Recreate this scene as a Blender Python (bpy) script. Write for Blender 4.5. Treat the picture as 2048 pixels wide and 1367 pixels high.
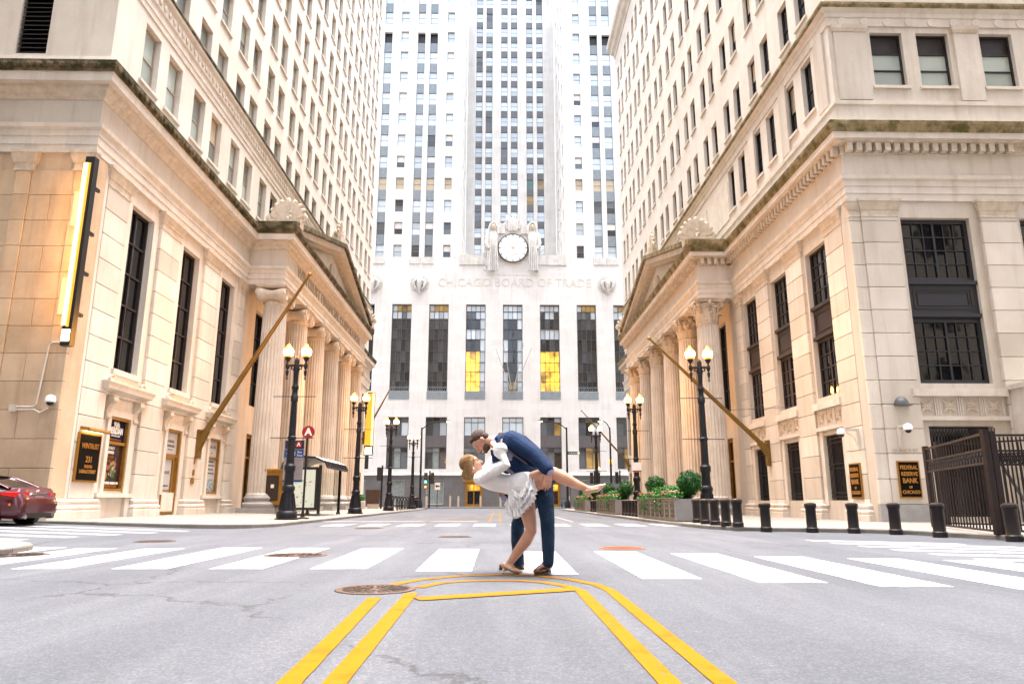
import bpy, math, random
from mathutils import Vector, Matrix
random.seed(7)
for o in list(bpy.data.objects): bpy.data.objects.remove(o)
SC = bpy.context.scene
COL = SC.collection
S = 0.8                      # survey units -> metres (the survey has the lens 0.9 units above the road)
R_ = math.radians

# ------------------------------------------------------------------ camera, sky, sun, exposure
FPX, PITCH, YAW = 1425.0, math.atan(318.5/1425.0), math.atan(29/math.hypot(1425.0, 318.5))
cam = bpy.data.cameras.new('camera'); cam.sensor_width = 36; cam.lens = 36*FPX/2048
cam.clip_start = 0.05; cam.clip_end = 2000
camo = bpy.data.objects.new('camera', cam); COL.objects.link(camo)
camo.location = (0, 0, 0.9*S); camo.rotation_euler = (math.pi/2+PITCH, 0, -YAW)
SC.camera = camo
W = bpy.data.worlds.new('World'); SC.world = W; W.use_nodes = True
wn = W.node_tree
sky = wn.nodes.new('ShaderNodeTexSky'); sky.sky_type = 'NISHITA'; sky.sun_disc = False
SUN_EL, SUN_ROT = 82, 12            # thin bright overcast, brightest high above the far tower
sky.sun_elevation = R_(SUN_EL); sky.sun_rotation = R_(SUN_ROT); sky.air_density = 1.0; sky.dust_density = 6.0; sky.ozone_density = 0.6
hs = wn.nodes.new('ShaderNodeHueSaturation'); hs.inputs['Saturation'].default_value = 0.6
wn.links.new(sky.outputs[0], hs.inputs['Color']); wn.links.new(hs.outputs[0], wn.nodes['Background'].inputs[0])
wn.nodes['Background'].inputs[1].default_value = 0.15
sl = bpy.data.lights.new('sun', 'SUN'); sl.energy = 1.5; sl.angle = R_(45); sl.color = (1.0, 0.98, 0.95)
so = bpy.data.objects.new('sun', sl); COL.objects.link(so)
_sd = Vector((math.sin(R_(SUN_ROT))*math.cos(R_(SUN_EL)), math.cos(R_(SUN_ROT))*math.cos(R_(SUN_EL)), math.sin(R_(SUN_EL))))
so.rotation_euler = _sd.to_track_quat('Z', 'Y').to_euler(); so.location = (0, -20, 60)
vs = SC.view_settings; vs.view_transform = 'Standard'; vs.look = 'None'; vs.gamma = 1; vs.use_curve_mapping = False
SC.display_settings.display_device = 'sRGB'
vs.exposure = 2.72
SC.cycles.max_bounces = 6; SC.cycles.diffuse_bounces = 4; SC.cycles.glossy_bounces = 3
SC.cycles.sample_clamp_indirect = 6

# ------------------------------------------------------------------ pixel helper (a pixel gives a direction; a plane gives the distance)
_cp, _sp, _cy, _sy = math.cos(PITCH), math.sin(PITCH), math.cos(YAW), math.sin(YAW)
def ray(px, py):
    u, v = (px-1024)/FPX, (683-py)/FPX
    y, z = _cp-v*_sp, _sp+v*_cp
    return (u*_cy+y*_sy, -u*_sy+y*_cy, z)
def onY(px, py, Y):
    r = ray(px, py); t = Y/r[1]; return (r[0]*t, Y, 0.9+r[2]*t)
def onZ(px, py, Z):
    r = ray(px, py); t = (Z-0.9)/r[2]; return (r[0]*t, r[1]*t, Z)
def proj(x, y, z):
    X, Y, Z = x*_cy-y*_sy, x*_sy+y*_cy, z-0.9
    d, v = Y*_cp+Z*_sp, -Y*_sp+Z*_cp
    return (1024+FPX*X/d, 683-FPX*v/d)
def inframe(x, y, z, m=60):
    p = proj(x, y, z); return -m < p[0] < 2048+m and -m < p[1] < 1367+m

# ------------------------------------------------------------------ mesh builder
class MB:
    def __init__(s): s.v = []; s.f = []
    def add(s, vs, fs):
        b = len(s.v); s.v += [tuple(p) for p in vs]; s.f += [tuple(i+b for i in f) for f in fs]; return s
    def quad(s, a, b, c, d): return s.add([a, b, c, d], [(0, 1, 2, 3)])
    def box(s, x0, x1, y0, y1, z0, z1):
        if x0 > x1: x0, x1 = x1, x0
        if y0 > y1: y0, y1 = y1, y0
        if z0 > z1: z0, z1 = z1, z0
        return s.add([(x0,y0,z0),(x1,y0,z0),(x1,y1,z0),(x0,y1,z0),(x0,y0,z1),(x1,y0,z1),(x1,y1,z1),(x0,y1,z1)],
                     [(0,3,2,1),(4,5,6,7),(0,1,5,4),(1,2,6,5),(2,3,7,6),(3,0,4,7)])
    def bbox(s, x0, x1, y0, y1, z0, z1, b):      # box with chamfered edges
        if x0 > x1: x0, x1 = x1, x0
        if y0 > y1: y0, y1 = y1, y0
        vs = []
        for z, i in ((z0, b), (z0+b, 0), (z1-b, 0), (z1, b)):
            for x, y in ((x0+i+b, y0+i), (x1-i-b, y0+i), (x1-i, y0+i+b), (x1-i, y1-i-b), (x1-i-b, y1-i), (x0+i+b, y1-i), (x0+i, y1-i-b), (x0+i, y0+i+b)):
                vs.append((x, y, z))
        fs = [tuple(range(7, -1, -1)), tuple(range(24, 32))]
        for k in range(3):
            for i in range(8):
                j = (i+1) % 8; fs.append((k*8+i, k*8+j, k*8+8+j, k*8+8+i))
        return s.add(vs, fs)
    def ext(s, poly, fn, a, b):                  # polygon (u,v) extruded from depth a to b, fn(u,v,d)->xyz
        n = len(poly)
        vs = [fn(u, v, a) for u, v in poly]+[fn(u, v, b) for u, v in poly]
        fs = [tuple(range(n-1, -1, -1)), tuple(range(n, 2*n))]+[(i, (i+1) % n, n+(i+1) % n, n+i) for i in range(n)]
        return s.add(vs, fs)
    def tube(s, pts, rad, n=8, caps=True, ref=None, round_caps=False):
        pts = [Vector(p) for p in pts]; m = len(pts)
        if not isinstance(rad, (list, tuple)): rad = [rad]*m
        rad = [r if isinstance(r, tuple) else (r, r) for r in rad]
        if round_caps:
            t0 = (pts[0]-pts[1]).normalized(); t1 = (pts[-1]-pts[-2]).normalized()
            P = []; Q = []
            for k in (0.98, 0.8, 0.45): 
                w = math.sqrt(1-k*k); P.append(pts[0]+t0*k*min(rad[0])); Q.append((rad[0][0]*w, rad[0][1]*w))
            P += pts; Q += rad
            for k in (0.45, 0.8, 0.98):
                w = math.sqrt(1-k*k); P.append(pts[-1]+t1*k*min(rad[-1])); Q.append((rad[-1][0]*w, rad[-1][1]*w))
            pts, rad, m = P, Q, len(P)
        vs = []; prev = None
        for i, p in enumerate(pts):
            t = (pts[min(i+1, m-1)]-pts[max(i-1, 0)]).normalized()
            if prev is None:
                r0 = Vector(ref) if ref else (Vector((0, 0, 1)) if abs(t.z) < 0.9 else Vector((1, 0, 0)))
            else: r0 = Vector(ref) if ref else prev
            a = (r0-t*r0.dot(t))
            if a.length < 1e-6: a = t.orthogonal()
            a.normalize(); b = t.cross(a); prev = a
            for k in range(n):
                q = 2*math.pi*k/n; vs.append(p+a*math.cos(q)*rad[i][0]+b*math.sin(q)*rad[i][1])
        fs = [(i*n+k, i*n+(k+1) % n, (i+1)*n+(k+1) % n, (i+1)*n+k) for i in range(m-1) for k in range(n)]
        if caps: fs += [tuple(range(n-1, -1, -1)), tuple(range((m-1)*n, m*n))]
        return s.add(vs, fs)
    def lathe(s, prof, c=(0, 0, 0), n=16):
        vs = []; m = len(prof)
        for r, z in prof:
            for k in range(n):
                q = 2*math.pi*k/n; vs.append((c[0]+r*math.cos(q), c[1]+r*math.sin(q), c[2]+z))
        fs = [(i*n+k, i*n+(k+1) % n, (i+1)*n+(k+1) % n, (i+1)*n+k) for i in range(m-1) for k in range(n)]
        fs += [tuple(range(n-1, -1, -1)), tuple(range((m-1)*n, m*n))]
        return s.add(vs, fs)
    def ell(s, c, r, nu=12, nv=8, M=None):
        vs = []; c = Vector(c)
        for j in range(1, nv):
            th = math.pi*j/nv
            for k in range(nu):
                q = 2*math.pi*k/nu
                p = Vector((r[0]*math.sin(th)*math.cos(q), r[1]*math.sin(th)*math.sin(q), r[2]*math.cos(th)))
                if M is not None: p = M @ p
                vs.append(c+p)
        t = Vector((0, 0, r[2])); 
        if M is not None: t = M @ t
        vs += [c+t, c-t]; a = len(vs)-2
        fs = [(j*nu+k, (j+1)*nu+k, (j+1)*nu+(k+1) % nu, j*nu+(k+1) % nu) for j in range(nv-2) for k in range(nu)]
        fs += [(a, k, (k+1) % nu) for k in range(nu)]+[(a+1, (nv-2)*nu+(k+1) % nu, (nv-2)*nu+k) for k in range(nu)]
        return s.add(vs, fs)
    def sweep(s, prof, path, side=1, closed=True):   # prof [(out,z)], mitred along plan path [(x,y)]; side=1 outward to the right of travel
        m = len(path); n = len(prof); vs = []
        for i, p in enumerate(path):
            p = Vector(p)
            d1 = (Vector(path[i])-Vector(path[i-1])).normalized() if i > 0 else None
            d2 = (Vector(path[i+1])-p).normalized() if i < m-1 else None
            nr = lambda d: Vector((d.y, -d.x))*side
            if d1 is None: o = nr(d2)
            elif d2 is None: o = nr(d1)
            else:
                a, b = nr(d1), nr(d2); o = (a+b)/(1+a.dot(b))
            for out, z in prof: vs.append((p.x+o.x*out, p.y+o.y*out, z))
        fs = [(i*n+k, i*n+(k+1) % n, (i+1)*n+(k+1) % n, (i+1)*n+k) for i in range(m-1) for k in range(n if closed else n-1)]
        if closed: fs += [tuple(range(n)), tuple(range((m-1)*n, m*n))[::-1]]
        return s.add(vs, fs)
    def wall(s, fn, u0, u1, v0, v1, holes, depth):   # wall sheet with rectangular holes and reveals, fn(u,v,n)->xyz
        holes = [h for h in holes if h[0] < u1 and h[1] > u0 and h[2] < v1 and h[3] > v0]
        us = sorted(set([u0, u1]+[round(x, 4) for h in holes for x in h[:2]])); vs_ = sorted(set([v0, v1]+[round(x, 4) for h in holes for x in h[2:]]))
        idx = {}; P = []; F = []
        def vid(i, j):
            if (i, j) not in idx: idx[(i, j)] = len(P); P.append(fn(us[i], vs_[j], 0))
            return idx[(i, j)]
        for i in range(len(us)-1):
            cu = (us[i]+us[i+1])/2; hh = [h for h in holes if h[0] < cu < h[1]]
            for j in range(len(vs_)-1):
                cv = (vs_[j]+vs_[j+1])/2
                if any(h[2] < cv < h[3] for h in hh): continue
                F.append((vid(i, j), vid(i+1, j), vid(i+1, j+1), vid(i, j+1)))
        s.add(P, F)
        for h in holes:
            a, b, c, d = h
            c4 = [(a, c), (b, c), (b, d), (a, d)]
            for k in range(4):
                p, q = c4[k], c4[(k+1) % 4]
                s.add([fn(p[0], p[1], 0), fn(q[0], q[1], 0), fn(q[0], q[1], -depth), fn(p[0], p[1], -depth)], [(0, 1, 2, 3)])
        return s
    def mesh(s, name, mat=None, smooth=False, sharp=35):
        me = bpy.data.meshes.new(name)
        me.from_pydata([(x*S, y*S, z*S) for x, y, z in s.v], [], s.f); me.update()
        if smooth:
            me.shade_smooth(); me.set_sharp_from_angle(angle=R_(sharp))
        if mat: me.materials.append(mat)
        return me

def ori(o):      # (u right, v up, n out of the wall) seen by someone facing that wall
    if o == 'L': return lambda u, v, n: (n, u, v)
    if o == 'R': return lambda u, v, n: (-n, -u, v)
    return lambda u, v, n: (u, -n, v)

WPOS = {}        # survey position of every object's origin
def link(o, parent, loc):
    COL.objects.link(o)
    base = WPOS[parent.name] if parent else Vector((0, 0, 0))
    WPOS[o.name] = Vector(loc)
    o.location = (Vector(loc)-base)*S
    if parent: o.parent = parent
    return o
def tag(o, label=None, cat=None, group=None, kind=None):
    if label: o['label'] = label
    if cat: o['category'] = cat
    if group: o['group'] = group
    if kind: o['kind'] = kind
    return o
def thing(name, label, cat, loc=(0, 0, 0), group=None, rz=0):
    o = bpy.data.objects.new(name, None); o.empty_display_size = 0.1
    link(o, None, loc); o.rotation_euler.z = rz
    return tag(o, label, cat, group)
def obj(name, mb, mat, parent=None, smooth=False, sharp=35):
    """mesh given in survey coordinates; its origin is moved to the middle of its foot"""
    xs = [p[0] for p in mb.v]; ys = [p[1] for p in mb.v]; zs = [p[2] for p in mb.v]
    c = ((min(xs)+max(xs))/2, (min(ys)+max(ys))/2, min(zs))
    m2 = MB(); m2.v = [(x-c[0], y-c[1], z-c[2]) for x, y, z in mb.v]; m2.f = mb.f
    o = bpy.data.objects.new(name, m2.mesh(name, mat, smooth, sharp))
    return link(o, parent, c)
def loc_obj(name, mb, mat, parent, smooth=False, sharp=35, at=(0, 0, 0)):
    """part given in its thing's own coordinates (the thing may be turned)"""
    o = bpy.data.objects.new(name, mb.mesh(name, mat, smooth, sharp)); COL.objects.link(o)
    o.parent = parent; o.location = Vector(at)*S; WPOS[o.name] = Vector((0, 0, 0))
    return o
def inst(name, me, parent, loc, group=None):
    o = bpy.data.objects.new(name, me); return link(o, parent, loc)
def copy_tree(o, parent=None):
    c = o.copy(); COL.objects.link(c); WPOS[c.name] = WPOS.get(o.name, Vector((0, 0, 0)))
    if parent is not None: c.parent = parent
    for ch in list(o.children): copy_tree(ch, c)
    return c

# ------------------------------------------------------------------ materials
def nt(m): return m.node_tree.nodes, m.node_tree.links
def mat(name, col, rough=0.6, metal=0.0, spec=0.5, emit=None, es=0, coat=0, alpha=None):
    m = bpy.data.materials.new(name); m.use_nodes = True
    b = m.node_tree.nodes['Principled BSDF']
    b.inputs['Base Color'].default_value = (*col, 1); b.inputs['Roughness'].default_value = rough; b.inputs['Metallic'].default_value = metal
    b.inputs['Specular IOR Level'].default_value = spec
    if emit: b.inputs['Emission Color'].default_value = (*emit, 1); b.inputs['Emission Strength'].default_value = es
    if coat: b.inputs['Coat Weight'].default_value = coat; b.inputs['Coat Roughness'].default_value = 0.04
    return m
def noise(n, l, scale, detail=4, vec=None, rough=0.6):
    t = n.new('ShaderNodeTexNoise'); t.inputs['Scale'].default_value = scale; t.inputs['Detail'].default_value = detail; t.inputs['Roughness'].default_value = rough
    if vec is not None: l.new(vec, t.inputs['Vector'])
    return t.outputs['Fac']
def ramp(n, l, fac, a, b, ca=(0, 0, 0), cb=(1, 1, 1)):
    r = n.new('ShaderNodeValToRGB'); r.color_ramp.elements[0].position = a; r.color_ramp.elements[1].position = b
    r.color_ramp.elements[0].color = (*ca, 1); r.color_ramp.elements[1].color = (*cb, 1); l.new(fac, r.inputs[0]); return r.outputs[0]
def mix(n, l, fac, a, b, mode='MIX'):
    x = n.new('ShaderNodeMix'); x.data_type = 'RGBA'; x.blend_type = mode
    for k, val in ((0, fac), (6, a), (7, b)):
        if isinstance(val, (int, float)): x.inputs[k].default_value = val
        elif isinstance(val, tuple): x.inputs[k].default_value = (*val, 1)
        else: l.new(val, x.inputs[k])
    return x.outputs[2]
def stretch(n, l, sx, sy, sz):
    g = n.new('ShaderNodeNewGeometry'); mp = n.new('ShaderNodeMapping'); mp.inputs['Scale'].default_value = (sx, sy, sz)
    l.new(g.outputs['Position'], mp.inputs[0]); return mp.outputs[0]
def varied(name, col, col2, scale=1.5, rough=0.75, streak=0.25, grain=60, bump=0.15, bscale=70, perobj=0.0, moss=None, moss_at=(0.45, 0.6), joints=None, spec=0.3, metal=0.0, streakcol=(0.55, 0.5, 0.45)):
    """two-tone weathered surface with rain streaks, grain and fine relief; position-based so that no two pieces look alike"""
    m = mat(name, col, rough, metal, spec); n, l = nt(m); b = n['Principled BSDF']
    p = stretch(n, l, 1, 1, 1)
    c = mix(n, l, ramp(n, l, noise(n, l, scale, 5, p), 0.35, 0.65), col, col2)
    if grain:
        g = ramp(n, l, noise(n, l, grain, 3, p), 0.3, 0.7, (0.86,)*3, (1.1,)*3); c = mix(n, l, 1.0, c, g, 'MULTIPLY')
    if streak:
        st = ramp(n, l, noise(n, l, 1.0, 4, stretch(n, l, 3.0, 3.0, 0.25)), 0.5, 0.78); 
        f = n.new('ShaderNodeMath'); f.operation = 'MULTIPLY'; f.inputs[1].default_value = streak; l.new(st, f.inputs[0])
        c = mix(n, l, f.outputs[0], c, tuple(a*k for a, k in zip(col, streakcol)))
    if perobj:
        oi = n.new('ShaderNodeObjectInfo'); r = ramp(n, l, oi.outputs['Random'], 0, 1, (1-perobj, 1-perobj*1.1, 1-perobj*1.25), (1+perobj*0.5,)*3); c = mix(n, l, 1.0, c, r, 'MULTIPLY')
    if joints:
        jw, jh, js = joints
        g = n.new('ShaderNodeNewGeometry'); sx = n.new('ShaderNodeSeparateXYZ'); l.new(g.outputs['Position'], sx.inputs[0])
        ad = n.new('ShaderNodeMath'); l.new(sx.outputs[0], ad.inputs[0]); l.new(sx.outputs[1], ad.inputs[1])
        cb = n.new('ShaderNodeCombineXYZ'); l.new(ad.outputs[0], cb.inputs[0]); l.new(sx.outputs[2], cb.inputs[1])
        br = n.new('ShaderNodeTexBrick'); br.inputs['Scale'].default_value = 1; br.inputs['Brick Width'].default_value = jw; br.inputs['Row Height'].default_value = jh
        br.inputs['Mortar Size'].default_value = 0.012; br.inputs['Mortar Smooth'].default_value = 0.3
        br.inputs['Color1'].default_value = (1, 1, 1, 1); br.inputs['Color2'].default_value = (0.93, 0.92, 0.9, 1); br.inputs['Mortar'].default_value = (1-js, 1-js, 1-js, 1)
        l.new(cb.outputs[0], br.inputs['Vector']); c = mix(n, l, 1.0, c, br.outputs['Color'], 'MULTIPLY')
    if moss:
        mf = ramp(n, l, noise(n, l, 2.2, 6, p, 0.7), *moss_at); c = mix(n, l, mf, c, moss)
    l.new(c, b.inputs['Base Color'])
    if bump:
        bp = n.new('ShaderNodeBump'); bp.inputs['Strength'].default_value = bump; bp.inputs['Distance'].default_value = 0.02
        l.new(noise(n, l, bscale, 3, p), bp.inputs['Height']); l.new(bp.outputs[0], b.inputs['Normal'])
    return m
def glassmat(name, col, rough=0.06, wav=0.06, wscale=0.9, var=0.5, spec=0.6, emit=None, es=0):
    m = mat(name, col, rough, 0, spec, emit, es); n, l = nt(m); b = n['Principled BSDF']
    oi = n.new('ShaderNodeObjectInfo'); r = ramp(n, l, oi.outputs['Random'], 0, 1, (1-var,)*3, (1+var,)*3)
    l.new(mix(n, l, 1.0, col, r, 'MULTIPLY'), b.inputs['Base Color'])
    bp = n.new('ShaderNodeBump'); bp.inputs['Strength'].default_value = wav; bp.inputs['Distance'].default_value = 0.3
    l.new(noise(n, l, wscale, 2, stretch(n, l, 1, 1, 1)), bp.inputs['Height']); l.new(bp.outputs[0], b.inputs['Normal'])
    return m
M = {}
M['lime'] = varied('limestone', (0.65, 0.595, 0.525), (0.575, 0.515, 0.44), 0.6, streak=0.5, perobj=0.16)
M['lime_trim'] = varied('limestone_trim', (0.65, 0.595, 0.525), (0.56, 0.50, 0.425), 1.2, streak=0.5)
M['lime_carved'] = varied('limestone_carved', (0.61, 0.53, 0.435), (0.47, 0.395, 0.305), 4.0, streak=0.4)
M['lime_dirty'] = varied('limestone_dirty', (0.57, 0.43, 0.295), (0.46, 0.335, 0.215), 0.8, streak=0.6, perobj=0.10)
M['lime_up'] = varied('limestone_upper', (0.69, 0.64, 0.575), (0.63, 0.575, 0.505), 0.5, streak=0.3, joints=(1.6, 0.62, 0.1))
M['moss'] = varied('mossy_stone', (0.24, 0.185, 0.11), (0.14, 0.10, 0.055), 1.5, streak=0.5, moss=(0.030, 0.027, 0.005), moss_at=(0.36, 0.56), bump=0.5, bscale=25)
M['moss_r'] = varied('lichened_stone', (0.33, 0.255, 0.14), (0.22, 0.16, 0.08), 1.5, streak=0.6, moss=(0.075, 0.062, 0.012), moss_at=(0.42, 0.62), bump=0.4, bscale=25)
M['granite'] = varied('grey_granite', (0.36, 0.35, 0.34), (0.29, 0.28, 0.27), 3, streak=0.15, grain=120)
M['white_lime'] = varied('pale_limestone', (0.74, 0.73, 0.71), (0.69, 0.68, 0.66), 0.4, streak=0.3, joints=(1.5, 0.7, 0.07))
M['white_trim'] = varied('pale_limestone_carved', (0.66, 0.64, 0.60), (0.52, 0.505, 0.475), 1.6, streak=0.6, streakcol=(0.4, 0.38, 0.35))
M['base_granite'] = varied('base_granite', (0.15, 0.147, 0.15), (0.125, 0.122, 0.125), 1.0, streak=0.2, grain=90, joints=(2.2, 1.1, 0.25))
M['spandrel'] = varied('grey_spandrel', (0.25, 0.285, 0.305), (0.20, 0.23, 0.25), 3.0, streak=0.2, grain=30)
M['spandrel_dark'] = varied('dark_spandrel', (0.13, 0.137, 0.15), (0.19, 0.197, 0.21), 9.0, streak=0.0, grain=20, bump=0.5, bscale=15)
M['spandrel_brown'] = varied('bronze_spandrel', (0.022, 0.017, 0.019), (0.03, 0.024, 0.024), 3.0, streak=0.1, rough=0.5)
M['bronze_frame'] = varied('bronze_frame', (0.026, 0.021, 0.023), (0.036, 0.03, 0.03), 3.0, streak=0.1, rough=0.5)
M['dark_frame'] = mat('dark_frame', (0.011, 0.009, 0.009), 0.45)
M['tan_frame'] = mat('tan_frame', (0.36, 0.29, 0.22), 0.55)
M['grey_frame'] = mat('grey_frame', (0.075, 0.075, 0.08), 0.5)
M['cb_frame'] = mat('pale_grey_frame', (0.20, 0.21, 0.22), 0.5)  # paler copy of the grey frame, imitating glare on the upper tower
M['glass'] = glassmat('window_glass', (0.004, 0.004, 0.0045))
M['glass_up'] = glassmat('upper_window_glass', (0.26, 0.30, 0.28), wav=0.03, var=0.6)
M['glass_r'] = glassmat('dark_window_glass', (0.010, 0.010, 0.009), wav=0.03)
M['glass_cb'] = glassmat('office_glass', (0.07, 0.08, 0.09), wav=0.12, wscale=0.5, var=0.9, spec=0.8)
M['glass_cb2'] = glassmat('hall_glass', (0.04, 0.042, 0.045), wav=0.2, wscale=0.45, var=0.9)
M['glass_sky_paint'] = glassmat('sky_painted_glass', (0.56, 0.64, 0.70), wav=0.05, wscale=0.5, var=0.25, spec=1.0)  # pale base colour stands in for sky reflected in the panes
M['blind'] = mat('cream_blind', (0.50, 0.42, 0.30), 0.6)
M['lit'] = glassmat('lit_glass', (0.5, 0.3, 0.05), wav=0.1, emit=(1.0, 0.52, 0.04), es=0.30, var=0.4)
M['lit_dim'] = glassmat('dim_lit_glass', (0.2, 0.13, 0.05), wav=0.1, emit=(0.9, 0.55, 0.12), es=0.035, var=0.7)
for _k, _hi in (('lit', 0.42), ('lit_dim', 0.06)):      # rooms behind glass are lit unevenly
    _n, _l = nt(M[_k]); _t = noise(_n, _l, 0.42, 4, stretch(_n, _l, 1, 1, 1.3)); _r = ramp(_n, _l, _t, 0.42, 0.60, (_hi*0.04,)*3, (_hi,)*3); _l.new(_r, _n['Principled BSDF'].inputs['Emission Strength'])
M['gold'] = varied('gilded_bronze', (0.34, 0.17, 0.022), (0.26, 0.125, 0.016), 3, rough=0.4, metal=0.4, streak=0.2, spec=0.5)
M['brass'] = varied('dull_brass', (0.20, 0.118, 0.028), (0.15, 0.088, 0.022), 4, rough=0.45, metal=0.55, streak=0.25)
M['gold_letter'] = mat('gold_letter', (0.48, 0.21, 0.03), 0.4, 0.3)
M['gold_rim'] = mat('gold_rim', (0.36, 0.165, 0.018), 0.35, 0.5)
M['plaque'] = mat('black_plaque', (0.002, 0.0016, 0.0014), 0.7, 0, 0.1)
M['iron'] = varied('black_iron', (0.0055, 0.006, 0.009), (0.010, 0.010, 0.014), 6, rough=0.45, streak=0, bump=0.2)
M['iron_brown'] = varied('brown_iron', (0.012, 0.007, 0.008), (0.018, 0.011, 0.011), 6, rough=0.5, streak=0, bump=0.2)
M['bollard'] = varied('bollard_paint', (0.014, 0.0095, 0.009), (0.019, 0.013, 0.012), 6, rough=0.4, streak=0.1, bump=0.1)
M['white'] = mat('white_paint', (0.78, 0.77, 0.74), 0.4)
M['black'] = mat('black_paint', (0.0035, 0.0035, 0.004), 0.35)
M['letter_cut'] = mat('cut_letter', (0.33, 0.265, 0.195), 0.8)
M['letter_pale'] = mat('pale_cut_letter', (0.60, 0.57, 0.52), 0.8)
def globe_mat():
    m = mat('amber_globe', (0.7, 0.3, 0.05), 0.3); n, l = nt(m); b = n['Principled BSDF']
    b.inputs['Emission Color'].default_value = (1.0, 0.36, 0.035, 1); b.inputs['Emission Strength'].default_value = 0.42
    return m
M['globe'] = globe_mat()
M['globe_hot'] = mat('lamp_inside', (1, 0.8, 0.5), 0.4, emit=(1.0, 0.72, 0.30), es=5.0)
# asphalt, paint, concrete
def asphalt():
    m = mat('asphalt', (0.16, 0.16, 0.168), 0.85, 0, 0.3); n, l = nt(m); b = n['Principled BSDF']; p = stretch(n, l, 1, 1, 1)
    c = mix(n, l, ramp(n, l, noise(n, l, 0.35, 6, p), 0.35, 0.65), (0.082, 0.087, 0.102), (0.066, 0.070, 0.083))
    c = mix(n, l, ramp(n, l, noise(n, l, 0.9, 4, stretch(n, l, 1.6, 0.18, 1)), 0.45, 0.7), c, (0.102, 0.106, 0.121))
    st_ = ramp(n, l, noise(n, l, 0.8, 5, p, 0.75), 0.62, 0.70); c = mix(n, l, st_, c, (0.070, 0.072, 0.080))          # old oil stains
    vv = n.new('ShaderNodeTexVoronoi'); vv.inputs['Scale'].default_value = 42; l.new(p, vv.inputs['Vector']); c = mix(n, l, 1.0, c, ramp(n, l, vv.outputs['Distance'], 0.05, 0.55, (1.25,)*3, (0.86,)*3), 'MULTIPLY')   # aggregate
    g = ramp(n, l, noise(n, l, 85, 3, p, 0.8), 0.25, 0.75, (0.5,)*3, (1.46,)*3); c = mix(n, l, 1.0, c, g, 'MULTIPLY')
    g = ramp(n, l, noise(n, l, 14, 5, p, 0.7), 0.3, 0.7, (0.87,)*3, (1.1,)*3); c = mix(n, l, 1.0, c, g, 'MULTIPLY')
    # cracks
    v = n.new('ShaderNodeTexVoronoi'); v.feature = 'DISTANCE_TO_EDGE'; v.inputs['Scale'].default_value = 0.22
    dm = n.new('ShaderNodeMixRGB'); dm.blend_type = 'ADD'; dm.inputs[0].default_value = 1
    nn = n.new('ShaderNodeTexNoise'); nn.inputs['Scale'].default_value = 1.3; nn.inputs['Detail'].default_value = 8; nn.inputs['Roughness'].default_value = 0.7; l.new(p, nn.inputs['Vector'])
    l.new(p, dm.inputs[1]); l.new(nn.outputs['Color'], dm.inputs[2]); l.new(dm.outputs[0], v.inputs['Vector'])
    cr = ramp(n, l, v.outputs['Distance'], 0.0012, 0.006, (1, 1, 1), (0, 0, 0))
    gate = ramp(n, l, noise(n, l, 0.5, 3, p), 0.44, 0.54); ff = n.new('ShaderNodeMath'); ff.operation = 'MULTIPLY'; l.new(cr, ff.inputs[0]); l.new(gate, ff.inputs[1])
    c = mix(n, l, ff.outputs[0], c, (0.03, 0.03, 0.033)); l.new(c, b.inputs['Base Color'])
    bp = n.new('ShaderNodeBump'); bp.inputs['Strength'].default_value = 0.5; bp.inputs['Distance'].default_value = 0.006
    l.new(noise(n, l, 90, 3, p, 0.8), bp.inputs['Height']); l.new(bp.outputs[0], b.inputs['Normal'])
    return m
def paint(name, col, wear, scuff):
    m = mat(name, col, 0.8, 0, 0.1); n, l = nt(m); b = n['Principled BSDF']; p = stretch(n, l, 1, 1, 1)
    w = ramp(n, l, noise(n, l, 26, 5, p, 0.75), wear, wear+0.07, (1, 1, 1), (0, 0, 0)); c = mix(n, l, w, tuple(x for x in col), (0.1, 0.1, 0.1))
    g = ramp(n, l, noise(n, l, 3.0, 6, p, 0.7), 0.5, 0.78, (1, 1, 1), (scuff,)*3); c = mix(n, l, 1.0, c, g, 'MULTIPLY')
    l.new(c, b.inputs['Base Color'])
    bp = n.new('ShaderNodeBump'); bp.inputs['Strength'].default_value = 0.35; bp.inputs['Distance'].default_value = 0.005
    l.new(noise(n, l, 85, 3, p, 0.8), bp.inputs['Height']); l.new(bp.outputs[0], b.inputs['Normal']); return m
M['asphalt'] = asphalt()
M['white_line'] = paint('white_road_paint', (0.40, 0.40, 0.41), 0.345, 0.45)
M['white_worn'] = paint('worn_road_paint', (0.34, 0.34, 0.34), 0.42, 0.8)
M['yellow_line'] = paint('yellow_road_paint', (0.25, 0.105, 0.001), 0.335, 0.6)
M['yellow_worn'] = paint('worn_yellow_paint', (0.19, 0.10, 0.016), 0.42, 0.8)
M['concrete'] = varied('pavement_concrete', (0.235, 0.21, 0.185), (0.195, 0.172, 0.15), 0.8, streak=0, grain=50, perobj=0.07)
M['kerb'] = varied('kerb_stone', (0.20, 0.183, 0.165), (0.155, 0.142, 0.125), 2.0, streak=0, grain=50, perobj=0.12)
M['manhole'] = varied('rusty_iron', (0.085, 0.05, 0.036), (0.06, 0.036, 0.028), 8, streak=0, rough=0.6, bump=0.4)
M['manhole_orange'] = varied('orange_rust_iron', (0.24, 0.085, 0.035), (0.19, 0.065, 0.03), 8, streak=0, rough=0.7, bump=0.4)
M['ramp_tile'] = varied('red_ramp_tile', (0.40, 0.19, 0.15), (0.34, 0.16, 0.13), 4, streak=0)

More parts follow.
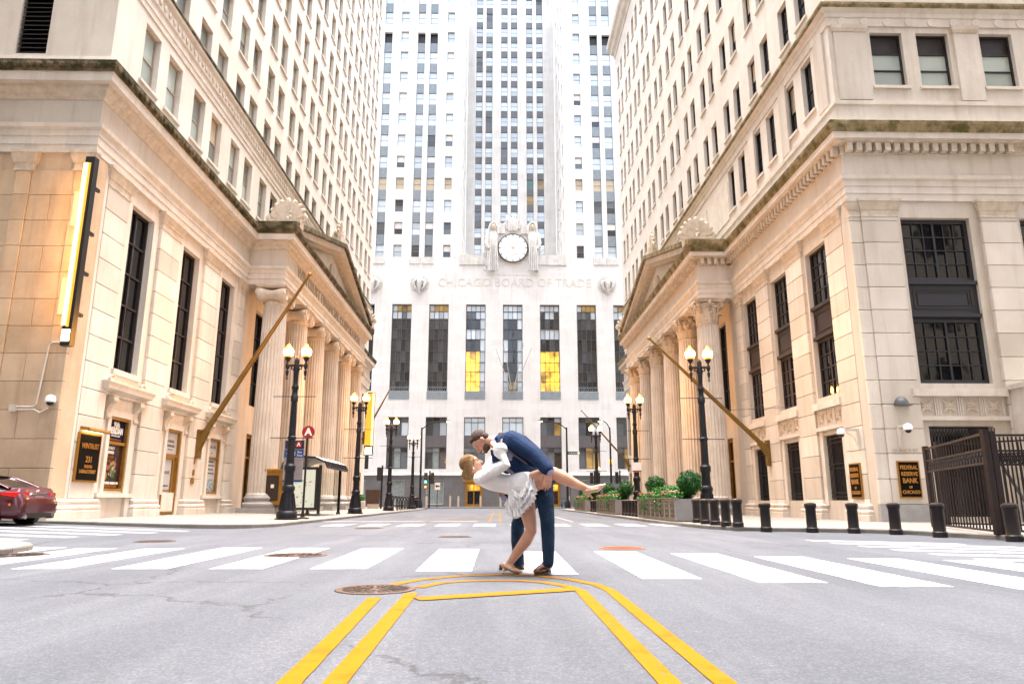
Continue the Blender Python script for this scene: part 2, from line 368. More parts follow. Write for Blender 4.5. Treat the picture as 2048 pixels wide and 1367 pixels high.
def text_mb(s, size, depth, fn, origin, align='CENTER', sx=1.0, bold=0.0, vmid=True):
    cu = bpy.data.curves.new('lettering', 'FONT'); cu.body = s; cu.size = size; cu.align_x = align; cu.align_y = 'CENTER' if vmid else 'BOTTOM_BASELINE'
    cu.resolution_u = 2; cu.extrude = depth/2; cu.offset = bold
    o = bpy.data.objects.new('lettering', cu); me = bpy.data.meshes.new_from_object(o)
    mb = MB(); mb.add([tuple(a+b for a, b in zip(fn(v.co.x*sx, v.co.y, v.co.z+depth/2), origin)) for v in me.vertices], [tuple(p.vertices) for p in me.polygons])
    bpy.data.objects.remove(o); bpy.data.meshes.remove(me); bpy.data.curves.remove(cu)
    return mb
# ================================================================== ROAD, PAVEMENTS, MARKINGS
GZ = lambda x: 0.035*min(max(-9-x, 0), 7)             # the side street climbs gently to the left
_mb = MB(); _xs = [-260, -16, -9, 260]; _ys = [-120, 25.5, 30, 320]
_mb.add([(x, y, GZ(x) if y < 28 else 0) for y in _ys for x in _xs], [(j*4+i, j*4+i+1, j*4+5+i, j*4+4+i) for j in range(3) for i in range(3)])
road = tag(obj('road', _mb, M['asphalt']), kind='structure')
def mark(name, pts, m, z=0.005):
    jr = random.Random(int(abs(pts[0][0])*1000)+int(pts[0][1]*77)); Q = []          # hand-laid paint: slightly ragged edges
    for (x0, y0), (x1, y1) in zip(pts, pts[1:]+pts[:1]):
        k = max(1, min(40, int(math.hypot(x1-x0, y1-y0)/0.12)))
        for i in range(k): t = i/k; Q.append((x0+(x1-x0)*t+jr.uniform(-0.009, 0.009), y0+(y1-y0)*t+jr.uniform(-0.012, 0.012)))
    pts = Q
    return obj(name, MB().add([(x, y, z+(GZ(x) if y < 25 else 0)) for x, y in pts], [tuple(range(len(pts)))]), m, road)
def arc(cx, cy, r, a0, a1, n=8):
    return [(cx+r*math.cos(R_(a0+(a1-a0)*i/n)), cy+r*math.sin(R_(a0+(a1-a0)*i/n))) for i in range(n+1)]
def pavement(name, outline, zf, kerb_path, kmat='kerb', label=None):
    n = len(outline); mb = MB()
    mb.add([(x, y, zf(x, y)) for x, y in outline]+[(x, y, -0.05) for x, y in outline], [tuple(range(n))]+[(i, (i+1) % n, n+(i+1) % n, n+i) for i in range(n)])
    sw = tag(obj(name, mb, M['concrete']), kind='structure')
    # kerb stones laid end to end along the edge
    P = [Vector(p) for p in kerb_path]; seg = []
    for a, b in zip(P, P[1:]):
        L = (b-a).length; k = max(1, round(L/2.0))
        for i in range(k): seg.append((a+(b-a)*i/k, a+(b-a)*(i+1)/k))
    for a, b in seg:
        if not inframe(*((a+b)/2), 0.1, 200): continue
        d = (b-a).normalized(); nrm = Vector((-d.y, d.x)); g = 0.008
        a2, b2 = a+d*g, b-d*g; w = 0.20
        q = [a2-nrm*0.012, b2-nrm*0.012, b2+nrm*w, a2+nrm*w]
        top = [(p.x, p.y, zf(p.x, p.y)+0.006) for p in q]; bot = [(p.x, p.y, -0.03) for p in q]
        # soft front arris
        top[0] = (top[0][0]+nrm.x*0.02, top[0][1]+nrm.y*0.02, top[0][2]); top[1] = (top[1][0]+nrm.x*0.02, top[1][1]+nrm.y*0.02, top[1][2])
        mid = [(q[0].x, q[0].y, top[0][2]-0.025), (q[1].x, q[1].y, top[1][2]-0.025)]
        mb = MB().add(top+bot+mid, [(0, 1, 2, 3), (0, 1, 9, 8), (8, 9, 5, 4), (3, 2, 6, 7), (0, 8, 4, 7, 3), (1, 2, 6, 5, 9)])
        obj('kerb_stone', mb, M[kmat], sw)
    return sw
zl = lambda x, y: 0.12+max(0, -8.0-x)*0.025
zr = lambda x, y: 0.12
lk = [(-8.0, 84), (-8.0, 27.6)]+arc(-11.0, 27.2, 3.0, 0, -90, 8)+[(-40, 24.2)]
pavement('sidewalk_left', lk+[(-40, 84)], zl, lk[::-1])
rk = [(40, 11.5), (14.0, 12.0), (12.5, 14.0), (12.05, 16.6), (11.75, 18.6), (11.4, 20.2), (10.7, 21.25), (9.4, 21.95), (8.2, 22.45), (7.4, 23.2), (7.0, 24.6), (6.85, 27.0), (6.7, 30.0), (6.7, 80.0)]
pavement('sidewalk_right', rk+[(40, 80)], zr, rk[::-1])
zi = lambda x, y: 0.10+GZ(x)
ik = [(-40, 15.3), (-16, 15.3), (-10.6, 15.3)]+arc(-10.6, 13.3, 2.0, 90, 0, 6)+[(-8.6, -40)]
pavement('sidewalk_near_left', ik+[(-40, -40)], zi, ik[::-1])
jk = [(8.0, -40), (8.0, 8.0)]+arc(9.0, 8.0, 1.0, 180, 90, 5)+[(12.0, 9.0), (14.5, 8.2), (40, 6.5)]
pavement('sidewalk_near_right', jk+[(40, -40)], zi, jk[::-1])
ck = [(-60, 97.5), (60, 97.5)]
pavement('sidewalk_far', [(-60, 97.5), (60, 97.5), (60, 110), (-60, 110)], lambda x, y: 0.15, ck)
# zebra bars of the near crossing (measured corner by corner)
for a, b, n0, n1, f0, f1 in [(-9.0, -8.3, 10.5, 10.45, 15.0, 14.95), (-7.95, -7.2, 10.36, 10.35, 14.75, 14.7), (-6.63, -5.90, 10.27, 10.26, 14.6, 14.6), (-5.27, -4.50, 10.25, 10.23, 14.8, 14.8), (-3.93, -3.19, 10.22, 10.2, 14.7, 14.68),
                             (-2.55, -1.78, 10.19, 10.18, 14.6, 14.6), (-1.08, -0.34, 9.81, 9.79, 14.35, 14.33), (0.28, 1.02, 9.40, 9.37, 13.62, 13.58),
                             (1.72, 2.44, 8.83, 8.82, 13.57, 13.55), (2.96, 3.74, 8.38, 8.37, 13.03, 13.01), (4.13, 4.92, 7.97, 7.96, 12.3, 12.28), (5.45, 6.25, 7.7, 7.66, 11.9, 11.86), (6.75, 7.5, 7.45, 7.4, 11.5, 11.45)]:
    k = 0.07*(a+b)/2*0.5
    mark('crosswalk_stripe', [(a, n0), (b, n1), (b+k+0.02, f1), (a+k-0.02, f0)], M['white_line'])
for i in range(11):      # far crossing
    x = -6.6+i*1.42
    if -7 < x < 8: mark('crosswalk_stripe', [(x, 27.2), (x+0.85, 27.2), (x+0.85, 30.2), (x, 30.2)], M['white_worn'])
for i in range(7):       # crossing of the side street, right
    y = 10.2+i*1.15
    mark('crosswalk_stripe', [(6.7-0.06*i+0.45*max(0, 3-i)*0+1.0, y), (13-0.5*i, y-1.6), (13-0.5*i, y-1.15), (7.7-0.06*i, y+0.45)], M['white_line'])
for i in range(5):       # crossing of the side street, left
    y = 16.4+i*1.45
    mark('crosswalk_stripe', [(-15.9, y), (-10.6+i*0.3, y), (-10.6+i*0.3, y+0.6), (-15.9, y+0.6)], M['white_worn'])
mark('stop_line', [(-8, 33.6), (-0.9, 33.6), (-0.9, 34.2), (-8, 34.2)], M['white_worn'])
# yellow median outline in front of the couple
def band(name, path, w, m, z=0.006):
    P = []; L = []; Rr = []; jr = random.Random(int(path[0][0]*991)); path = [Vector(p) for p in path]
    for a, b in zip(path, path[1:]):
        k = max(1, min(60, int((b-a).length/0.1))); P += [a.lerp(b, i/k) for i in range(k)]
    P.append(path[-1])
    for i, p in enumerate(P):
        d = (P[min(i+1, len(P)-1)]-P[max(i-1, 0)]).normalized(); nn = Vector((-d.y, d.x))*w/2
        L.append(p+nn*(1+jr.uniform(-0.03, 0.02))); Rr.append(p-nn*(1+jr.uniform(-0.03, 0.02)))
    mb = MB(); n = len(P)
    mb.add([(p.x, p.y, z) for p in L]+[(p.x, p.y, z) for p in Rr], [(i, i+1, n+i+1, n+i) for i in range(n-1)])
    return obj(name, mb, m, road)
band('yellow_line', [(-1.02, 1.0), (-1.05, 3.9), (-1.17, 7.2)], 0.13, M['yellow_line'])
band('yellow_line', [(-0.80, 1.0), (-0.82, 3.9), (-0.86, 7.55)], 0.13, M['yellow_line'])
band('yellow_line', [(0.86, 1.0), (0.875, 3.87), (0.86, 7.7), (0.74, 8.15), (0.52, 8.5), (0.25, 8.66), (0.0, 8.70), (-0.3, 8.66), (-0.62, 8.48), (-0.84, 8.02)], 0.12, M['yellow_line'])
band('yellow_line', [(1.14, 1.0), (1.155, 3.86), (1.17, 7.7), (1.10, 8.25), (0.86, 8.8), (0.5, 9.2), (0.05, 9.36), (-0.45, 9.22), (-0.9, 8.8), (-1.2, 8.22)], 0.12, M['yellow_line'])
band('yellow_line', [(-0.76, 7.08), (0.78, 7.8)], 0.24, M['yellow_line'], 0.009)
for x in (-0.35, 0.15): band('yellow_line', [(x, 33), (x, 70)], 0.13, M['yellow_worn'])
for t in (0, 1): band('yellow_line', [(-3.6+1.1*t, 33+6*t), (-0.5, 39+3*t)], 0.3, M['yellow_worn'], 0.009)
band('lane_line', [(3.4, 33), (3.4, 60)], 0.12, M['white_worn'])
# cast covers let into the road
def cover(x, y, r, m, label, holes=True):
    t = thing('manhole_cover', label, 'manhole cover', (x, y, 0.004))
    mb = MB(); mb.lathe([(r, -0.01), (r, 0.004), (r*0.985, 0.008), (r*0.87, 0.008), (r*0.86, 0.003), (0.0001, 0.003)], n=40); loc_obj('rim', mb, m, t, True)
    mb = MB()
    if holes:
        for k, (rr, nn) in enumerate(((0.2, 6), (0.42, 12), (0.66, 18))):
            for i in range(nn):
                a0, a1 = 2*math.pi*(i+0.10)/nn+k*0.2, 2*math.pi*(i+0.66)/nn+k*0.2
                q = [(rr*r*0.82*math.cos(a), rr*r*0.82*math.sin(a)) for a in (a0, (a0+a1)/2, a1)]+[((rr+0.2)*r*0.95*math.cos(a), (rr+0.2)*r*0.95*math.sin(a)) for a in (a1, (a0+a1)/2, a0)]
                mb.ext(q, lambda u, v, d: (u, v, d), 0.0025, 0.008)
        loc_obj('tread_pattern', mb, M['iron_brown'], t)
    else:
        for i in range(-4, 5):
            w = math.sqrt(max(0, 0.82-(i*0.2)**2))*r
            mb.box(-w, w, i*0.2*r-0.02, i*0.2*r+0.02, 0.0025, 0.007)
        loc_obj('tread_pattern', mb, m, t)
cover(-1.27, 7.86, 0.42, M['manhole'], 'rusty perforated round manhole cover on the left yellow line')
cover(-3.45, 12.75, 0.53, M['manhole'], 'dull brown manhole cover crossing a zebra bar left of the couple')
cover(2.45, 14.5, 0.45, M['manhole_orange'], 'orange rusted manhole cover behind the crossing, right of the couple', False)
cover(-8.3, 12.8, 0.6, M['manhole'], 'brown manhole cover at far left end of the crossing')
cover(-7.9, 17.2, 0.45, M['manhole'], 'small dark manhole cover near the left kerb corner', False)
cover(-1.1, 19.2, 0.45, M['manhole'], 'faint manhole cover in mid road behind the couple', False)
cover(-4.4, 25.3, 0.5, M['manhole'], 'faint brown manhole cover before the far crossing, left', False)

# ================================================================== THE TWO BANK BUILDINGS
COR = 0.75      # cornice overhang
def bank(sg, Y0, YE, PY0, PY1, name, label, zbase, style):
    A = lambda a: sg*a
    o = 'L' if sg < 0 else 'R'
    side = 1 if sg < 0 else -1
    B = thing(name, label, 'building', (A(15.4), (Y0+YE)/2, zbase))
    fnS = lambda a0: (lambda u, v, n: (A(a0-n), u, v))         # street wall: u=y, n towards street
    PF, WF = 15.0, 15.15                                        # pilaster face, bay face
    trim, dirty = M['lime_trim'], (M['lime_dirty'] if style == 'ionic' else M['lime_trim'])
    PP = 12.83                                                  # portico entablature face
    path = [(A(40), Y0), (A(PF), Y0), (A(PF), PY0), (A(PP), PY0), (A(PP), PY1), (A(PF), PY1), (A(PF), YE)]
    flat = [(A(40), Y0), (A(PF), Y0), (A(PF), YE)]
    def sw(nm, prof, m, p=path, smooth=False): return obj(nm, MB().sweep(prof, p, side), m, B, smooth)
    # --- entablature, from the capitals up
    sw('architrave', [(-0.5, 13.55), (0.02, 13.55), (0.02, 13.85), (0.06, 13.87), (0.06, 14.18), (0.10, 14.2), (0.10, 14.42), (0.20, 14.5), (0.22, 14.66), (0.05, 14.70), (-0.5, 14.7)], trim)
    sw('frieze', [(-0.5, 14.69), (0.0, 14.69), (0.0, 15.72), (-0.5, 15.72)], M['lime'])
    if style == 'ionic':
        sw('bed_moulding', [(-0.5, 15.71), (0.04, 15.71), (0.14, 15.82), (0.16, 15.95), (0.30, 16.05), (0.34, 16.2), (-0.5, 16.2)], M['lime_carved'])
        sw('corona', [(-0.5, 16.19), (0.58, 16.19), (0.58, 16.5), (0.63, 16.53), (-0.5, 16.53)], trim)
        sw('cornice', [(-0.5, 16.52), (0.62, 16.52), (0.66, 16.66), (0.74, 16.80), (0.75, 16.95), (0.66, 17.0), (-0.5, 17.12)], M['moss'])
        # weathered leaf ornament along the gutter
        mb = MB(); y = Y0-0.6
        seg = [(-1, Y0), (0, PY0), (1, PY1)]
        y = Y0-0.4
        while y < PY0-0.6:
            mb.ell((A(PF-0.70), y, 16.76), (0.08, 0.16, 0.13), 6, 4); y += 0.42
        x = 15.0
        while x < 21:
            mb.ell((A(x), Y0-0.70, 16.76), (0.16, 0.08, 0.13), 6, 4); x += 0.42
        tag(obj('gutter_ornament', mb, M['moss'], B, True), kind='stuff')
    else:
        sw('bed_moulding', [(-0.5, 15.71), (0.06, 15.71), (0.08, 15.73), (0.06, 15.75), (0.06, 16.11), (0.42, 16.12), (0.44, 16.22), (-0.5, 16.22)], M['lime_carved'])
        sw('corona', [(-0.5, 16.21), (0.58, 16.21), (0.58, 16.42), (0.63, 16.45), (-0.5, 16.45)], trim)
        sw('cornice', [(-0.5, 16.44), (0.60, 16.44), (0.66, 16.62), (0.73, 16.8), (0.75, 16.95), (0.68, 17.0), (-0.5, 17.15)], M['moss_r'])
        mb = MB()
        def dent(p, q, nrm):
            L = (q-p).length; k = int(L/0.40); d = (q-p)/L
            for i in range(k):
                c = p+d*(i+0.5)*L/k; h = d*0.12
                q4 = [c-h+nrm*0.09, c+h+nrm*0.09, c+h+nrm*0.36, c-h+nrm*0.36]
                mb.add([(v.x, v.y, 15.74) for v in q4]+[(v.x, v.y, 16.115) for v in q4], [(0, 1, 2, 3), (0, 1, 5, 4), (1, 2, 6, 5), (2, 3, 7, 6), (3, 0, 4, 7)])
        for (p, q), nr in zip(zip(path, path[1:]), [(0, -1), (-sg, 0), (0, -1), (-sg, 0), (0, 1), (-sg, 0)]):
            if nr != (0, 1):
                if p[0] == A(40): p = (A(22.5), p[1])
                dent(Vector(p), Vector(q), Vector(nr))
        tag(obj('dentil_course', mb, M['lime_carved'], B), kind='stuff')
    # --- body of the lower storeys
    bays = BAYS[style]; ww, lw = style_w[style]
    holes = []
    far_b = []
    for c in bays: 
        holes.append((c-ww/2, c+ww/2, 6.0 if style == 'ionic' else 5.62, 12.9 if style == 'ionic' else 12.75)); holes.append((c-lw/2, c+lw/2, *lowz[style]))
    cols = [PY0+0.95+i*(PY1-PY0-1.9)/5 for i in range(6)]
    for c in [(a+b)/2 for a, b in zip(cols, cols[1:])]:
        holes.append((c-1.0, c+1.0, 6.6, 12.6)); holes.append((c-0.95, c+0.95, zbase+0.02, 4.9)); far_b.append(c)
    far = [c for c in (PY1+2.9, PY1+7.8, PY1+12.7) if c+1.2 < YE]
    for c in far: holes.append((c-0.95, c+0.95, 6.0, 12.7)); holes.append((c-0.8, c+0.8, 1.2, 4.0)); far_b.append(c)
    obj('street_wall', MB().wall(fnS(WF), Y0+0.3, YE, zbase-0.2, 13.6, holes, 0.42), M['lime'], B)
    mb = MB(); mb.box(A(16.2), A(39), Y0+0.9, YE-0.3, 0, 16.9)            # solid core behind the facade
    obj('core', mb, M['dark_frame'], B)
    mb = MB(); mb.box(A(15.6), A(39), YE-0.28, YE-0.01, 0, 16.9); obj('end_wall', mb, M['lime'], B)
    # --- pilasters of stone blocks with base and capital
    def pil(y0, y1, mtl=M['lime'], blocks=True):
        if blocks:
            z = 1.0; k = 0
            while z < 12.75:
                h = min(0.985, 12.8-z)
                if h > 0.2: bl.append((y0, y1, z, h, mtl))
                z += 0.985; k += 1
        pth = [(A(WF+0.1), y0), (A(PF), y0), (A(PF), y1), (A(WF+0.1), y1)]
        s2 = side
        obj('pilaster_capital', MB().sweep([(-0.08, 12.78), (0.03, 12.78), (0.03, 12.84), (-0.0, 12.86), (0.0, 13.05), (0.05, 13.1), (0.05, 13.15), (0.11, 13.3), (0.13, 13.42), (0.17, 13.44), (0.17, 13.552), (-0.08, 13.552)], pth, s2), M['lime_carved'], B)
        obj('pilaster_base', MB().sweep([(-0.08, zbase-0.1), (0.2, zbase-0.1), (0.2, zbase+0.26), (0.16, zbase+0.28), (0.19, zbase+0.34), (0.19, zbase+0.42), (0.12, zbase+0.46), (0.10, zbase+0.52), (0.14, zbase+0.56), (0.14, zbase+0.64), (0.03, zbase+0.68), (0.0, 1.0), (-0.08, 1.0)], pth, s2), trim, B)
    bl = []
    for y0, y1 in PILS[style]: pil(y0, y1)
    for c in far: pil(c-2.5-0.9, c-2.5+0.9)
    meshes = {}
    for y0, y1, z, h, mtl in bl:
        w = y1-y0; key = (round(w, 3), round(h, 3))
        if key not in meshes:
            g = 0.011; mb = MB()
            mb.bbox(min(0, -sg*0.16), max(0, -sg*0.16), -w/2, w/2, g, h-g, 0.016); meshes[key] = mb.mesh('stone_block', mtl)
        inst('stone_block', meshes[key], B, (A(WF+0.01), (y0+y1)/2, z))
    # --- columns
    H0, H1 = zbase, 13.55
    CX = 13.52; n = 24
    if 'shaft'+style not in MESH:
        mb = MB(); hb = 0.95 if style == 'ionic' else 1.0; hc = 1.05 if style == 'ionic' else 1.55
        zz = [hb, hb+0.12, 0.3*13, 0.6*13, 0.8*13, H1-H0-hc-0.12, H1-H0-hc]; rr = [0.84, 0.79, 0.785, 0.74, 0.70, 0.665, 0.68]
        ring = []
        for z, r in zip(zz, rr):
            for k in range(n):
                for fr, dp in ((0.0, 0), (0.14, 0), (0.24, 0.055), (0.57, 0.085), (0.90, 0.055)):
                    a = 2*math.pi*(k+fr)/n; q = r*(1-dp if z not in (zz[0], zz[-1]) else 1); ring.append((q*math.cos(a), q*math.sin(a), z))
        m = n*5; mb.add(ring, [(i*m+k, i*m+(k+1) % m, (i+1)*m+(k+1) % m, (i+1)*m+k) for i in range(len(zz)-1) for k in range(m)])
        MESH['shaft'+style] = mb.mesh('column', M['lime_trim'])
        mb = MB(); mb.box(-1.05, 1.05, -1.05, 1.05, -0.25, 0.24)
        mb.lathe([(1.02, 0.24), (1.06, 0.32), (1.06, 0.45), (1.0, 0.52), (0.92, 0.56), (0.9, 0.64), (0.95, 0.7), (0.96, 0.78), (0.9, 0.85), (0.84, 0.96), (0.5, 1.0)], n=40)
        MESH['cbase'+style] = mb.mesh('column_base', M['granite'], True)
        mb = MB(); hc = hc
        if style == 'ionic':
            z0 = H1-H0-hc
            mb.lathe([(0.66, z0-0.02), (0.72, z0+0.04), (0.72, z0+0.1), (0.68, z0+0.14), (0.68, z0+0.42), (0.8, z0+0.5), (0.84, z0+0.62), (0.6, z0+0.7)], n=32)
            for s in (-1, 1):      # bolsters with scroll ends, axis towards the street
                mb.tube([(x, s*0.80, z0+0.42) for x in (-0.82, -0.74, -0.55, -0.25, 0, 0.25, 0.55, 0.74, 0.82)], [0.36, 0.44, 0.42, 0.33, 0.29, 0.33, 0.42, 0.44, 0.36], 20)
                for e in (-1, 1):
                    sp = []
                    for i in range(46):
                        a = i/45*2.4*2*math.pi; r = 0.40*(1-i/45*0.82); sp.append((e*0.83, s*0.80+s*r*math.cos(a), z0+0.42+r*math.sin(a)))
                    mb.tube(sp, [0.05*(1-i/45*0.5) for i in range(46)], 5)
            for e in (-1, 1): mb.box(e*0.72, e*0.82, -0.8, 0.8, z0+0.56, z0+0.84)
            mb.box(-0.86, 0.86, -1.0, 1.0, z0+0.83, z0+0.91); mb.box(-0.92, 0.92, -1.08, 1.08, z0+0.91, H1-H0)
        else:
            z0 = H1-H0-hc
            mb.lathe([(0.66, z0-0.04), (0.73, z0+0.02), (0.73, z0+0.08), (0.66, z0+0.12), (0.64, z0+0.6), (0.68, z0+1.0), (0.84, z0+1.3), (0.5, z0+1.32)], n=32)
            def leaf(a, r0, z1, h, w, curl):
                ca, sa = math.cos(a), math.sin(a); prof = [(0, 0), (0.03, h*0.35), (0.06, h*0.7), (0.13, h*0.95), (0.13+curl*0.7, h*1.02), (0.13+curl, h*0.9)]
                V = []; wd = [0.6, 0.95, 1.0, 0.85, 0.6, 0.25]
                for (d, z), q in zip(prof, wd):
                    for t, bulge in ((-1, -0.05), (-0.5, 0.02), (0, 0.05), (0.5, 0.02), (1, -0.05)):
                        rr_ = r0+d+bulge; tt = t*w*q; V.append((rr_*ca-tt*sa, rr_*sa+tt*ca, z1+z))
                mb.add(V, [(i*5+k, i*5+k+1, i*5+5+k+1, i*5+5+k) for i in range(5) for k in range(4)])
            for i in range(8): leaf(2*math.pi*i/8, 0.66, z0+0.1, 0.56, 0.24, 0.16)
            for i in range(8): leaf(2*math.pi*(i+0.5)/8, 0.67, z0+0.16, 0.9, 0.24, 0.18)
            for i in range(4):
                a = math.pi/4+i*math.pi/2; ca, sa = math.cos(a), math.sin(a); sp = [(0.72*ca, 0.72*sa, z0+0.7), (0.85*ca, 0.85*sa, z0+1.05)]
                for j in range(22):
                    q = j/21*3.4*math.pi; r = 0.2*(1-j/21*0.75); d = 0.98+r*math.cos(math.pi-q); sp.append((d*ca, d*sa, z0+1.17+r*math.sin(math.pi-q)))
                mb.tube(sp, [0.07]*2+[0.075*(1-j/21*0.5) for j in range(22)], 6)
                b = i*math.pi/2; cb, sb = math.cos(b), math.sin(b)
                mb.ell((0.86*cb, 0.86*sb, z0+1.35), (0.16, 0.16, 0.17), 10, 6)
                for s in (-1, 1):
                    sp = []
                    for j in range(16):
                        q = j/15*2.6*math.pi; r = 0.12*(1-j/15*0.7); tt = s*(0.2-r*math.cos(q)*1); sp.append((0.82*cb-tt*sb, 0.82*sb+tt*cb, z0+1.1+r*math.sin(q)))
                    mb.tube(sp, 0.035, 5)
            q = []
            for i in range(4):
                a = math.pi/4+i*math.pi/2; a2 = a+math.pi/2
                for f in (-0.05, 0.05): q.append((1.32*math.cos(a+f), 1.32*math.sin(a+f)))
                for t in (0.25, 0.5, 0.75):
                    d = 1.32*(1-t)+1.32*t; p = Vector((math.cos(a), math.sin(a)))*1.3*(1-t)+Vector((math.cos(a2), math.sin(a2)))*1.3*t
                    p *= 1-0.12*math.sin(math.pi*t); q.append((p.x, p.y))
            mb.ext(q, lambda u, v, d: (u, v, d), z0+1.36, z0+1.46); mb.ext([(x*1.04, y*1.04) for x, y in q], lambda u, v, d: (u, v, d), z0+1.46, H1-H0)
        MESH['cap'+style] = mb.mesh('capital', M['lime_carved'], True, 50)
    for y in cols:
        c = inst('column', MESH['shaft'+style], B, (A(CX), y, zbase))
        inst('capital', MESH['cap'+style], c, (A(CX), y, zbase)); inst('column_base', MESH['cbase'+style], c, (A(CX), y, zbase))
    # --- porch ceiling and roof deck
    mb = MB(); mb.box(A(13.32), A(15.14), PY0+0.5, PY1-0.5, 13.6, 13.75); obj('porch_ceiling', mb, M['lime'], B)
    mb = MB(); mb.box(A(13.33), A(15.05), PY0+0.49, PY1-0.49, 16.2, 17.0); obj('porch_roof', mb, M['lime_trim'], B)
    # --- pediment
    yc = (PY0+PY1)/2; half = (PY1-PY0)/2; za = 20.15
    f = lambda u, v, d: (A(d), yc+u, v)
    obj('tympanum', MB().ext([(-half+0.4, 16.9), (half-0.4, 16.9), (0, za-0.25)], f, 13.15, 15.2), M['lime'], B)
    hw = half+COR
    for s in (-1, 1):
        dx, dz = hw, za+0.45-16.95; L = math.hypot(dx, dz); nx, nz = -dz/L, dx/L
        def rk_(t0, t1, a0, a1, nm, m):
            p = [(s*(-hw)+0, 16.95), (0, 16.95+dz)]
            q = [(p[0][0]-s*0+s*(-nx)*0, p[0][1]+t0/nz*1.0), (0, p[1][1]+t0/nz), (0, p[1][1]+t1/nz), (p[0][0], p[0][1]+t1/nz)]
            return obj(nm, MB().ext(q, f, a0, a1), m, B)
        rk_(-0.02, 0.30, PP-COR, 15.0, 'raking_cornice', M['moss'] if style == 'ionic' else M['moss_r'])
        # lower raking mouldings sit inside the tympanum
        q = [(s*(-hw+1.6), 17.0), (0, 16.95+dz-0.12-0.02), (0, 16.95+dz-0.55), (s*(-hw+3.0), 17.0)]
        q = [(s*(-hw+0.15), 16.97), (0, 16.95+dz-0.03), (0, 16.95+dz-0.42), (s*(-hw+0.15+0.42*dx/dz), 16.97)]
        obj('raking_moulding', MB().ext(q, f, PP-0.52, 14.0), trim, B)
        q = [(s*(-hw+0.15+0.42*dx/dz), 16.97), (0, 16.95+dz-0.42), (0, 16.95+dz-0.66), (s*(-hw+0.15+0.66*dx/dz), 16.97)]
        obj('raking_bed_moulding', MB().ext(q, f, PP-0.2, 14.0), M['lime_carved'], B)
    # shield with garland in the tympanum
    mb = MB(); mb.ell((A(13.12), yc, 18.35), (0.18, 0.62, 0.82), 16, 10); mb.ell((A(13.05), yc, 18.4), (0.2, 0.42, 0.55), 16, 10)
    for s in (-1, 1): mb.tube([(A(13.1), yc+s*0.55, 19.0), (A(13.06), yc+s*0.95, 18.5), (A(13.06), yc+s*0.85, 17.9), (A(13.08), yc+s*0.35, 17.4)], [0.1, 0.16, 0.16, 0.08], 8)
    obj('shield_relief', mb, M['lime_carved'], B, True)
    # shell-shaped corner and ridge ornaments
    def acro(x, y, z, s, ax, mm):
        mb = MB(); fn = (lambda u, v, d: (x+d, y+u, z+v)) if ax == 'x' else (lambda u, v, d: (x+u, y+d, z+v))
        mb.ext([(-0.95*s, 0), (0.95*s, 0), (0.95*s, 0.55*s), (-0.95*s, 0.55*s)], fn, -0.34, 0.34)
        for i in range(9):
            a = R_(18+i*18); L = (1.35-0.25*abs(i-4)/4)*s
            p = [(0.28*s*math.cos(a), 0.62*s+0.28*s*math.sin(a)), (0.62*L*math.cos(a), 0.6*s+0.62*L*math.sin(a)), (L*math.cos(a), 0.6*s+L*math.sin(a))]
            mb.tube([fn(u, v, 0.05*k) for k, (u, v) in enumerate(p)], [0.06*s, 0.13*s, 0.15*s], 6, round_caps=True)
            if i < 8:
                b = R_(27+i*18); mb.ext([(0.1*math.cos(a), 0.6*s), (0.95*L*math.cos(a), 0.6*s+0.95*L*math.sin(a)), (0.95*L*math.cos(a+R_(18)), 0.6*s+0.95*L*math.sin(a+R_(18)))], fn, -0.05, 0.05)
        for t in (-1, 1):
            sp = [(t*(1.35*s-0.05*j*s+0.0)-t*0.26*s*(1-j/26)*math.cos(j*0.42), 0.62*s+0.24*s*(1-j/26)*math.sin(j*0.42)) for j in range(18)]
            mb.tube([fn(u, v, 0) for u, v in sp], [0.09*s]*18, 6)
        obj('shell_ornament', mb, mm, B, True, 50)
    mm = M['moss'] if style == 'ionic' else M['lime_carved']
    acro(A(13.0), PY0+0.25, 17.12, 1.0, 'y', M['lime_carved']); acro(A(12.75), yc, za+0.62, 1.0, 'x', M['lime_carved']); acro(A(13.0), PY1-0.3, 17.12, 1.0, 'y', M['lime_carved'])
    for yq in (PY0+0.35,): acro(A(12.9), yq+0.7, 17.12, 0.85, 'x', M['lime_carved'])
    return B, fnS, cols, far_b, path, flat, side
MESH = {}
BAYS = {'ionic': [28.85, 33.75, 38.65], 'corinth': [32.05, 36.62, 41.1]}
style_w = {'ionic': (1.9, 1.5), 'corinth': (2.3, 1.85)}
lowz = {'ionic': (1.3, 4.15), 'corinth': (0.94, 3.86)}
PILS = {'ionic': [(25.75, 27.4), (30.25, 32.2), (35.1, 37.1), (40.1, 41.04)], 'corinth': [(29.1, 30.75), (33.4, 35.3), (37.9, 39.75), (42.35, 43.4)]}
LB, LfnS, Lcols, Lfar, Lpath, Lflat, Lside = bank(-1, 24.65, 82.5, 41.05, 67.15, 'bank_building', 'cream stone bank with fluted scroll-topped columns, left side of street', 0.31, 'ionic')
RB, RfnS, Rcols, Rfar, Rpath, Rflat, Rside = bank(1, 28.35, 83.5, 43.5, 69.3, 'reserve_bank_building', 'warm stone bank with leafy-capital columns, right side of street', 0.10, 'corinth')

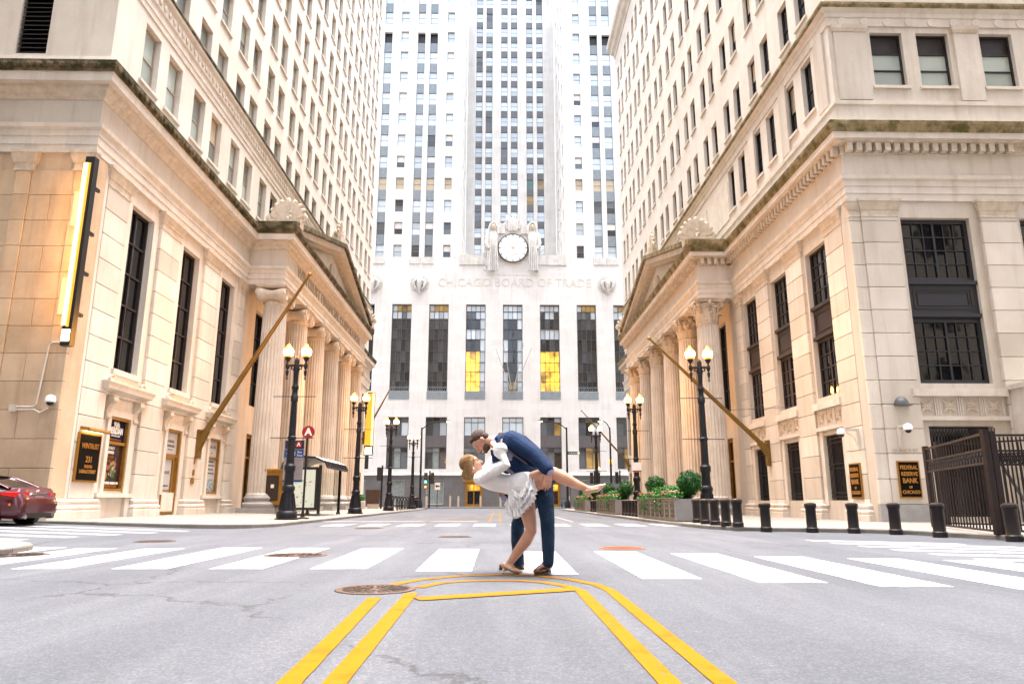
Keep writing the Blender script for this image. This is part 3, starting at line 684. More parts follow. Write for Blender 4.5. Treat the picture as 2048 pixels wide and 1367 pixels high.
# ------------------------------------------------------------------ window kit
def frame_mb(o, w, h, t, d, cols=1, rows=(0.5,), bar=0.04, mull=None):
    """frame, centre mullions and glazing bars, standing on its middle foot; n=0 is the glass plane"""
    fn = ori(o); mb = MB()
    def bx(u0, u1, v0, v1, n0, n1): mb.ext([(u0, v0), (u1, v0), (u1, v1), (u0, v1)], fn, n0, n1)
    bx(-w/2, -w/2+t, 0, h, -0.02, d); bx(w/2-t, w/2, 0, h, -0.02, d); bx(-w/2+t, w/2-t, 0, t, -0.02, d); bx(-w/2+t, w/2-t, h-t, h, -0.02, d)
    iw, ih = w-2*t, h-2*t
    for r in rows: bx(-w/2+t, w/2-t, t+ih*r-bar/2, t+ih*r+bar/2, 0.004, d*0.7)
    for c in range(1, cols):
        u = -w/2+t+iw*c/cols; b = bar*(2.2 if mull and c in mull else 1)
        e = [0.0]+sorted(rows)+[1.0]
        for r0, r1 in zip(e, e[1:]): bx(u-b/2, u+b/2, t+ih*r0+(bar/2 if r0 > 0 else 0), t+ih*r1-(bar/2 if r1 < 1 else 0), 0.004, d*(0.85 if mull and c in mull else 0.65))
    return mb
def pane_mesh(o, w, h, m, key):
    k = (o, round(w, 3), round(h, 3), m.name)
    if k not in MESH:
        fn = ori(o); mb = MB(); mb.ext([(-w/2, 0), (w/2, 0), (w/2, h), (-w/2, h)], fn, -0.012, 0.0); MESH[k] = mb.mesh('pane', m)
    return MESH[k]
def window(B, o, loc, w, h, frame_m, pick, t=0.07, d=0.09, cols=1, rows=(0.5,), bar=0.04, mull=None, name='window'):
    """pick(i,j) -> pane material or None"""
    k = ('fr', o, round(w, 3), round(h, 3), frame_m.name, cols, tuple(rows), bar)
    if k not in MESH: MESH[k] = frame_mb(o, w, h, t, d, cols, rows, bar, mull).mesh('window_frame', frame_m)
    win = inst(name, MESH[k], B, loc)
    fn = ori(o); iw, ih = w-2*t, h-2*t; e = [0.0]+sorted(rows)+[1.0]
    for i in range(cols):
        for j, (r0, r1) in enumerate(zip(e, e[1:])):
            m = pick(i, j)
            if m is None: continue
            u = -w/2+t+iw*(i+0.5)/cols; p = fn(u, t+ih*r0, 0)
            inst('pane', pane_mesh(o, iw/cols, ih*(r1-r0), m, None), win, tuple(a+b for a, b in zip(loc, p)))
    return win
# ================================================================== LEFT BANK: windows, doors, upper storeys, corner face
rnd = random.Random(3)
XW = 15.15
for c in BAYS['ionic']:
    window(LB, 'L', (-XW-0.38, c, 6.0), 1.9, 6.9, M['bronze_frame'], lambda i, j: M['glass'], 0.09, 0.12, 2, (0.2, 0.4, 0.6, 0.8), 0.07)
    sf = lambda u, v, n: (-XW+n, c+u, v)
    obj('window_sill', MB().ext([(-1.08, 5.78), (1.08, 5.78), (1.08, 5.99), (-1.08, 5.99)], sf, -0.05, 0.12), M['lime_trim'], LB)
    # hood on scroll brackets over the small window
    hood = obj('window_hood', MB().sweep([(-0.02, 4.92), (0.12, 4.92), (0.12, 5.02), (0.2, 5.06), (0.38, 5.12), (0.40, 5.24), (0.46, 5.36), (0.46, 5.42), (-0.02, 5.5)], [(-XW-0.05, c-1.42), (-XW+0.0, c-1.42), (-XW+0.0, c+1.42), (-XW-0.05, c+1.42)], 1), M['lime_trim'], LB)
    for s in (-1, 1):
        mb = MB(); mb.tube([(-XW+0.15, c+s*1.25+0.2*math.cos(a*0.5)*(1-a/20)*s, 5.55+0.16*(1-a/20)*math.sin(a*0.5)) for a in range(16)], 0.05, 5)
        mb.ext([(s*1.3, 5.45), (s*1.3, 5.6), (s*0.7, 5.45)], sf, 0.05, 0.2)
        obj('scroll_ornament', mb, M['lime_carved'], hood)
    for s in (-1, 1):
        pr = [(0.0, 4.0), (0.10, 4.02), (0.14, 4.12), (0.10, 4.25), (0.12, 4.45), (0.24, 4.62), (0.33, 4.75), (0.33, 4.9), (0.0, 4.9)]
        mb = MB().ext(pr, lambda u, v, d: (-XW+u, c+d, v), s*1.05-0.15, s*1.05+0.15)
        mb.tube([(-XW+0.22, c+s*1.05-0.17, 4.74), (-XW+0.22, c+s*1.05+0.17, 4.74)], 0.13, 10)
        mb.tube([(-XW+0.08, c+s*1.05-0.17, 4.1), (-XW+0.08, c+s*1.05+0.17, 4.1)], 0.07, 10)
        obj('scroll_bracket', mb, M['lime_carved'], LB)
    # moulded surround
    for nm, q in (('window_surround', [(-0.98, 1.2), (-0.75, 1.2), (-0.75, 4.16), (-0.98, 4.16)]), ('window_surround', [(0.75, 1.2), (0.98, 1.2), (0.98, 4.16), (0.75, 4.16)]), ('window_surround', [(-0.98, 4.16), (0.98, 4.16), (0.98, 4.42), (-0.98, 4.42)])):
        obj(nm, MB().ext(q, sf, -0.01, 0.09), M['lime_trim'], LB)
for c, nm in ((28.85, 'a'), (38.65, 'c')):
    sf = lambda u, v, n: (-XW+n, c+u, v)
    obj('window_sill', MB().ext([(-1.35, 1.05), (1.35, 1.05), (1.35, 1.22), (-1.35, 1.22)], sf, -0.02, 0.2), M['lime_trim'], LB)
    for s in (-1, 1): obj('sill_bracket', MB().ext([(s*1.05-0.16, 0.3), (s*1.05+0.16, 0.3), (s*1.05+0.16, 1.04), (s*1.05-0.16, 1.04)], sf, -0.01, 0.13), M['lime_trim'], LB)
# poster colours
navy = mat('navy_poster', (0.010, 0.006, 0.03), 0.7, 0, 0.1); plum = varied('plum_poster', (0.02, 0.005, 0.007), (0.05, 0.014, 0.012), 2.5, streak=0, bump=0, rough=0.3)
paper = mat('white_film', (0.42, 0.42, 0.42), 0.35); orange = mat('orange_print', (0.3, 0.12, 0.008), 0.4); greyp = mat('grey_print', (0.12, 0.12, 0.13), 0.5)
def panel(B, nm, c, u0, u1, v0, v1, n0, n1, m):
    return obj(nm, MB().ext([(u0, v0), (u1, v0), (u1, v1), (u0, v1)], lambda u, v, n: (-XW+n+0.22, c+u, v), n0, n1), m, B)
fl = ori('L')
def ltext(B, s, size, c, v, n, m, sx=1.0, bold=0.0): return obj('lettering', text_mb(s, size, 0.012, fl, (-XW+n+0.22, c, v), sx=sx, bold=bold), m, B)
# window 1: two posters in a gilt frame
def mkwin(B, c, z, w, h, t, d, cols, rows, bar, m, nm='window'):
    mb = frame_mb('L', w, h, t, d, cols, rows, bar); mb.v = [(x-XW-0.12, y+c, zz+z) for x, y, zz in mb.v]; return obj(nm, mb, m, B)
w1 = mkwin(LB, 28.85, 1.3, 1.5, 2.85, 0.10, 0.16, 1, (0.66,), 0.12, M['gold'])
p = panel(w1, 'poster', 28.85, -0.65, 0.65, 3.2, 4.05, -0.33, -0.31, navy)
ltext(p, '90th', 0.30, 28.85, 3.88, -0.31, M['white'], 0.8, 0.008); ltext(p, 'MERIDIAN', 0.36, 28.85, 3.63, -0.31, M['white'], 0.62, 0.012); ltext(p, 'KITCHEN & BAR', 0.09, 28.85, 3.44, -0.31, M['white']); ltext(p, '90thmeridian.com', 0.12, 28.85, 3.3, -0.31, orange)
p = panel(w1, 'poster', 28.85, -0.65, 0.65, 1.4, 3.09, -0.33, -0.31, plum)
ltext(p, 'LOCALLY', 0.15, 28.6, 2.95, -0.31, M['white'], 0.9, 0.004); ltext(p, 'INSPIRED', 0.15, 28.6, 2.78, -0.31, M['white'], 0.9, 0.004); ltext(p, 'KITCHEN', 0.13, 28.6, 2.6, -0.31, orange); ltext(p, '& BAR', 0.13, 28.5, 2.44, -0.31, orange)
ltext(p, 'LOCATED INSIDE ON', 0.125, 28.85, 1.60, -0.31, M['white'], 0.95, 0.005); ltext(p, 'THE FIRST FLOOR', 0.125, 28.85, 1.48, -0.31, orange, 0.95, 0.005)
def disc(c, u, v, r, n, m, nm, par, k=18, sy=1.0):
    q = [(u+r*math.cos(2*math.pi*i/k), v+sy*r*math.sin(2*math.pi*i/k)) for i in range(k)]
    return obj(nm, MB().ext(q, lambda a, b, d: (-XW+d+0.22, c+a, b), n, n+0.006), m, par)
disc(28.85, 0.0, 1.98, 0.42, -0.31, mat('print_black', (0.012, 0.01, 0.01), 0.4), 'print_bowl', p)
disc(28.85, 0.22, 2.78, 0.17, -0.31, mat('print_wine', (0.03, 0.01, 0.015), 0.2), 'print_glass', p); panel(p, 'print_stem', 28.85, 0.20, 0.24, 2.35, 2.62, -0.31, -0.305, greyp)
rr = random.Random(5)
for k in range(26):
    a, d = rr.random()*6.28, rr.random()**0.6*0.33
    m = [mat('print_leaf_%d' % i, c_, 0.5) for i, c_ in enumerate([(0.3, 0.07, 0.06), (0.28, 0.16, 0.09), (0.03, 0.11, 0.01), (0.3, 0.18, 0.02), (0.3, 0.25, 0.22)])][rr.randrange(5)] if k == 0 else bpy.data.materials['print_leaf_%d' % rr.randrange(5)]
    disc(28.85, d*math.cos(a), 2.12+d*math.sin(a)*0.9, 0.05+0.07*rr.random(), -0.303+0.0006*k, m, 'print_garnish', p, 7)
disc(28.85, -0.48, 1.86, 0.17, -0.300, orange, 'print_badge', p)
# the gilt door
dsf = lambda u, v, n: (-XW+n, 33.75+u, v)
dr = mkwin(LB, 33.75, 0.36, 1.5, 3.79, 0.10, 0.16, 1, (0.7,), 0.1, M['gold'], 'door')
p = panel(dr, 'door_transom_film', 33.75, -0.65, 0.65, 3.05, 4.05, -0.33, -0.31, paper)
ltext(p, 'CENTRAL', 0.18, 33.75, 3.62, -0.31, greyp, 0.9); ltext(p, 'STANDARD', 0.18, 33.75, 3.42, -0.31, greyp, 0.9); ltext(p, 'TIME TO GATHER', 0.06, 33.75, 3.25, -0.31, greyp)
for u0, u1, v0, v1 in ((-0.65, -0.5, 0.46, 2.95), (0.3, 0.42, 0.46, 2.95), (-0.5, 0.3, 0.46, 0.85), (-0.5, 0.3, 2.82, 2.95), (0.58, 0.65, 0.46, 2.95)): panel(dr, 'door_stile', 33.75, u0, u1, v0, v1, -0.32, -0.24, M['gold'])
p = panel(dr, 'door_pane', 33.75, -0.5, 0.3, 0.86, 2.81, -0.33, -0.31, paper); ltext(p, 'LEASE', 0.2, 33.65, 2.2, -0.31, greyp, 0.9); ltext(p, 'AVAILABLE', 0.1, 33.65, 1.6, -0.31, greyp); panel(p, 'mail_slot', 33.75, -0.48, 0.28, 1.36, 1.42, -0.31, -0.28, M['gold'])
panel(dr, 'side_pane', 33.75, 0.42, 0.58, 0.5, 2.95, -0.33, -0.31, paper); panel(dr, 'kick_plate', 33.75, -0.65, 0.65, 0.33, 0.455, -0.32, -0.22, M['gold'])
# window 3
w3 = mkwin(LB, 38.65, 1.3, 1.5, 2.85, 0.10, 0.16, 1, (0.66,), 0.1, M['gold'])
p = panel(w3, 'poster', 38.65, -0.65, 0.65, 3.2, 4.05, -0.33, -0.31, paper); ltext(p, 'BEACON', 0.24, 38.65, 3.72, -0.31, greyp, 0.95); ltext(p, 'bar', 0.1, 38.65, 3.4, -0.31, greyp)
p = panel(w3, 'poster', 38.65, -0.65, 0.65, 2.05, 3.09, -0.33, -0.31, paper); panel(w3, 'poster', 38.65, -0.65, 0.65, 1.4, 2.05, -0.33, -0.31, varied('blue_grey_print', (0.05, 0.08, 0.10), (0.45, 0.5, 0.52), 9, streak=0, bump=0))
for k in range(4): ltext(p, ['HAPPY HOUR', 'MONDAY TO FRIDAY', 'PRIVATE EVENTS', 'TEXAS STREET FOOD'][k], 0.1, 38.65, 2.95-0.2*k, -0.31, greyp)
# behind and beyond the porch
for c in Lfar:
    por = 41 < c < 67
    if por:
        window(LB, 'L', (-XW-0.38, c, 6.6), 2.0, 6.0, M['dark_frame'], lambda i, j: M['glass'], 0.1, 0.12, 2, (0.25, 0.5, 0.75), 0.06)
        window(LB, 'L', (-XW-0.38, c, 0.33), 1.9, 4.57, M['gold'], lambda i, j: M['glass'], 0.2, 0.14, 2, (0.72,), 0.12, name='door')
    else:
        window(LB, 'L', (-XW-0.38, c, 6.0), 1.9, 6.7, M['bronze_frame'], lambda i, j: M['glass'], 0.09, 0.12, 2, (0.25, 0.5, 0.75), 0.06)
        window(LB, 'L', (-XW-0.38, c, 1.2), 1.6, 2.8, M['gold'], lambda i, j: M['glass'], 0.1, 0.12, 2, (0.6,), 0.06)
# --- upper storeys, left
XU = 15.2; UT = 70.0
lcols = [27.31+4.98*k+d for k in range(11) for d in (0.0, 2.23)]
lheads = [21.05]+[25.16+3.87*j for j in range(12)]
lh = [(y, y+1.37, h-(2.7 if j == 0 else 2.45), h) for y in lcols for j, h in enumerate(lheads) if h < UT-1.2]
UW = lambda u, v, n: (-XU+n, u, v)
obj('upper_wall', MB().wall(UW, 25.1, 82.0, 17.0, UT, lh, 0.34), M['lime_up'], LB)
LWS = None
for a, b, z0, z1 in lh:
    if not inframe(-XU, (a+b)/2, (z0+z1)/2, 40): continue
    if 43 < a and z1 < 22: continue
    k = rnd.random(); blind = k < 0.35
    w = window(LB, 'L', (-XU-0.30, (a+b)/2, z0), b-a, z1-z0, M['tan_frame'], lambda i, j: M['blind'] if (blind and j == 1 and k < 0.12) else M['glass_up'], 0.07, 0.07, 1, (0.5,), 0.05)
    if 'sillL' not in MESH: MESH['sillL'] = MB().box(-0.06, 0.10, -0.80, 0.80, -0.13, -0.002).mesh('window_sill', M['lime_trim'])
    inst('window_sill', MESH['sillL'], w, (-XU, (a+b)/2, z0))
obj('upper_corner_wall', MB().wall(lambda u, v, n: (u, 25.1-n, v), -39, -XU, 17.0, UT, [(-18.95, -17.75, 17.98, 21.2), (-22.5, -21.2, 17.98, 21.2), (-18.95, -17.75, 25, 28)], 0.4), M['lime'], LB)
obj('upper_core', MB().box(-16.0, -38.9, 25.8, 81.6, 16.9, UT-0.1), M['dark_frame'], LB)
obj('upper_end_wall', MB().box(-15.21, -38.8, 81.62, 81.98, 17, UT), M['lime_up'], LB)
fp = [(-39, 25.1), (-XU, 25.1), (-XU, 82.0)]
obj('blocking_course', MB().sweep([(-0.1, 17.0), (0.2, 17.0), (0.2, 17.45), (0.12, 17.5), (0.06, 17.85), (-0.1, 17.9)], fp, 1), M['lime_trim'], LB)
obj('string_course', MB().sweep([(-0.1, 21.5), (0.05, 21.5), (0.06, 21.75), (0.10, 21.8), (0.10, 22.1), (0.18, 22.2), (0.18, 22.75), (0.30, 22.85), (0.34, 22.98), (-0.1, 23.05)], fp, 1), M['lime_trim'], LB)
obj('string_course_gutter', MB().sweep([(-0.05, 23.04), (0.34, 22.99), (0.38, 23.1), (0.36, 23.22), (-0.05, 23.3)], fp, 1), M['moss'], LB)
mb = MB()
y = 26.0
while y < 60: mb.ell((-XU+0.2, y, 22.48), (0.05, 0.16, 0.17), 6, 4); y += 0.46
tag(obj('rosette_band', mb, M['lime_carved'], LB, True), kind='stuff')
# louvred opening on the corner face
lv = obj('louvre', MB().box(-18.95, -17.75, 25.35, 25.4, 17.98, 21.2), M['black'], LB)
for k in range(16): obj('slat', MB().add([(-18.93, 25.16, 18.05+k*0.2), (-17.77, 25.16, 18.05+k*0.2), (-17.77, 25.34, 18.2+k*0.2), (-18.93, 25.34, 18.2+k*0.2), (-18.93, 25.16, 18.08+k*0.2), (-17.77, 25.16, 18.08+k*0.2), (-17.77, 25.34, 18.23+k*0.2), (-18.93, 25.34, 18.23+k*0.2)], [(0, 1, 2, 3), (4, 5, 6, 7), (0, 1, 5, 4), (2, 3, 7, 6)]), M['iron_brown'], lv)
# --- corner face of the left bank: coursed blocks
YF = 24.65
obj('corner_wall', MB().box(-38, -14.99-0.02, YF+0.06, YF+0.9, 0.0, 13.6), M['lime_dirty'], LB)
z = 0.31; row = 0; mm_ = {}
while z < 12.8:
    h = min(0.985, 12.82-z) if z > 0.9 else 0.69
    edges = [-15.0, -15.62, -17.2, -17.75, -19.6, -21.5] if row % 2 == 0 else [-15.0, -15.62, -16.4, -17.2, -17.75, -18.7, -20.6]
    for a, b in zip(edges, edges[1:]):
        m_ = (a+b)/2; proud = 0.10 if m_ > -15.62 else (0.05 if m_ > -17.2 else (0.09 if m_ > -17.75 else 0.0))
        key = (round(a-b, 2), round(h, 3), proud)
        if key not in mm_: mm_[key] = MB().bbox(-(a-b)/2+0.006, (a-b)/2-0.006, 0-proud, 0.08, 0.006, h-0.006, 0.012).mesh('stone_block', M['lime_dirty'])
        inst('stone_block', mm_[key], LB, ((a+b)/2, YF, z))
    z += h; row += 1
obj('corner_pilaster', MB().box(-15.02, -15.16, YF+0.07, 25.73, 0.3, 13.56), M['lime'], LB)
for a, b in ((-14.98, -15.66), (-17.14, -17.82)):
    obj('pilaster_capital', MB().sweep([(-0.08, 12.78), (0.03, 12.78), (0.03, 12.84), (0.0, 12.86), (0.0, 13.05), (0.05, 13.1), (0.11, 13.3), (0.13, 13.42), (0.17, 13.44), (0.17, 13.548), (-0.08, 13.548)], [(b, YF+0.06), (b, YF-0.10), (a, YF-0.10), (a, YF+0.06)], 1), M['lime_carved'], LB)
obj('pilaster_base', MB().sweep([(-0.08, 0.2), (0.24, 0.2), (0.24, 0.56), (0.2, 0.6), (0.22, 0.68), (0.15, 0.76), (0.17, 0.9), (0.05, 0.98), (-0.08, 0.99)], [(-15.62, YF-0.1), (-15.0, YF-0.1), (-15.0, 25.7)], 1), M['lime_trim'], LB)
# frieze lettering over the left porch
obj('lettering', text_mb('WINTRUST FINANCIAL CORPORATION', 1.02, 0.04, fl, (-12.83+0.0, 54.1, 15.2), sx=1.15, bold=0.004), M['letter_cut'], LB)

# ================================================================== RIGHT BANK
def pickg(i, j): return M['glass']
for c in BAYS['corinth']:
    window(RB, 'R', (XW+0.30, c, 10.05), 2.3, 2.7, M['bronze_frame'], pickg, 0.1, 0.07, 4, (0.25, 0.5, 0.75), 0.04, mull=(2,))
    window(RB, 'R', (XW+0.30, c, 5.62), 2.3, 2.75, M['bronze_frame'], pickg, 0.1, 0.07, 4, (0.25, 0.5, 0.75), 0.04, mull=(2,))
    sf = lambda u, v, n: (XW-n, c-u, v)
    sp = obj('spandrel', MB().ext([(-1.15, 8.38), (1.15, 8.38), (1.15, 10.04), (-1.15, 10.04)], sf, -0.34, -0.16), M['spandrel_brown'], RB)
    mb = MB()
    for q in ([(-0.95, 8.75), (0.95, 8.75), (0.95, 8.80), (-0.95, 8.80)], [(-0.95, 9.62), (0.95, 9.62), (0.95, 9.67), (-0.95, 9.67)], [(-0.95, 8.81), (-0.9, 8.81), (-0.9, 9.61), (-0.95, 9.61)], [(0.9, 8.81), (0.95, 8.81), (0.95, 9.61), (0.9, 9.61)]): mb.ext(q, sf, -0.161, -0.12)
    obj('panel_moulding', mb, M['bronze_frame'], sp)
    for z0 in (8.40, 9.86): obj('spandrel_cornice', MB().ext([(-1.15, z0), (1.15, z0), (1.15, z0+0.16), (-1.15, z0+0.16)], sf, -0.161, -0.03), M['bronze_frame'], sp)
    def apron(B_, sf_, hw, fr_n):
        ap = obj('carved_frieze', MB().ext([(-hw, 4.25), (hw, 4.25), (hw, 5.05), (-hw, 5.05)], sf_, -0.02, 0.05), M['lime'], B_)
        obj('frieze_cornice', MB().ext([(-hw-0.1, 5.05), (hw+0.1, 5.05), (hw+0.1, 5.36), (-hw-0.1, 5.36)], sf_, -0.02, 0.24), M['lime_trim'], ap)
        obj('frieze_ledge', MB().ext([(-hw-0.1, 4.08), (hw+0.1, 4.08), (hw+0.1, 4.25), (-hw-0.1, 4.25)], sf_, -0.02, 0.15), M['lime_trim'], ap)
        for k in range(fr_n):
            u = -hw+2*hw*(k+0.5)/fr_n; mb = MB()
            for i in range(8):
                a = math.pi/4*i; p0 = sf_(u, 4.65, 0.06); p1 = sf_(u+0.27*math.cos(a)*(1.25 if i % 2 else 0.8), 4.65+0.27*math.sin(a)*(1.25 if i % 2 else 0.8), 0.07)
                mb.tube([p0, tuple((x+y)/2 for x, y in zip(p0, p1)), p1], [0.03, 0.075, 0.02], 6)
            mb.ell(sf_(u, 4.65, 0.08), (0.07, 0.07, 0.07), 8, 6); obj('rosette', mb, M['lime_carved'], ap, True)
        for k in range(fr_n+1):
            u = -hw+2*hw*k/fr_n
            for t in (-0.09, 0.0, 0.09):
                if abs(u+t) < hw: obj('triglyph_bar', MB().ext([(u+t-0.032, 4.27), (u+t+0.032, 4.27), (u+t+0.032, 5.04), (u+t-0.032, 5.04)], sf_, 0.049, 0.09), M['lime_trim'], ap)
    apron(RB, sf, 1.28, 3)
    # barred ground floor window
    g = window(RB, 'R', (XW+0.36, c, 0.94), 1.85, 2.92, M['dark_frame'], lambda i, j: M['glass_r'], 0.05, 0.06, 1, (), 0.04)
    mb = MB()
    for k in range(15): 
        u = -0.86+k*1.72/14; p = sf(u, 0.98, -0.12); mb.box(p[0]-0.014, p[0]+0.014, p[1]-0.014, p[1]+0.014, 0.97, 3.82)
    for v in (1.1, 1.28, 2.35, 2.55, 3.5, 3.68): q = sf(0, v, -0.12); mb.box(q[0]-0.018, q[0]+0.018, c-0.92, c+0.92, v-0.018, v+0.018)
    obj('window_bars', mb, M['iron'], g)
    for s in (-1, 1): obj('window_surround', MB().ext([(s*1.1-0.17, 0.7), (s*1.1+0.17, 0.7), (s*1.1+0.17, 4.07), (s*1.1-0.17, 4.07)], sf, -0.01, 0.06), M['lime_trim'], RB)
for c in Rfar:
    if 43 < c < 69:
        window(RB, 'R', (XW+0.38, c, 6.6), 2.0, 6.0, M['dark_frame'], pickg, 0.1, 0.12, 2, (0.25, 0.5, 0.75), 0.06)
        window(RB, 'R', (XW+0.38, c, 0.12), 1.9, 4.78, M['gold'], pickg, 0.2, 0.14, 2, (0.72,), 0.12, name='door')
    else:
        window(RB, 'R', (XW+0.38, c, 6.0), 1.9, 6.7, M['bronze_frame'], pickg, 0.09, 0.12, 2, (0.25, 0.5, 0.75), 0.06)
        window(RB, 'R', (XW+0.38, c, 1.2), 1.6, 2.8, M['dark_frame'], pickg, 0.1, 0.12, 2, (0.6,), 0.06)
# --- upper storeys, right
RT = 59.3
rcols = [30.71+4.78*k+d for k in range(11) for d in (0.0, 2.05)]
rheads = [22.2]+[26.97+4.69*j for j in range(7)]
rh = [(y, y+1.15, h-(2.85 if j == 0 else 2.55), h) for y in rcols for j, h in enumerate(rheads)]
rh = [q for q in rh if not (q[3] < 23 and q[0] > 43)]
RU = lambda u, v, n: (XU-n, u, v)
obj('upper_wall', MB().wall(RU, 28.8, 83.2, 17.0, RT, rh, 0.34), M['lime_up'], RB)
for a, b, z0, z1 in rh:
    if not inframe(XU, (a+b)/2, (z0+z1)/2, 40): continue
    k = rnd.random()
    w = window(RB, 'R', (XU+0.30, (a+b)/2, z0), b-a, z1-z0, M['dark_frame'], lambda i, j: M['blind'] if (j == 1 and k < 0.25) else M['glass_r'], 0.06, 0.07, 1, (0.48,), 0.05)
    if 'sillR' not in MESH: MESH['sillR'] = MB().box(0.06, -0.10, -0.68, 0.68, -0.13, -0.002).mesh('window_sill', M['lime_trim'])
    inst('window_sill', MESH['sillR'], w, (XU, (a+b)/2, z0))
sh = [(17.14, 18.64, 19.35, 22.1), (19.3, 20.8, 19.35, 22.1), (22.27, 23.8, 19.35, 22.1)]
obj('upper_corner_wall', MB().wall(lambda u, v, n: (u, 28.8-n, v), XU, 39, 17.0, RT, sh, 0.35), M['lime'], RB)
for a, b, z0, z1 in sh:
    w = window(RB, 'F', ((a+b)/2, 28.8+0.30, z0), b-a, z1-z0, M['spandrel_brown'], lambda i, j: (M['glass_up'] if j < 2 else M['spandrel_brown']), 0.07, 0.1, 1, (0.33, 0.66), 0.06)
    obj('window_sill', MB().box(a-0.1, b+0.1, 28.7, 28.85, z0-0.14, z0-0.002), M['lime_trim'], RB)
obj('upper_core', MB().box(16.0, 38.9, 29.5, 82.8, 16.9, RT-0.1), M['dark_frame'], RB)
obj('upper_end_wall', MB().box(15.21, 38.8, 82.82, 83.18, 17, RT), M['lime_up'], RB)
rp = [(39, 28.8), (XU, 28.8), (XU, 83.2)]
obj('blocking_course', MB().sweep([(-0.1, 17.0), (0.22, 17.0), (0.22, 17.5), (0.05, 17.6), (0.05, 18.3), (0.12, 18.36), (0.12, 18.55), (-0.1, 18.6)], rp, -1), M['lime_trim'], RB)
obj('string_course', MB().sweep([(-0.1, 22.4), (0.06, 22.4), (0.06, 22.8), (0.12, 22.84), (0.12, 23.05), (0.3, 23.2), (-0.1, 23.3)], rp, -1), M['lime_trim'], RB)
obj('string_course_gutter', MB().sweep([(-0.05, 23.29), (0.3, 23.21), (0.36, 23.34), (0.36, 23.46), (-0.05, 23.52)], rp, -1), M['moss_r'], RB)
for k in range(9): obj('roundel', MB().ext([(0.22*math.cos(i*math.pi/8), 0.22*math.sin(i*math.pi/8)) for i in range(16)], lambda u, v, n: (15.9+k*1.05+u, 28.8-n, 22.6+v), 0.05, 0.10), M['lime_trim'], RB)
obj('roof_cornice', MB().sweep([(-0.1, 57.6), (0.1, 57.6), (0.15, 58.0), (0.5, 58.2), (0.7, 58.6), (1.0, 58.8), (1.1, 59.3), (-0.1, 59.4)], rp, -1), M['lime_trim'], RB)
# pilasters between the attic windows
for k in range(3):
    y = 29.75 if k == 0 else 30.71-0.8+4.78*k-0.55
    obj('attic_pilaster', MB().box(XU-0.12, XU+0.02, y-0.5, y+0.42, 18.6, 22.39), M['lime'], RB)
for x0, x1 in ((15.4, 16.9), (21.0, 22.1)):
    obj('attic_pilaster', MB().box(x0, x1, 28.68, 28.82, 18.6, 22.39), M['lime'], RB)
    obj('attic_capital', MB().sweep([(-0.05, 22.05), (0.03, 22.05), (0.08, 22.2), (0.1, 22.392), (-0.05, 22.392)], [(x0, 28.85), (x0, 28.68), (x1, 28.68), (x1, 28.85)], 1), M['lime_carved'], RB)
for k in range(6): # sunk panels beside the porch gable
    y = 43.6+k*4.78
    obj('wall_panel', MB().box(XU-0.05, XU+0.02, y, y+3.6, 19.0, 21.6), M['lime_trim'], RB)
# --- corner face of the right bank
YR = 28.35
obj('corner_wall', MB().wall(lambda u, v, n: (u, YR+0.06-n, v), 15.02, 38, 0, 13.6, [(17.25, 20.25, 5.6, 12.8), (17.35, 20.0, 0.3, 3.86), (22.45, 25.4, 5.6, 12.8)], 0.45), M['lime'], RB)
obj('corner_wall_return', MB().box(15.02, 15.16, YR+0.07, 29.08, 0.1, 13.56), M['lime'], RB)
for c in (18.75, 23.92):
    for z0 in (5.62, 10.02):
        window(RB, 'F', (c, YR+0.06+0.3, z0), 3.0, 2.75, mat('slate_frame', (0.014, 0.0145, 0.019), 0.5) if 'slate_frame' not in bpy.data.materials else bpy.data.materials['slate_frame'], pickg, 0.16, 0.09, 6, (0.25, 0.5, 0.75), 0.04, mull=(3,))
    fm = bpy.data.materials['slate_frame']
    sf = lambda u, v, n: (c+u, YR+0.06-n, v)
    sp = obj('spandrel', MB().ext([(-1.5, 8.38), (1.5, 8.38), (1.5, 10.01), (-1.5, 10.01)], sf, -0.34, -0.16), fm, RB)
    mb = MB()
    for u0, u1, v0, v1 in ((-1.25, 1.25, 8.78, 8.84), (-1.25, 1.25, 9.6, 9.66), (-1.25, -1.19, 8.85, 9.59), (1.19, 1.25, 8.85, 9.59), (-1.1, 1.1, 8.92, 8.95), (-1.1, 1.1, 9.49, 9.52), (-1.1, -1.07, 8.96, 9.48), (1.07, 1.1, 8.96, 9.48)): mb.ext([(u0, v0), (u1, v0), (u1, v1), (u0, v1)], sf, -0.161, -0.13)
    obj('panel_moulding', mb, M['bronze_frame'], sp)
    for z0 in (8.42, 9.84): obj('spandrel_cornice', MB().ext([(-1.5, z0), (1.5, z0), (1.5, z0+0.15), (-1.5, z0+0.15)], sf, -0.161, -0.04), fm, sp)
sf = lambda u, v, n: (18.7+u, YR+0.06-n, v)
apron(RB, sf, 1.85, 4)
g = window(RB, 'F', (18.68, YR+0.06+0.4, 0.3), 2.65, 3.56, M['dark_frame'], lambda i, j: M['glass_r'], 0.06, 0.06, 1, (), 0.04)
mb = MB()
for k in range(20): mb.box(17.42+k*0.132-0.015, 17.42+k*0.132+0.015, YR+0.1, YR+0.13, 0.35, 3.5); mb.tube([(17.42+k*0.132, YR+0.11, 3.5), (17.45+k*0.132, YR-0.02, 3.62), (17.42+k*0.132, YR-0.08, 3.78)], 0.015, 5)
for v in (0.5, 1.8, 3.2): mb.box(17.36, 19.99, YR+0.095, YR+0.135, v-0.02, v+0.02)
obj('window_bars', mb, M['iron'], g)
mm_ = {}
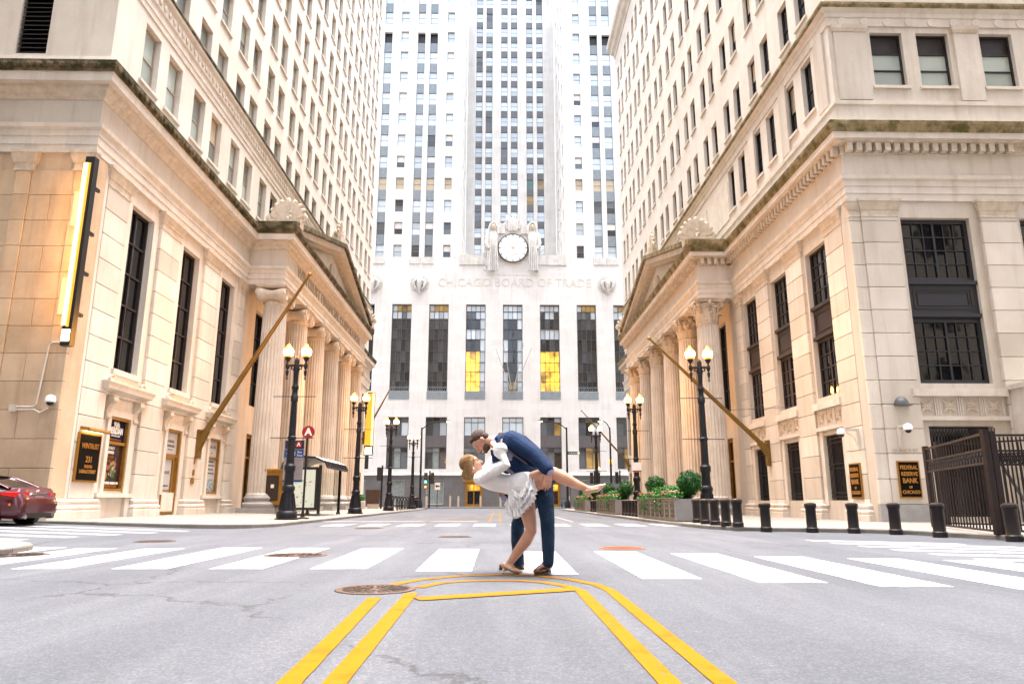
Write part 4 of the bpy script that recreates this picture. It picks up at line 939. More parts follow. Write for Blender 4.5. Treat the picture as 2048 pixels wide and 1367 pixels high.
def fblocks(x0, x1, proud, m):
    z = 0.78
    while z < 12.75:
        h = min(0.985, 12.8-z); key = (round(x1-x0, 2), round(h, 2), proud)
        if key not in mm_: mm_[key] = MB().bbox(-(x1-x0)/2, (x1-x0)/2, -proud, 0.1, 0.011, h-0.011, 0.016).mesh('stone_block', m)
        inst('stone_block', mm_[key], RB, ((x0+x1)/2, YR+0.04, z)); z += 0.985
    obj('pilaster_capital', MB().sweep([(-0.06, 12.78), (0.03, 12.78), (0.0, 12.86), (0.0, 13.05), (0.05, 13.1), (0.11, 13.3), (0.13, 13.42), (0.17, 13.44), (0.17, 13.548), (-0.06, 13.548)], [(x0, YR+0.1), (x0, YR+0.04-proud), (x1, YR+0.04-proud), (x1, YR+0.1)], 1), M['lime_carved'], RB)
    obj('plinth', MB().box(x0-0.06, x1+0.06, YR-0.05-proud, YR+0.1, 0.05, 0.775), M['granite'], RB)
fblocks(15.0, 15.497, 0.06, M['lime']); fblocks(15.5, 17.05, 0.14, M['lime']); fblocks(20.65, 22.25, 0.14, M['lime'])
frt = ori('F')
obj('lettering', text_mb('QUINCY ST.', 0.2, 0.01, frt, (16.2, YR-0.10, 2.86)), M['letter_cut'], RB)
# stone-faced kiosk wall at the right edge
an = thing('guard_booth', 'small tan panelled booth behind the iron gate at the right edge', 'booth', (22.2, 27.3, 0.1))
obj('booth_wall', MB().box(20.75, 24.5, 26.5, 28.28, 0.1, 5.3), M['lime_trim'], an); obj('booth_coping', MB().box(20.68, 24.6, 26.42, 28.29, 5.302, 5.5), M['lime'], an)
for i in range(2):
    for j in range(5): obj('wall_panel', MB().bbox(20.8+i*1.22, 21.98+i*1.22, 26.46, 26.53, 0.3+j*0.99, 1.26+j*0.99, 0.01), varied('tan_panel', (0.56, 0.43, 0.25), (0.5, 0.38, 0.22), 1.0, streak=0.2) if 'tan_panel' not in bpy.data.materials else bpy.data.materials['tan_panel'], an)
# ================================================================== THE EXCHANGE TOWER CLOSING THE STREET
D = 104.0; XC = 2.18; D2 = 121.0
CB = thing('exchange_tower', 'tall pale stone tower with clock and carved figures closing the street', 'skyscraper', (XC, D+8, 0.15))
fnF = lambda y: (lambda u, v, n: (u, y-n, v))
wx = [XC+(k-3)*5.57 for k in range(-1, 9)]
big = [(x-1.47, x+1.47, 16.7, 29.95) for x in wx]; low = [(x-1.55, x+1.55, 5.43, 12.9) for x in wx]
obj('front_wall', MB().wall(fnF(D), -32, 36, 4.86, 37.4, big+low, 0.75), M['white_lime'], CB)
# granite foot with shop windows and gilt doors
shops = [(x-1.3, x+1.3, 0.5, 3.9) for x in wx[:4]]+[(wx[4]-1.2-0.05, wx[4]+1.2, 0.16, 3.6), (wx[6]-1.2, wx[6]+1.2, 0.16, 3.6)]+[(x-1.3, x+1.3, 0.5, 3.9) for x in wx[7:]]
shops = [(x-1.25, x+1.25, 0.5, 3.9) for x in wx[:3]]+[(x-1.25, x+1.25, 0.16, 3.6) for x in (wx[3], wx[5])]+[(x-1.25, x+1.25, 0.5, 3.9) for x in wx[6:]]
obj('granite_foot', MB().wall(fnF(D-0.12), -32, 36, 0.1, 4.5, shops, 0.5), M['base_granite'], CB)
obj('foot_ledge', MB().sweep([(-0.1, 4.5), (0.22, 4.5), (0.22, 4.62), (0.1, 4.86), (-0.1, 4.87)], [(-32, D-0.02), (36, D-0.02)], 1), M['white_trim'], CB)
obj('core', MB().box(-31, 35, D+1.2, D+16, 0, 37.2), M['dark_frame'], CB)
rc = random.Random(11)
curtain = varied('pale_curtain', (0.30, 0.34, 0.33), (0.20, 0.235, 0.23), 6, streak=0, bump=0)
for i, (a, b, z0, z1) in enumerate(shops):
    c = (a+b)/2
    if z0 < 0.3: 
        w = window(CB, 'F', (c, D+0.3, z0), b-a, z1-z0, M['gold'], lambda i, j: M['glass_r'] if j == 0 else M['lit'], 0.35, 0.2, 2, (0.68,), 0.14, name='door')
        obj('door_hood', MB().box(a-0.35, b+0.35, D-0.3, D-0.12, z1, z1+0.35), M['gold'], w)
    else: window(CB, 'F', (c, D+0.3, z0), b-a, z1-z0, M['white'], lambda i, j: curtain, 0.06, 0.1, 1, (), 0.05)
hall = [0.0909*k for k in range(1, 11)]
rows_big = (0.11, 0.22, 0.33, 0.46, 0.60, 0.72, 0.84, 0.93)
for k, (a, b, z0, z1) in enumerate(big):
    c = (a+b)/2
    if not inframe(c, D, 22, 0): continue
    if not -19 < c < 20.5: continue
    idx = round((c-XC)/5.57)
    def pk(i, j, idx=idx):
        if idx == -1 and j <= 3 and i <= 2: return M['lit']
        if idx == 1 and j <= 3: return M['lit']
        if idx in (-1, 1) and j == 5: return M['glass_sky_paint']
        if idx == -1 and i == 3: return M['glass_sky_paint']
        if idx == 0: return M['lit_dim'] if j == 0 and i in (1, 2) else (M['glass_sky_paint'] if (i in (0, 3) or j > 6) and rc.random() < 0.8 else M['glass_cb2'])
        if j == 8: return M['lit_dim'] if abs(idx) > 1 and i > 0 else M['glass_sky_paint']
        if j == 7: return M['glass_sky_paint'] if rc.random() < 0.6 else M['glass_cb']
        if j <= 4 and abs(idx) in (2, 3): return M['glass_cb2']
        return M['glass_cb2']
    w = window(CB, 'F', (c, D+0.6, z0), b-a, z1-z0, M['grey_frame'], pk, 0.10, 0.2, 4, rows_big, 0.07)
    # low balustrade grille and apron
    ap = obj('window_apron', MB().box(a+0.01, b-0.01, D+0.02, D+0.4, z0-0.02, z0+0.0), M['white_trim'], CB)
    mb = MB()
    for q in range(9):
        u = a+0.15+q*(b-a-0.3)/8; mb.tube([(u, D+0.02, 16.75), (u+0.12, D+0.02, 17.0), (u-0.12, D+0.02, 17.25)], 0.03, 4)
    mb.box(a, b, D, D+0.04, 17.28, 17.34); obj('window_grille', mb, M['spandrel'], CB)
    obj('apron_panel', MB().box(a-0.05, b+0.05, D-0.06, D+0.02, 15.5, 16.66), M['spandrel'], CB)
for a, b, z0, z1 in low:
    c = (a+b)/2
    if not -19 < c < 20.5: continue
    idx = round((c-XC)/5.57)
    w = window(CB, 'F', (c, D+0.4, 10.15), b-a, 2.75, M['grey_frame'], lambda i, j: M['glass_sky_paint'] if idx in (-1, 0) or (i == 2 and rc.random() < 0.5) else (M['lit_dim'] if idx == 1 and i == 2 else M['glass_cb']), 0.10, 0.16, 3, (0.75,), 0.07)
    window(CB, 'F', (c, D+0.4, 5.43), b-a, 3.14, M['grey_frame'], lambda i, j: (curtain if i == 1 and idx < -1 else (M['lit_dim'] if idx > 1 and i > 0 else M['glass_cb'])), 0.10, 0.16, 3, (0.78,), 0.07)
    obj('spandrel', MB().box(a+0.01, b-0.01, D+0.2, D+0.5, 8.57, 10.15), varied('taupe_spandrel', (0.13, 0.12, 0.122), (0.105, 0.098, 0.10), 4, streak=0.2) if 'taupe_spandrel' not in bpy.data.materials else bpy.data.materials['taupe_spandrel'], CB)
# wings left and right of the clock, with paired window strips
TOPZ = 92.0
def wing(x0, x1, cols, inner):
    holes = []; wins = []
    for (a, b, strip) in cols:
        if strip: holes += [(a, b, 37.42, 76.4), (a, b, 78.0, 92.1)]
        for r in range(15):
            h = 39.41+3.72*r
            if strip and 76.3 < h < 78.1: continue
            if strip and r == 10: pass
            if not strip: holes.append((a, b, h-2.05, h))
            wins.append((a, b, h-2.05, h, strip))
    obj('wing_wall', MB().wall(fnF(D), x0, x1, 37.4, TOPZ, [h for h in holes if h[3] <= TOPZ] + [(a, b, 78.0, TOPZ-0.05) for a, b, s in cols if s], 0.45), M['white_lime'], CB)
    obj('wing_core', MB().box(x0+0.3, x1-0.3, D+0.6, D+16, 37, TOPZ), M['dark_frame'], CB)
    for a, b, z0, z1, strip in wins:
        c = (a+b)/2
        if z1 > TOPZ-0.3 or not inframe(c, D, z0, 10) or (strip and 76.35 < z1 < 78.05): continue
        k = rc.random(); r = round((z1-39.41)/3.72)
        base = M['blind'] if r == 3 else (M['glass_sky_paint'] if (k < 0.28+0.09*r) else M['glass_cb'])  # pale sky-coloured panes grow commoner upward, imitating glare
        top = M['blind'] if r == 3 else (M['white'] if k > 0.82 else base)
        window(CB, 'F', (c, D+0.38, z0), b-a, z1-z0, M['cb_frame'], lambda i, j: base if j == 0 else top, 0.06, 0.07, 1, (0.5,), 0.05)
        if strip: obj('spandrel', MB().box(a+0.01, b-0.01, D+0.22, D+0.5, z1+0.002, min(z0+3.72-0.002, 92)), M['spandrel'], CB)
    for a, b, strip in cols:
        if strip: obj('strip_foot', MB().box(a-0.25, b+0.25, D-0.14, D-0.001, 36.3, 37.38), M['white_trim'], CB)
wing(-32, -6.02, [(-22.6, -21.35, True), (-18.9, -17.62, True), (-16.17, -14.91, False), (-13.43, -12.2, True), (-11.4, -10.14, True), (-8.54, -7.4, False)], 1)
wing(10.42, 36, [(12.06, 13.19, False), (14.88, 16.17, True), (16.9, 18.24, True), (19.9, 21.2, False), (22.6, 23.8, True)], -1)
# inner faces of the wings, with a few windows in sharp perspective
for x, nm in ((-6.03, 'L'), (10.43, 'R')):
    s = 1 if nm == 'L' else -1
    hl = [(y, y+1.4, 39.41+3.72*r-2.05, 39.41+3.72*r) for y in (106.5, 111.5, 115.5) for r in range(14)]
    fnI = (lambda u, v, n: (x+n*s, u, v))
    obj('inner_wall', MB().wall(fnI, D+0.001, D2, 37.4, TOPZ, hl, 0.3), M['white_lime'], CB)
    for y0, y1, z0, z1 in hl:
        window(CB, 'L' if s > 0 else 'R', (x-s*0.22, (y0+y1)/2, z0), y1-y0, z1-z0, M['cb_frame'], lambda i, j: M['glass_cb'], 0.06, 0.06, 1, (0.5,), 0.05)
# parapet between the wings
for x0, x1 in ((-6.0, -1.6), (6.0, 10.4)):
    obj('parapet', MB().box(x0, x1, D-0.2, D+0.5, 36.2, 37.8), M['white_trim'], CB)
obj('setback_roof', MB().box(-6.0, 10.4, D+0.5, D2-0.01, 37.0, 37.35), M['white_lime'], CB)
# the set-back shaft behind the clock
tc = [(-4.39, -3.15), (-2.53, -1.29), (0.33, 1.57), (2.2, 3.44), (5.1, 6.34), (7.04, 8.28)]
TT = 112.0
obj('shaft_wall', MB().wall(fnF(D2), -6.0, 10.4, 37.3, TT, [(a, b, 43.9, TT-1) for a, b in tc], 0.55), M['white_lime'], CB)
obj('shaft_core', MB().box(-5.9, 10.3, D2+0.9, D2+14, 37, TT), M['dark_frame'], CB)
for k in range(7):   # fluted corner piers
    for x in (-5.9+k*0.21, 8.5+k*0.28): obj('pier_rib', MB().box(x, x+0.13, D2-0.10-0.03*(k % 2), D2-0.001, 43, TT), M['white_lime'], CB)
for r in range(20):
    h = 45.94+3.155*r
    for k, (a, b) in enumerate(tc):
        if not inframe(a, D2, h-1, 30): continue
        q = rc.random()
        m = M['glass_sky_paint'] if q < 0.92 else M['glass_cb']
        if r == 4 and k == 4: m = mat('green_blind', (0.1, 0.2, 0.19), 0.4)
        if (r, k) in ((4, 5), (3, 4)): m = M['lit_dim']
        
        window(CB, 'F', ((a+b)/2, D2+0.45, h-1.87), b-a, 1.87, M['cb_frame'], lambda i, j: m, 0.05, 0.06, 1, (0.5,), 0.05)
        obj('spandrel', MB().box(a+0.01, b-0.01, D2+0.28, D2+0.5, h+0.002, h+3.155-1.87-0.002), M['spandrel_dark'], CB)
# clock with surround and two robed figures
fc = fnF(D-0.25)
def circ(r, n=48): return [(2.2+r*math.cos(2*math.pi*i/n), 38.8+r*math.sin(2*math.pi*i/n)) for i in range(n)]
sur = obj('clock_surround', MB().ext([(-2.2, 34.6), (6.6, 34.6), (6.6, 38.0), (5.6, 40.9), (4.6, 42.2), (3.0, 43.6), (1.4, 43.6), (-0.2, 42.2), (-1.2, 40.9), (-2.2, 38.0)], lambda u, v, n: (u, D+0.3-n, v), -1.5, 0.35), M['white_lime'], CB)
ck_ = obj('clock', MB().ext(circ(2.28), fc, 0.05, 0.28), mat('clock_face', (0.78, 0.76, 0.68), 0.5), CB)
mb = MB(); mb.tube([(2.2+2.26*math.cos(a*math.pi/32), D-0.5, 38.8+2.26*math.sin(a*math.pi/32)) for a in range(65)], 0.085, 6, False); obj('clock_rim', mb, M['iron'], ck_, True)
for h in range(12):
    a = R_(30*h); q = lambda r, t: (2.2+r*math.sin(a)+t*math.cos(a), 38.8+r*math.cos(a)-t*math.sin(a))
    obj('hour_mark', MB().ext([q(1.86, -0.05), q(1.86, 0.05), q(2.18, 0.05), q(2.18, -0.05)], fc, 0.279, 0.30), M['iron'], ck_)
mb = MB(); mb.tube([(2.2+1.05*math.cos(a*math.pi/24), D-0.535, 38.8+1.05*math.sin(a*math.pi/24)) for a in range(49)], 0.045, 5, False); obj('inner_ring', mb, M['letter_pale'], ck_)
for a, L, w in ((-48, 1.35, 0.09), (40, 0.95, 0.1), (132, 0.75, 0.07), (222, 0.6, 0.08)):
    a = R_(a); q = lambda r, t: (2.2+r*math.sin(a)+t*math.cos(a), 38.8+r*math.cos(a)-t*math.sin(a))
    obj('clock_hand', MB().ext([q(0.0, -w), q(0.0, w), q(L, 0.02), q(L, -0.02)], fc, 0.285, 0.31), M['letter_pale'], ck_)
for s in (-1, 1):
    x = 2.2+s*3.0; mb = MB()
    mb.tube([(x+s*0.35, D-0.35, 35.2), (x+s*0.3, D-0.45, 37.5), (x+s*0.1, D-0.5, 39.6), (x, D-0.5, 41.0), (x-s*0.02, D-0.5, 41.6)], [(0.3, 0.55), (0.35, 0.7), (0.35, 0.82), (0.32, 0.78), (0.2, 0.3)], 14, ref=(0, 1, 0))
    mb.tube([(x+s*0.8, D-0.5, 41.0), (x+s*1.1, D-0.6, 39.6), (x+s*0.75, D-0.85, 38.6), (x-s*0.2, D-0.95, 38.9)], [0.3, 0.3, 0.26, 0.2], 8, round_caps=True)
    for k in range(5): mb.tube([(x-0.6+k*0.32, D-1.1, 35.0), (x-0.5+k*0.28, D-1.15, 37.5), (x-0.35+k*0.18, D-1.0, 39.9)], 0.1, 6)
    obj('robed_figure', mb, M['white_trim'], CB, True, 60)
    mb = MB(); mb.ell((x, D-0.62, 42.05), (0.36, 0.45, 0.52), 14, 10); mb.ell((x, D-1.08, 42.1), (0.09, 0.12, 0.17), 8, 6)
    for e in (-1, 1): mb.ell((x+e*0.16, D-1.02, 42.3), (0.11, 0.08, 0.06), 8, 6)
    mb.ell((x, D-1.02, 41.82), (0.15, 0.07, 0.05), 8, 6)
    obj('figure_head', mb, mat('carved_face', (0.56, 0.47, 0.34), 0.8) if 'carved_face' not in bpy.data.materials else bpy.data.materials['carved_face'], CB, True)
    mb = MB(); mb.tube([(x-0.62, D-0.5, 41.0), (x-0.6, D-0.55, 42.1), (x-0.35, D-0.6, 42.75), (x, D-0.6, 42.95), (x+0.35, D-0.6, 42.75), (x+0.6, D-0.55, 42.1), (x+0.62, D-0.5, 41.0)], [0.24, 0.22, 0.2, 0.2, 0.2, 0.22, 0.24], 8); obj('figure_hood', mb, M['white_trim'], CB, True)
mb = MB()
for k in range(-2, 3): mb.tube([(2.2+k*0.28, D-0.4, 41.6), (2.2+k*0.3, D-0.5, 43.2), (2.2+k*0.42, D-0.45, 44.2-abs(k)*0.35)], [0.16, 0.2, 0.06], 7)
for s in (-1, 1): mb.box(2.2+s*1.2, 2.2+s*2.3, D-0.35, D+0.2, 41.2, 42.9); mb.box(2.2+s*0.7, 2.2+s*1.1, D-0.3, D+0.2, 42.0, 44.3)
obj('sheaf_crest', mb, M['white_trim'], CB, True)
rq = random.Random(2)
for s in (-1, 1):
  mb = MB()
  for k in range(45):
    mb.ell((2.2+s*(2.5+rq.random()*1.9), D-0.12-rq.random()*0.1, 35.2+rq.random()*5.2), (0.12+0.15*rq.random(), 0.1, 0.15+0.25*rq.random()), 6, 5)
  tag(obj('carved_relief', mb, M['white_trim'], CB, True), kind='stuff')
# round animal-head medallions on the frieze
for x in (-19.0, -11.95, 16.6):
    mb = MB(); f0 = fnF(D)
    for i in range(24):
        a = 2*math.pi*i/24; mb.tube([(x+0.5*math.cos(a), D-0.02, 33.1+0.5*math.sin(a)), (x+1.45*math.cos(a), D+0.02, 33.1+1.45*math.sin(a))], [0.05, 0.10], 5)
    mb.ell((x, D-0.3, 33.15), (0.62, 0.55, 0.75), 12, 8)
    for s in (-1, 1): mb.tube([(x+s*0.35, D-0.7, 33.6), (x+s*0.8, D-0.6, 33.3), (x+s*0.72, D-0.6, 32.5), (x+s*0.3, D-0.65, 32.0)], [0.2, 0.26, 0.2, 0.1], 7)
    mb.tube([(x, D-0.75, 33.2), (x, D-0.8, 32.3), (x, D-0.4, 31.3)], [0.3, 0.25, 0.12], 8)
    obj('medallion', mb, M['white_trim'], CB, True, 60)
obj('lettering', text_mb('CHICAGO BOARD OF TRADE', 1.9, 0.05, frt, (2.45, D, 33.35), sx=0.93, bold=-0.012), M['letter_pale'], CB)
# flagpole fan over the middle window
for i, (dx, dz) in enumerate(((-3.4, 8.2), (-1.9, 9.4), (1.9, 9.4), (3.4, 8.2))):
    obj('flagpole', MB().tube([(XC+dx*0.1, D-0.1, 17.0), (XC+dx*0.75, D-5.5, 17+dz*0.62)], [0.07, 0.03], 6), M['white_trim'], CB)
# ================================================================== UNSEEN BUILDINGS BEHIND THE CAMERA (north of the side street), massed to shade camera-facing walls
for sg, lab in ((-1, 'unseen plain stone office block behind the viewer, left of the street'), (1, 'unseen plain stone office block behind the viewer, right of the street')):
    b = thing('office_block', lab, 'building', (sg*20, -30, 0.1))
    hl = [(-60+i*4.2, -57.8+i*4.2, 2+j*5, 5+j*5) for i in range(16) for j in range(12)]
    obj('wall', MB().wall(lambda u, v, n: (sg*(15-n), u, v), -70, 12.0, 0.1, 64, hl, 0.4), M['lime'], b)
    hl = [(16+i*4.2, 18.2+i*4.2, 2+j*5, 5+j*5) for i in range(5) for j in range(12)]
    obj('wall', MB().wall(lambda u, v, n: (sg*u, 12.0+n, v), 15, 40, 0.1, 64, hl, 0.4), M['lime'], b)
    obj('core', MB().box(sg*15.4, sg*40, -70, 11.6, 0.1, 63.9), M['dark_frame'], b)

# ================================================================== STREET LAMPS
def lamp_proto():
    t = thing('street_lamp', 'x', 'street lamp', (0, 0, 0))
    b = MB().lathe([(0.50, 0), (0.50, 0.06), (0.43, 0.07), (0.44, 0.22), (0.41, 0.32), (0.36, 0.36), (0.345, 0.5), (0.29, 0.75), (0.245, 1.0), (0.23, 1.18), (0.25, 1.2), (0.27, 1.26), (0.27, 1.36), (0.23, 1.42), (0.2, 1.45)], n=24)
    for k in range(12):
        a = k*math.pi/6; b.tube([(0.36*math.cos(a), 0.36*math.sin(a), 0.45), (0.25*math.cos(a), 0.25*math.sin(a), 1.1)], 0.02, 5)
    base = loc_obj('base', b, M['iron'], t, True)
    loc_obj('service_collar', MB().lathe([(0.2, 1.44), (0.19, 2.0), (0.22, 2.05), (0.235, 2.1), (0.235, 2.26), (0.19, 2.32), (0.17, 2.36)], n=20), M['iron'], t, True)
    p = MB(); ring = []; n = 12   # fluted, tapering shaft
    for z, r in ((2.34, 0.175), (4.4, 0.14), (5.05, 0.125), (5.06, 0.16), (5.3, 0.165), (5.34, 0.12), (5.6, 0.115), (5.62, 0.15), (5.72, 0.155), (5.78, 0.11), (5.9, 0.10), (6.3, 0.115), (6.62, 0.13), (6.8, 0.10)):
        for k in range(n*2):
            q = r*(1 if k % 2 == 0 else 0.93); a = math.pi*k/n; ring.append((q*math.cos(a), q*math.sin(a), z))
    m = n*2; p.add(ring, [(i*m+k, i*m+(k+1) % m, (i+1)*m+(k+1) % m, (i+1)*m+k) for i in range(13) for k in range(m)]+[tuple(range(13*m, 14*m))])
    loc_obj('shaft', p, M['iron'], t, True, 60)
    for z in (3.46, 5.28): loc_obj('banner_rod', MB().tube([(-0.94, 0, z), (0.94, 0, z)], 0.018, 6), M['iron'], t); 
    loc_obj('rod_collar', MB().lathe([(0.15, 3.38), (0.19, 3.42), (0.19, 3.5), (0.15, 3.54)], n=16), M['iron'], t, True)
    fin = MB().tube([(0, 0, 6.7), (0, 0, 6.86), (0, 0, 7.0), (0, 0, 7.12)], [0.08, (0.12, 0.07), (0.085, 0.06), 0.01], 10); loc_obj('finial', fin, M['iron'], t, True)
    for s in (-1, 1):
        arm = MB().tube([(s*0.05, 0, 6.66), (s*0.18, 0, 6.70), (s*0.30, 0, 6.68), (s*0.40, 0, 6.68)], [0.07, 0.055, 0.05, 0.07], 8)
        arm.tube([(s*0.09, 0, 6.4), (s*0.14, 0, 6.52), (s*0.23, 0, 6.52), (s*0.24, 0, 6.6), (s*0.18, 0, 6.62)], 0.032, 6)
        arm.lathe([(0.01, 6.02), (0.045, 6.08), (0.02, 6.16), (0.06, 6.30), (0.07, 6.42), (0.03, 6.48), (0.085, 6.58), (0.095, 6.68), (0.06, 6.78), (0.04, 6.84), (0.06, 6.87), (0.11, 6.95), (0.14, 7.03), (0.145, 7.06)], (s*0.40, 0, 0), 14)
        a = loc_obj('arm', arm, M['iron_brown'], t, True)
        loc_obj('globe', MB().lathe([(0.13, 7.055), (0.18, 7.15), (0.215, 7.27), (0.215, 7.36), (0.17, 7.46), (0.10, 7.54), (0.07, 7.58), (0.065, 7.63), (0.02, 7.66)], (s*0.40, 0, 0), 18), M['globe'], a, True)
        loc_obj('glow_band', MB().lathe([(0.183, 7.135), (0.203, 7.2), (0.218, 7.27), (0.218, 7.36), (0.202, 7.40)], (s*0.40, 0, 0), 18), M['globe_hot'], a, True)
        loc_obj('globe_spike', MB().lathe([(0.02, 7.66), (0.022, 7.7), (0.008, 7.78)], (s*0.40, 0, 0), 8), M['iron'], a)
        l = bpy.data.lights.new('lamp_light', 'POINT'); l.energy = 52; l.color = (1.0, 0.40, 0.06); l.shadow_soft_size = 0.2     # the bulb's own light
        o = bpy.data.objects.new('lamp_light', l); COL.objects.link(o); o.parent = t; o.location = Vector((s*0.40, 0, 7.95))*S; WPOS[o.name] = Vector((0, 0, 0))
    return t
lp = lamp_proto()
LAMPS = [(-9.0, 31.5, zl, 'tall twin-globe lamp in front of the bus shelter, nearest on the left'), (-8.95, 46.2, zl, 'twin-globe lamp beyond the bus shelter, second on the left'), (-8.95, 60.3, zl, 'twin-globe lamp at near end of the bicycle racks, third on the left'), (-8.8, 75.2, zl, 'smallest twin-globe lamp at the far end of the bicycle racks'),
         (9.1, 31.5, zr, 'tall twin-globe lamp behind the bollards, nearest on the right'), (8.95, 46.5, zr, 'twin-globe lamp with a small white notice, second on the right'), (9.0, 65.6, zr, 'smallest right-hand twin-globe lamp behind the raised shoe')]
for i, (x, y, zf, lab) in enumerate(LAMPS):
    t = lp if i == 0 else copy_tree(lp)
    t.location = Vector((x, y, zf(x, y)))*S; t['label'] = lab; t['group'] = 'twin-globe street lamps'; WPOS[t.name] = Vector((x, y, zf(x, y)))
# notice on the second right lamp
nt_ = thing('notice', 'small white and red notice strapped to a lamp post on the right', 'sign', (8.95, 46.3, 3.2))
obj('plate', MB().box(8.65, 9.25, 46.30, 46.33, 2.75, 3.35), M['white'], nt_); obj('red_band', MB().box(8.66, 9.24, 46.293, 46.299, 2.76, 2.84), mat('red_print', (0.28, 0.006, 0.010), 0.5), nt_)
# single lamps and cobra-head lights at the far junction
def cobra(x, y, h, reach, lab):
    t = thing('road_light', lab, 'street light', (x, y, 0.15))
    obj('pole', MB().tube([(x, y, 0.15), (x, y, h)], [0.15, 0.09], 10), M['iron'], t, True)
    obj('pole_foot', MB().lathe([(0.32, 0), (0.3, 0.5), (0.2, 0.9), (0.16, 1.0)], (x, y, 0.15), 12), M['iron'], t, True)
    obj('arm', MB().tube([(x, y, h-0.2), (x+reach*0.25, y, h+0.35), (x+reach*0.6, y, h+0.7), (x+reach, y, h+0.75)], [0.06, 0.055, 0.05, 0.045], 8), M['iron'], t, True)
    hd = obj('lamp_head', MB().tube([(x+reach*0.97, y, h+0.76), (x+reach*1.08, y, h+0.78), (x+reach*1.2, y, h+0.72)], [(0.07, 0.12), (0.13, 0.22), (0.05, 0.12)], 10), M['iron_brown'], t, True)
    obj('lens', MB().ell((x+reach*1.09, y, h+0.68), (0.24, 0.16, 0.09), 10, 6), M['globe_hot'], hd, True)
cobra(-8.75, 82.5, 9.2, 2.8, 'tall bent-arm road light at the far left corner beside the traffic signal')
cobra(7.9, 82.0, 9.2, -2.8, 'tall bent-arm road light at the far right corner with street name plate')
cobra(13.2, 84.0, 9.4, -1.0, 'slim road light with short arm before the tower, far right')
def single(x, y, h, lab):
    t = thing('globe_lamp', lab, 'street lamp', (x, y, 0.15))
    obj('post', MB().lathe([(0.25, 0), (0.22, 0.4), (0.12, 0.6), (0.08, h-0.8), (0.14, h-0.6), (0.15, h-0.5)], (x, y, 0.15), 12), M['iron'], t, True)
    obj('globe', MB().lathe([(0.14, h-0.5), (0.24, h-0.25), (0.24, h-0.1), (0.12, h+0.1), (0.03, h+0.2)], (x, y, 0.15), 14), M['globe'] if h > 5 else mat('unlit_globe', (0.75, 0.72, 0.6), 0.3), t, True)
single(13.6, 86.5, 5.6, 'single lit globe lamp far right in front of the tower'); single(12.3, 87.5, 4.6, 'single unlit pale globe lamp far right in front of the tower')
# traffic signals
def signal(x, y, z, lab, faces, face_cam):
    t = thing('traffic_signal', lab, 'traffic light', (x, y, 0.15))
    obj('post', MB().tube([(x, y, 0.15), (x, y, z+0.7)], 0.09, 8), M['iron'], t, True)
    for k, (dx, dy) in enumerate(faces):
        h = obj('signal_head', MB().bbox(x+dx-0.19, x+dx+0.19, y+dy-0.16, y+dy+0.16, z-0.75, z+0.55, 0.04), M['black'], t)
        if face_cam and k == 0:
            for j, (c, e) in enumerate((((0.05, 0.01, 0.01), 0), ((0.05, 0.04, 0.01), 0), ((0.05, 0.9, 0.5), 3))):
                q = obj('lens', MB().ell((x+dx, y+dy-0.16, z+0.32-0.42*j), (0.13, 0.04, 0.13), 12, 6), mat('signal_lens', c, 0.3, emit=c if e else None, es=e), h, True)
                obj('visor', MB().tube([(x+dx+0.15*math.cos(a), y+dy-0.28, z+0.32-0.42*j+0.15*math.sin(a)) for a in (0, 0.7, 1.4, 2.1, 2.8, 3.14)], 0.02, 4), M['black'], h)
            obj('walk_signal', MB().box(x+dx-0.15, x+dx+0.15, y+dy-0.14, y+dy+0.14, z-1.3, z-0.85), M['black'], t); obj('red_hand', MB().ell((x+dx, y+dy-0.15, z-1.08), (0.1, 0.02, 0.13), 8, 6), mat('red_hand', (0.9, 0.1, 0.02), 0.4, emit=(1, 0.12, 0.02), es=3), t)
        else: obj('visor', MB().box(x+dx+0.19, x+dx+0.36, y+dy-0.12, y+dy+0.12, z-0.6, z-0.55), M['black'], h)
signal(-7.75, 83.0, 3.6, 'traffic light showing green with a red hand below, far left corner', [(-0.45, 0), (0.3, 0.1)], True)
signal(-11.2, 70.5, 3.6, 'black traffic light on thin post seen side on, left of the third lamp', [(-0.3, 0)], False)
signal(11.0, 82.0, 3.6, 'black traffic light above the shrubs, far right', [(-0.35, 0), (0.3, 0.1)], False)
signal(13.8, 81.5, 3.6, 'black traffic light seen side on below the single globe lamp', [(-0.35, 0)], False)
# name plate and one way plates
t = thing('street_name_sign', 'small green street name plate on the far right road light', 'sign', (8.6, 81.9, 6.2))
obj('plate', MB().box(8.0, 9.35, 81.86, 81.90, 6.1, 6.45), mat('sign_green', (0.0, 0.09, 0.05), 0.4), t); obj('lettering', text_mb('W Jackson Bl', 0.19, 0.01, frt, (8.6, 81.86, 6.27)), M['white'], t); obj('number_patch', MB().box(9.1, 9.33, 81.845, 81.859, 6.12, 6.43), M['white'], t)
def plate_sign(x, y, z, w, h, txt, lab):
    t = thing('one_way_sign', lab, 'sign', (x, y, z)); obj('plate', MB().box(x-w/2, x+w/2, y-0.02, y, z, z+h), M['white'], t)
    obj('arrow', MB().ext([(-w*0.4, h*0.5), (-w*0.1, h*0.75), (-w*0.1, h*0.6), (w*0.4, h*0.6), (w*0.4, h*0.4), (-w*0.1, h*0.4), (-w*0.1, h*0.25)], lambda u, v, n: (x+u, y-0.02-n, z+v), 0, 0.01), M['black'], t)
    obj('post', MB().tube([(x, y+0.05, 0.15), (x, y+0.05, z+h)], 0.04, 6), M['iron'], t)
plate_sign(8.15, 81.5, 3.1, 0.6, 0.75, '', 'white arrow plate low on the far right road light'); plate_sign(-6.9, 83.5, 2.2, 0.6, 0.8, '', 'white plate on thin post under the green traffic light')

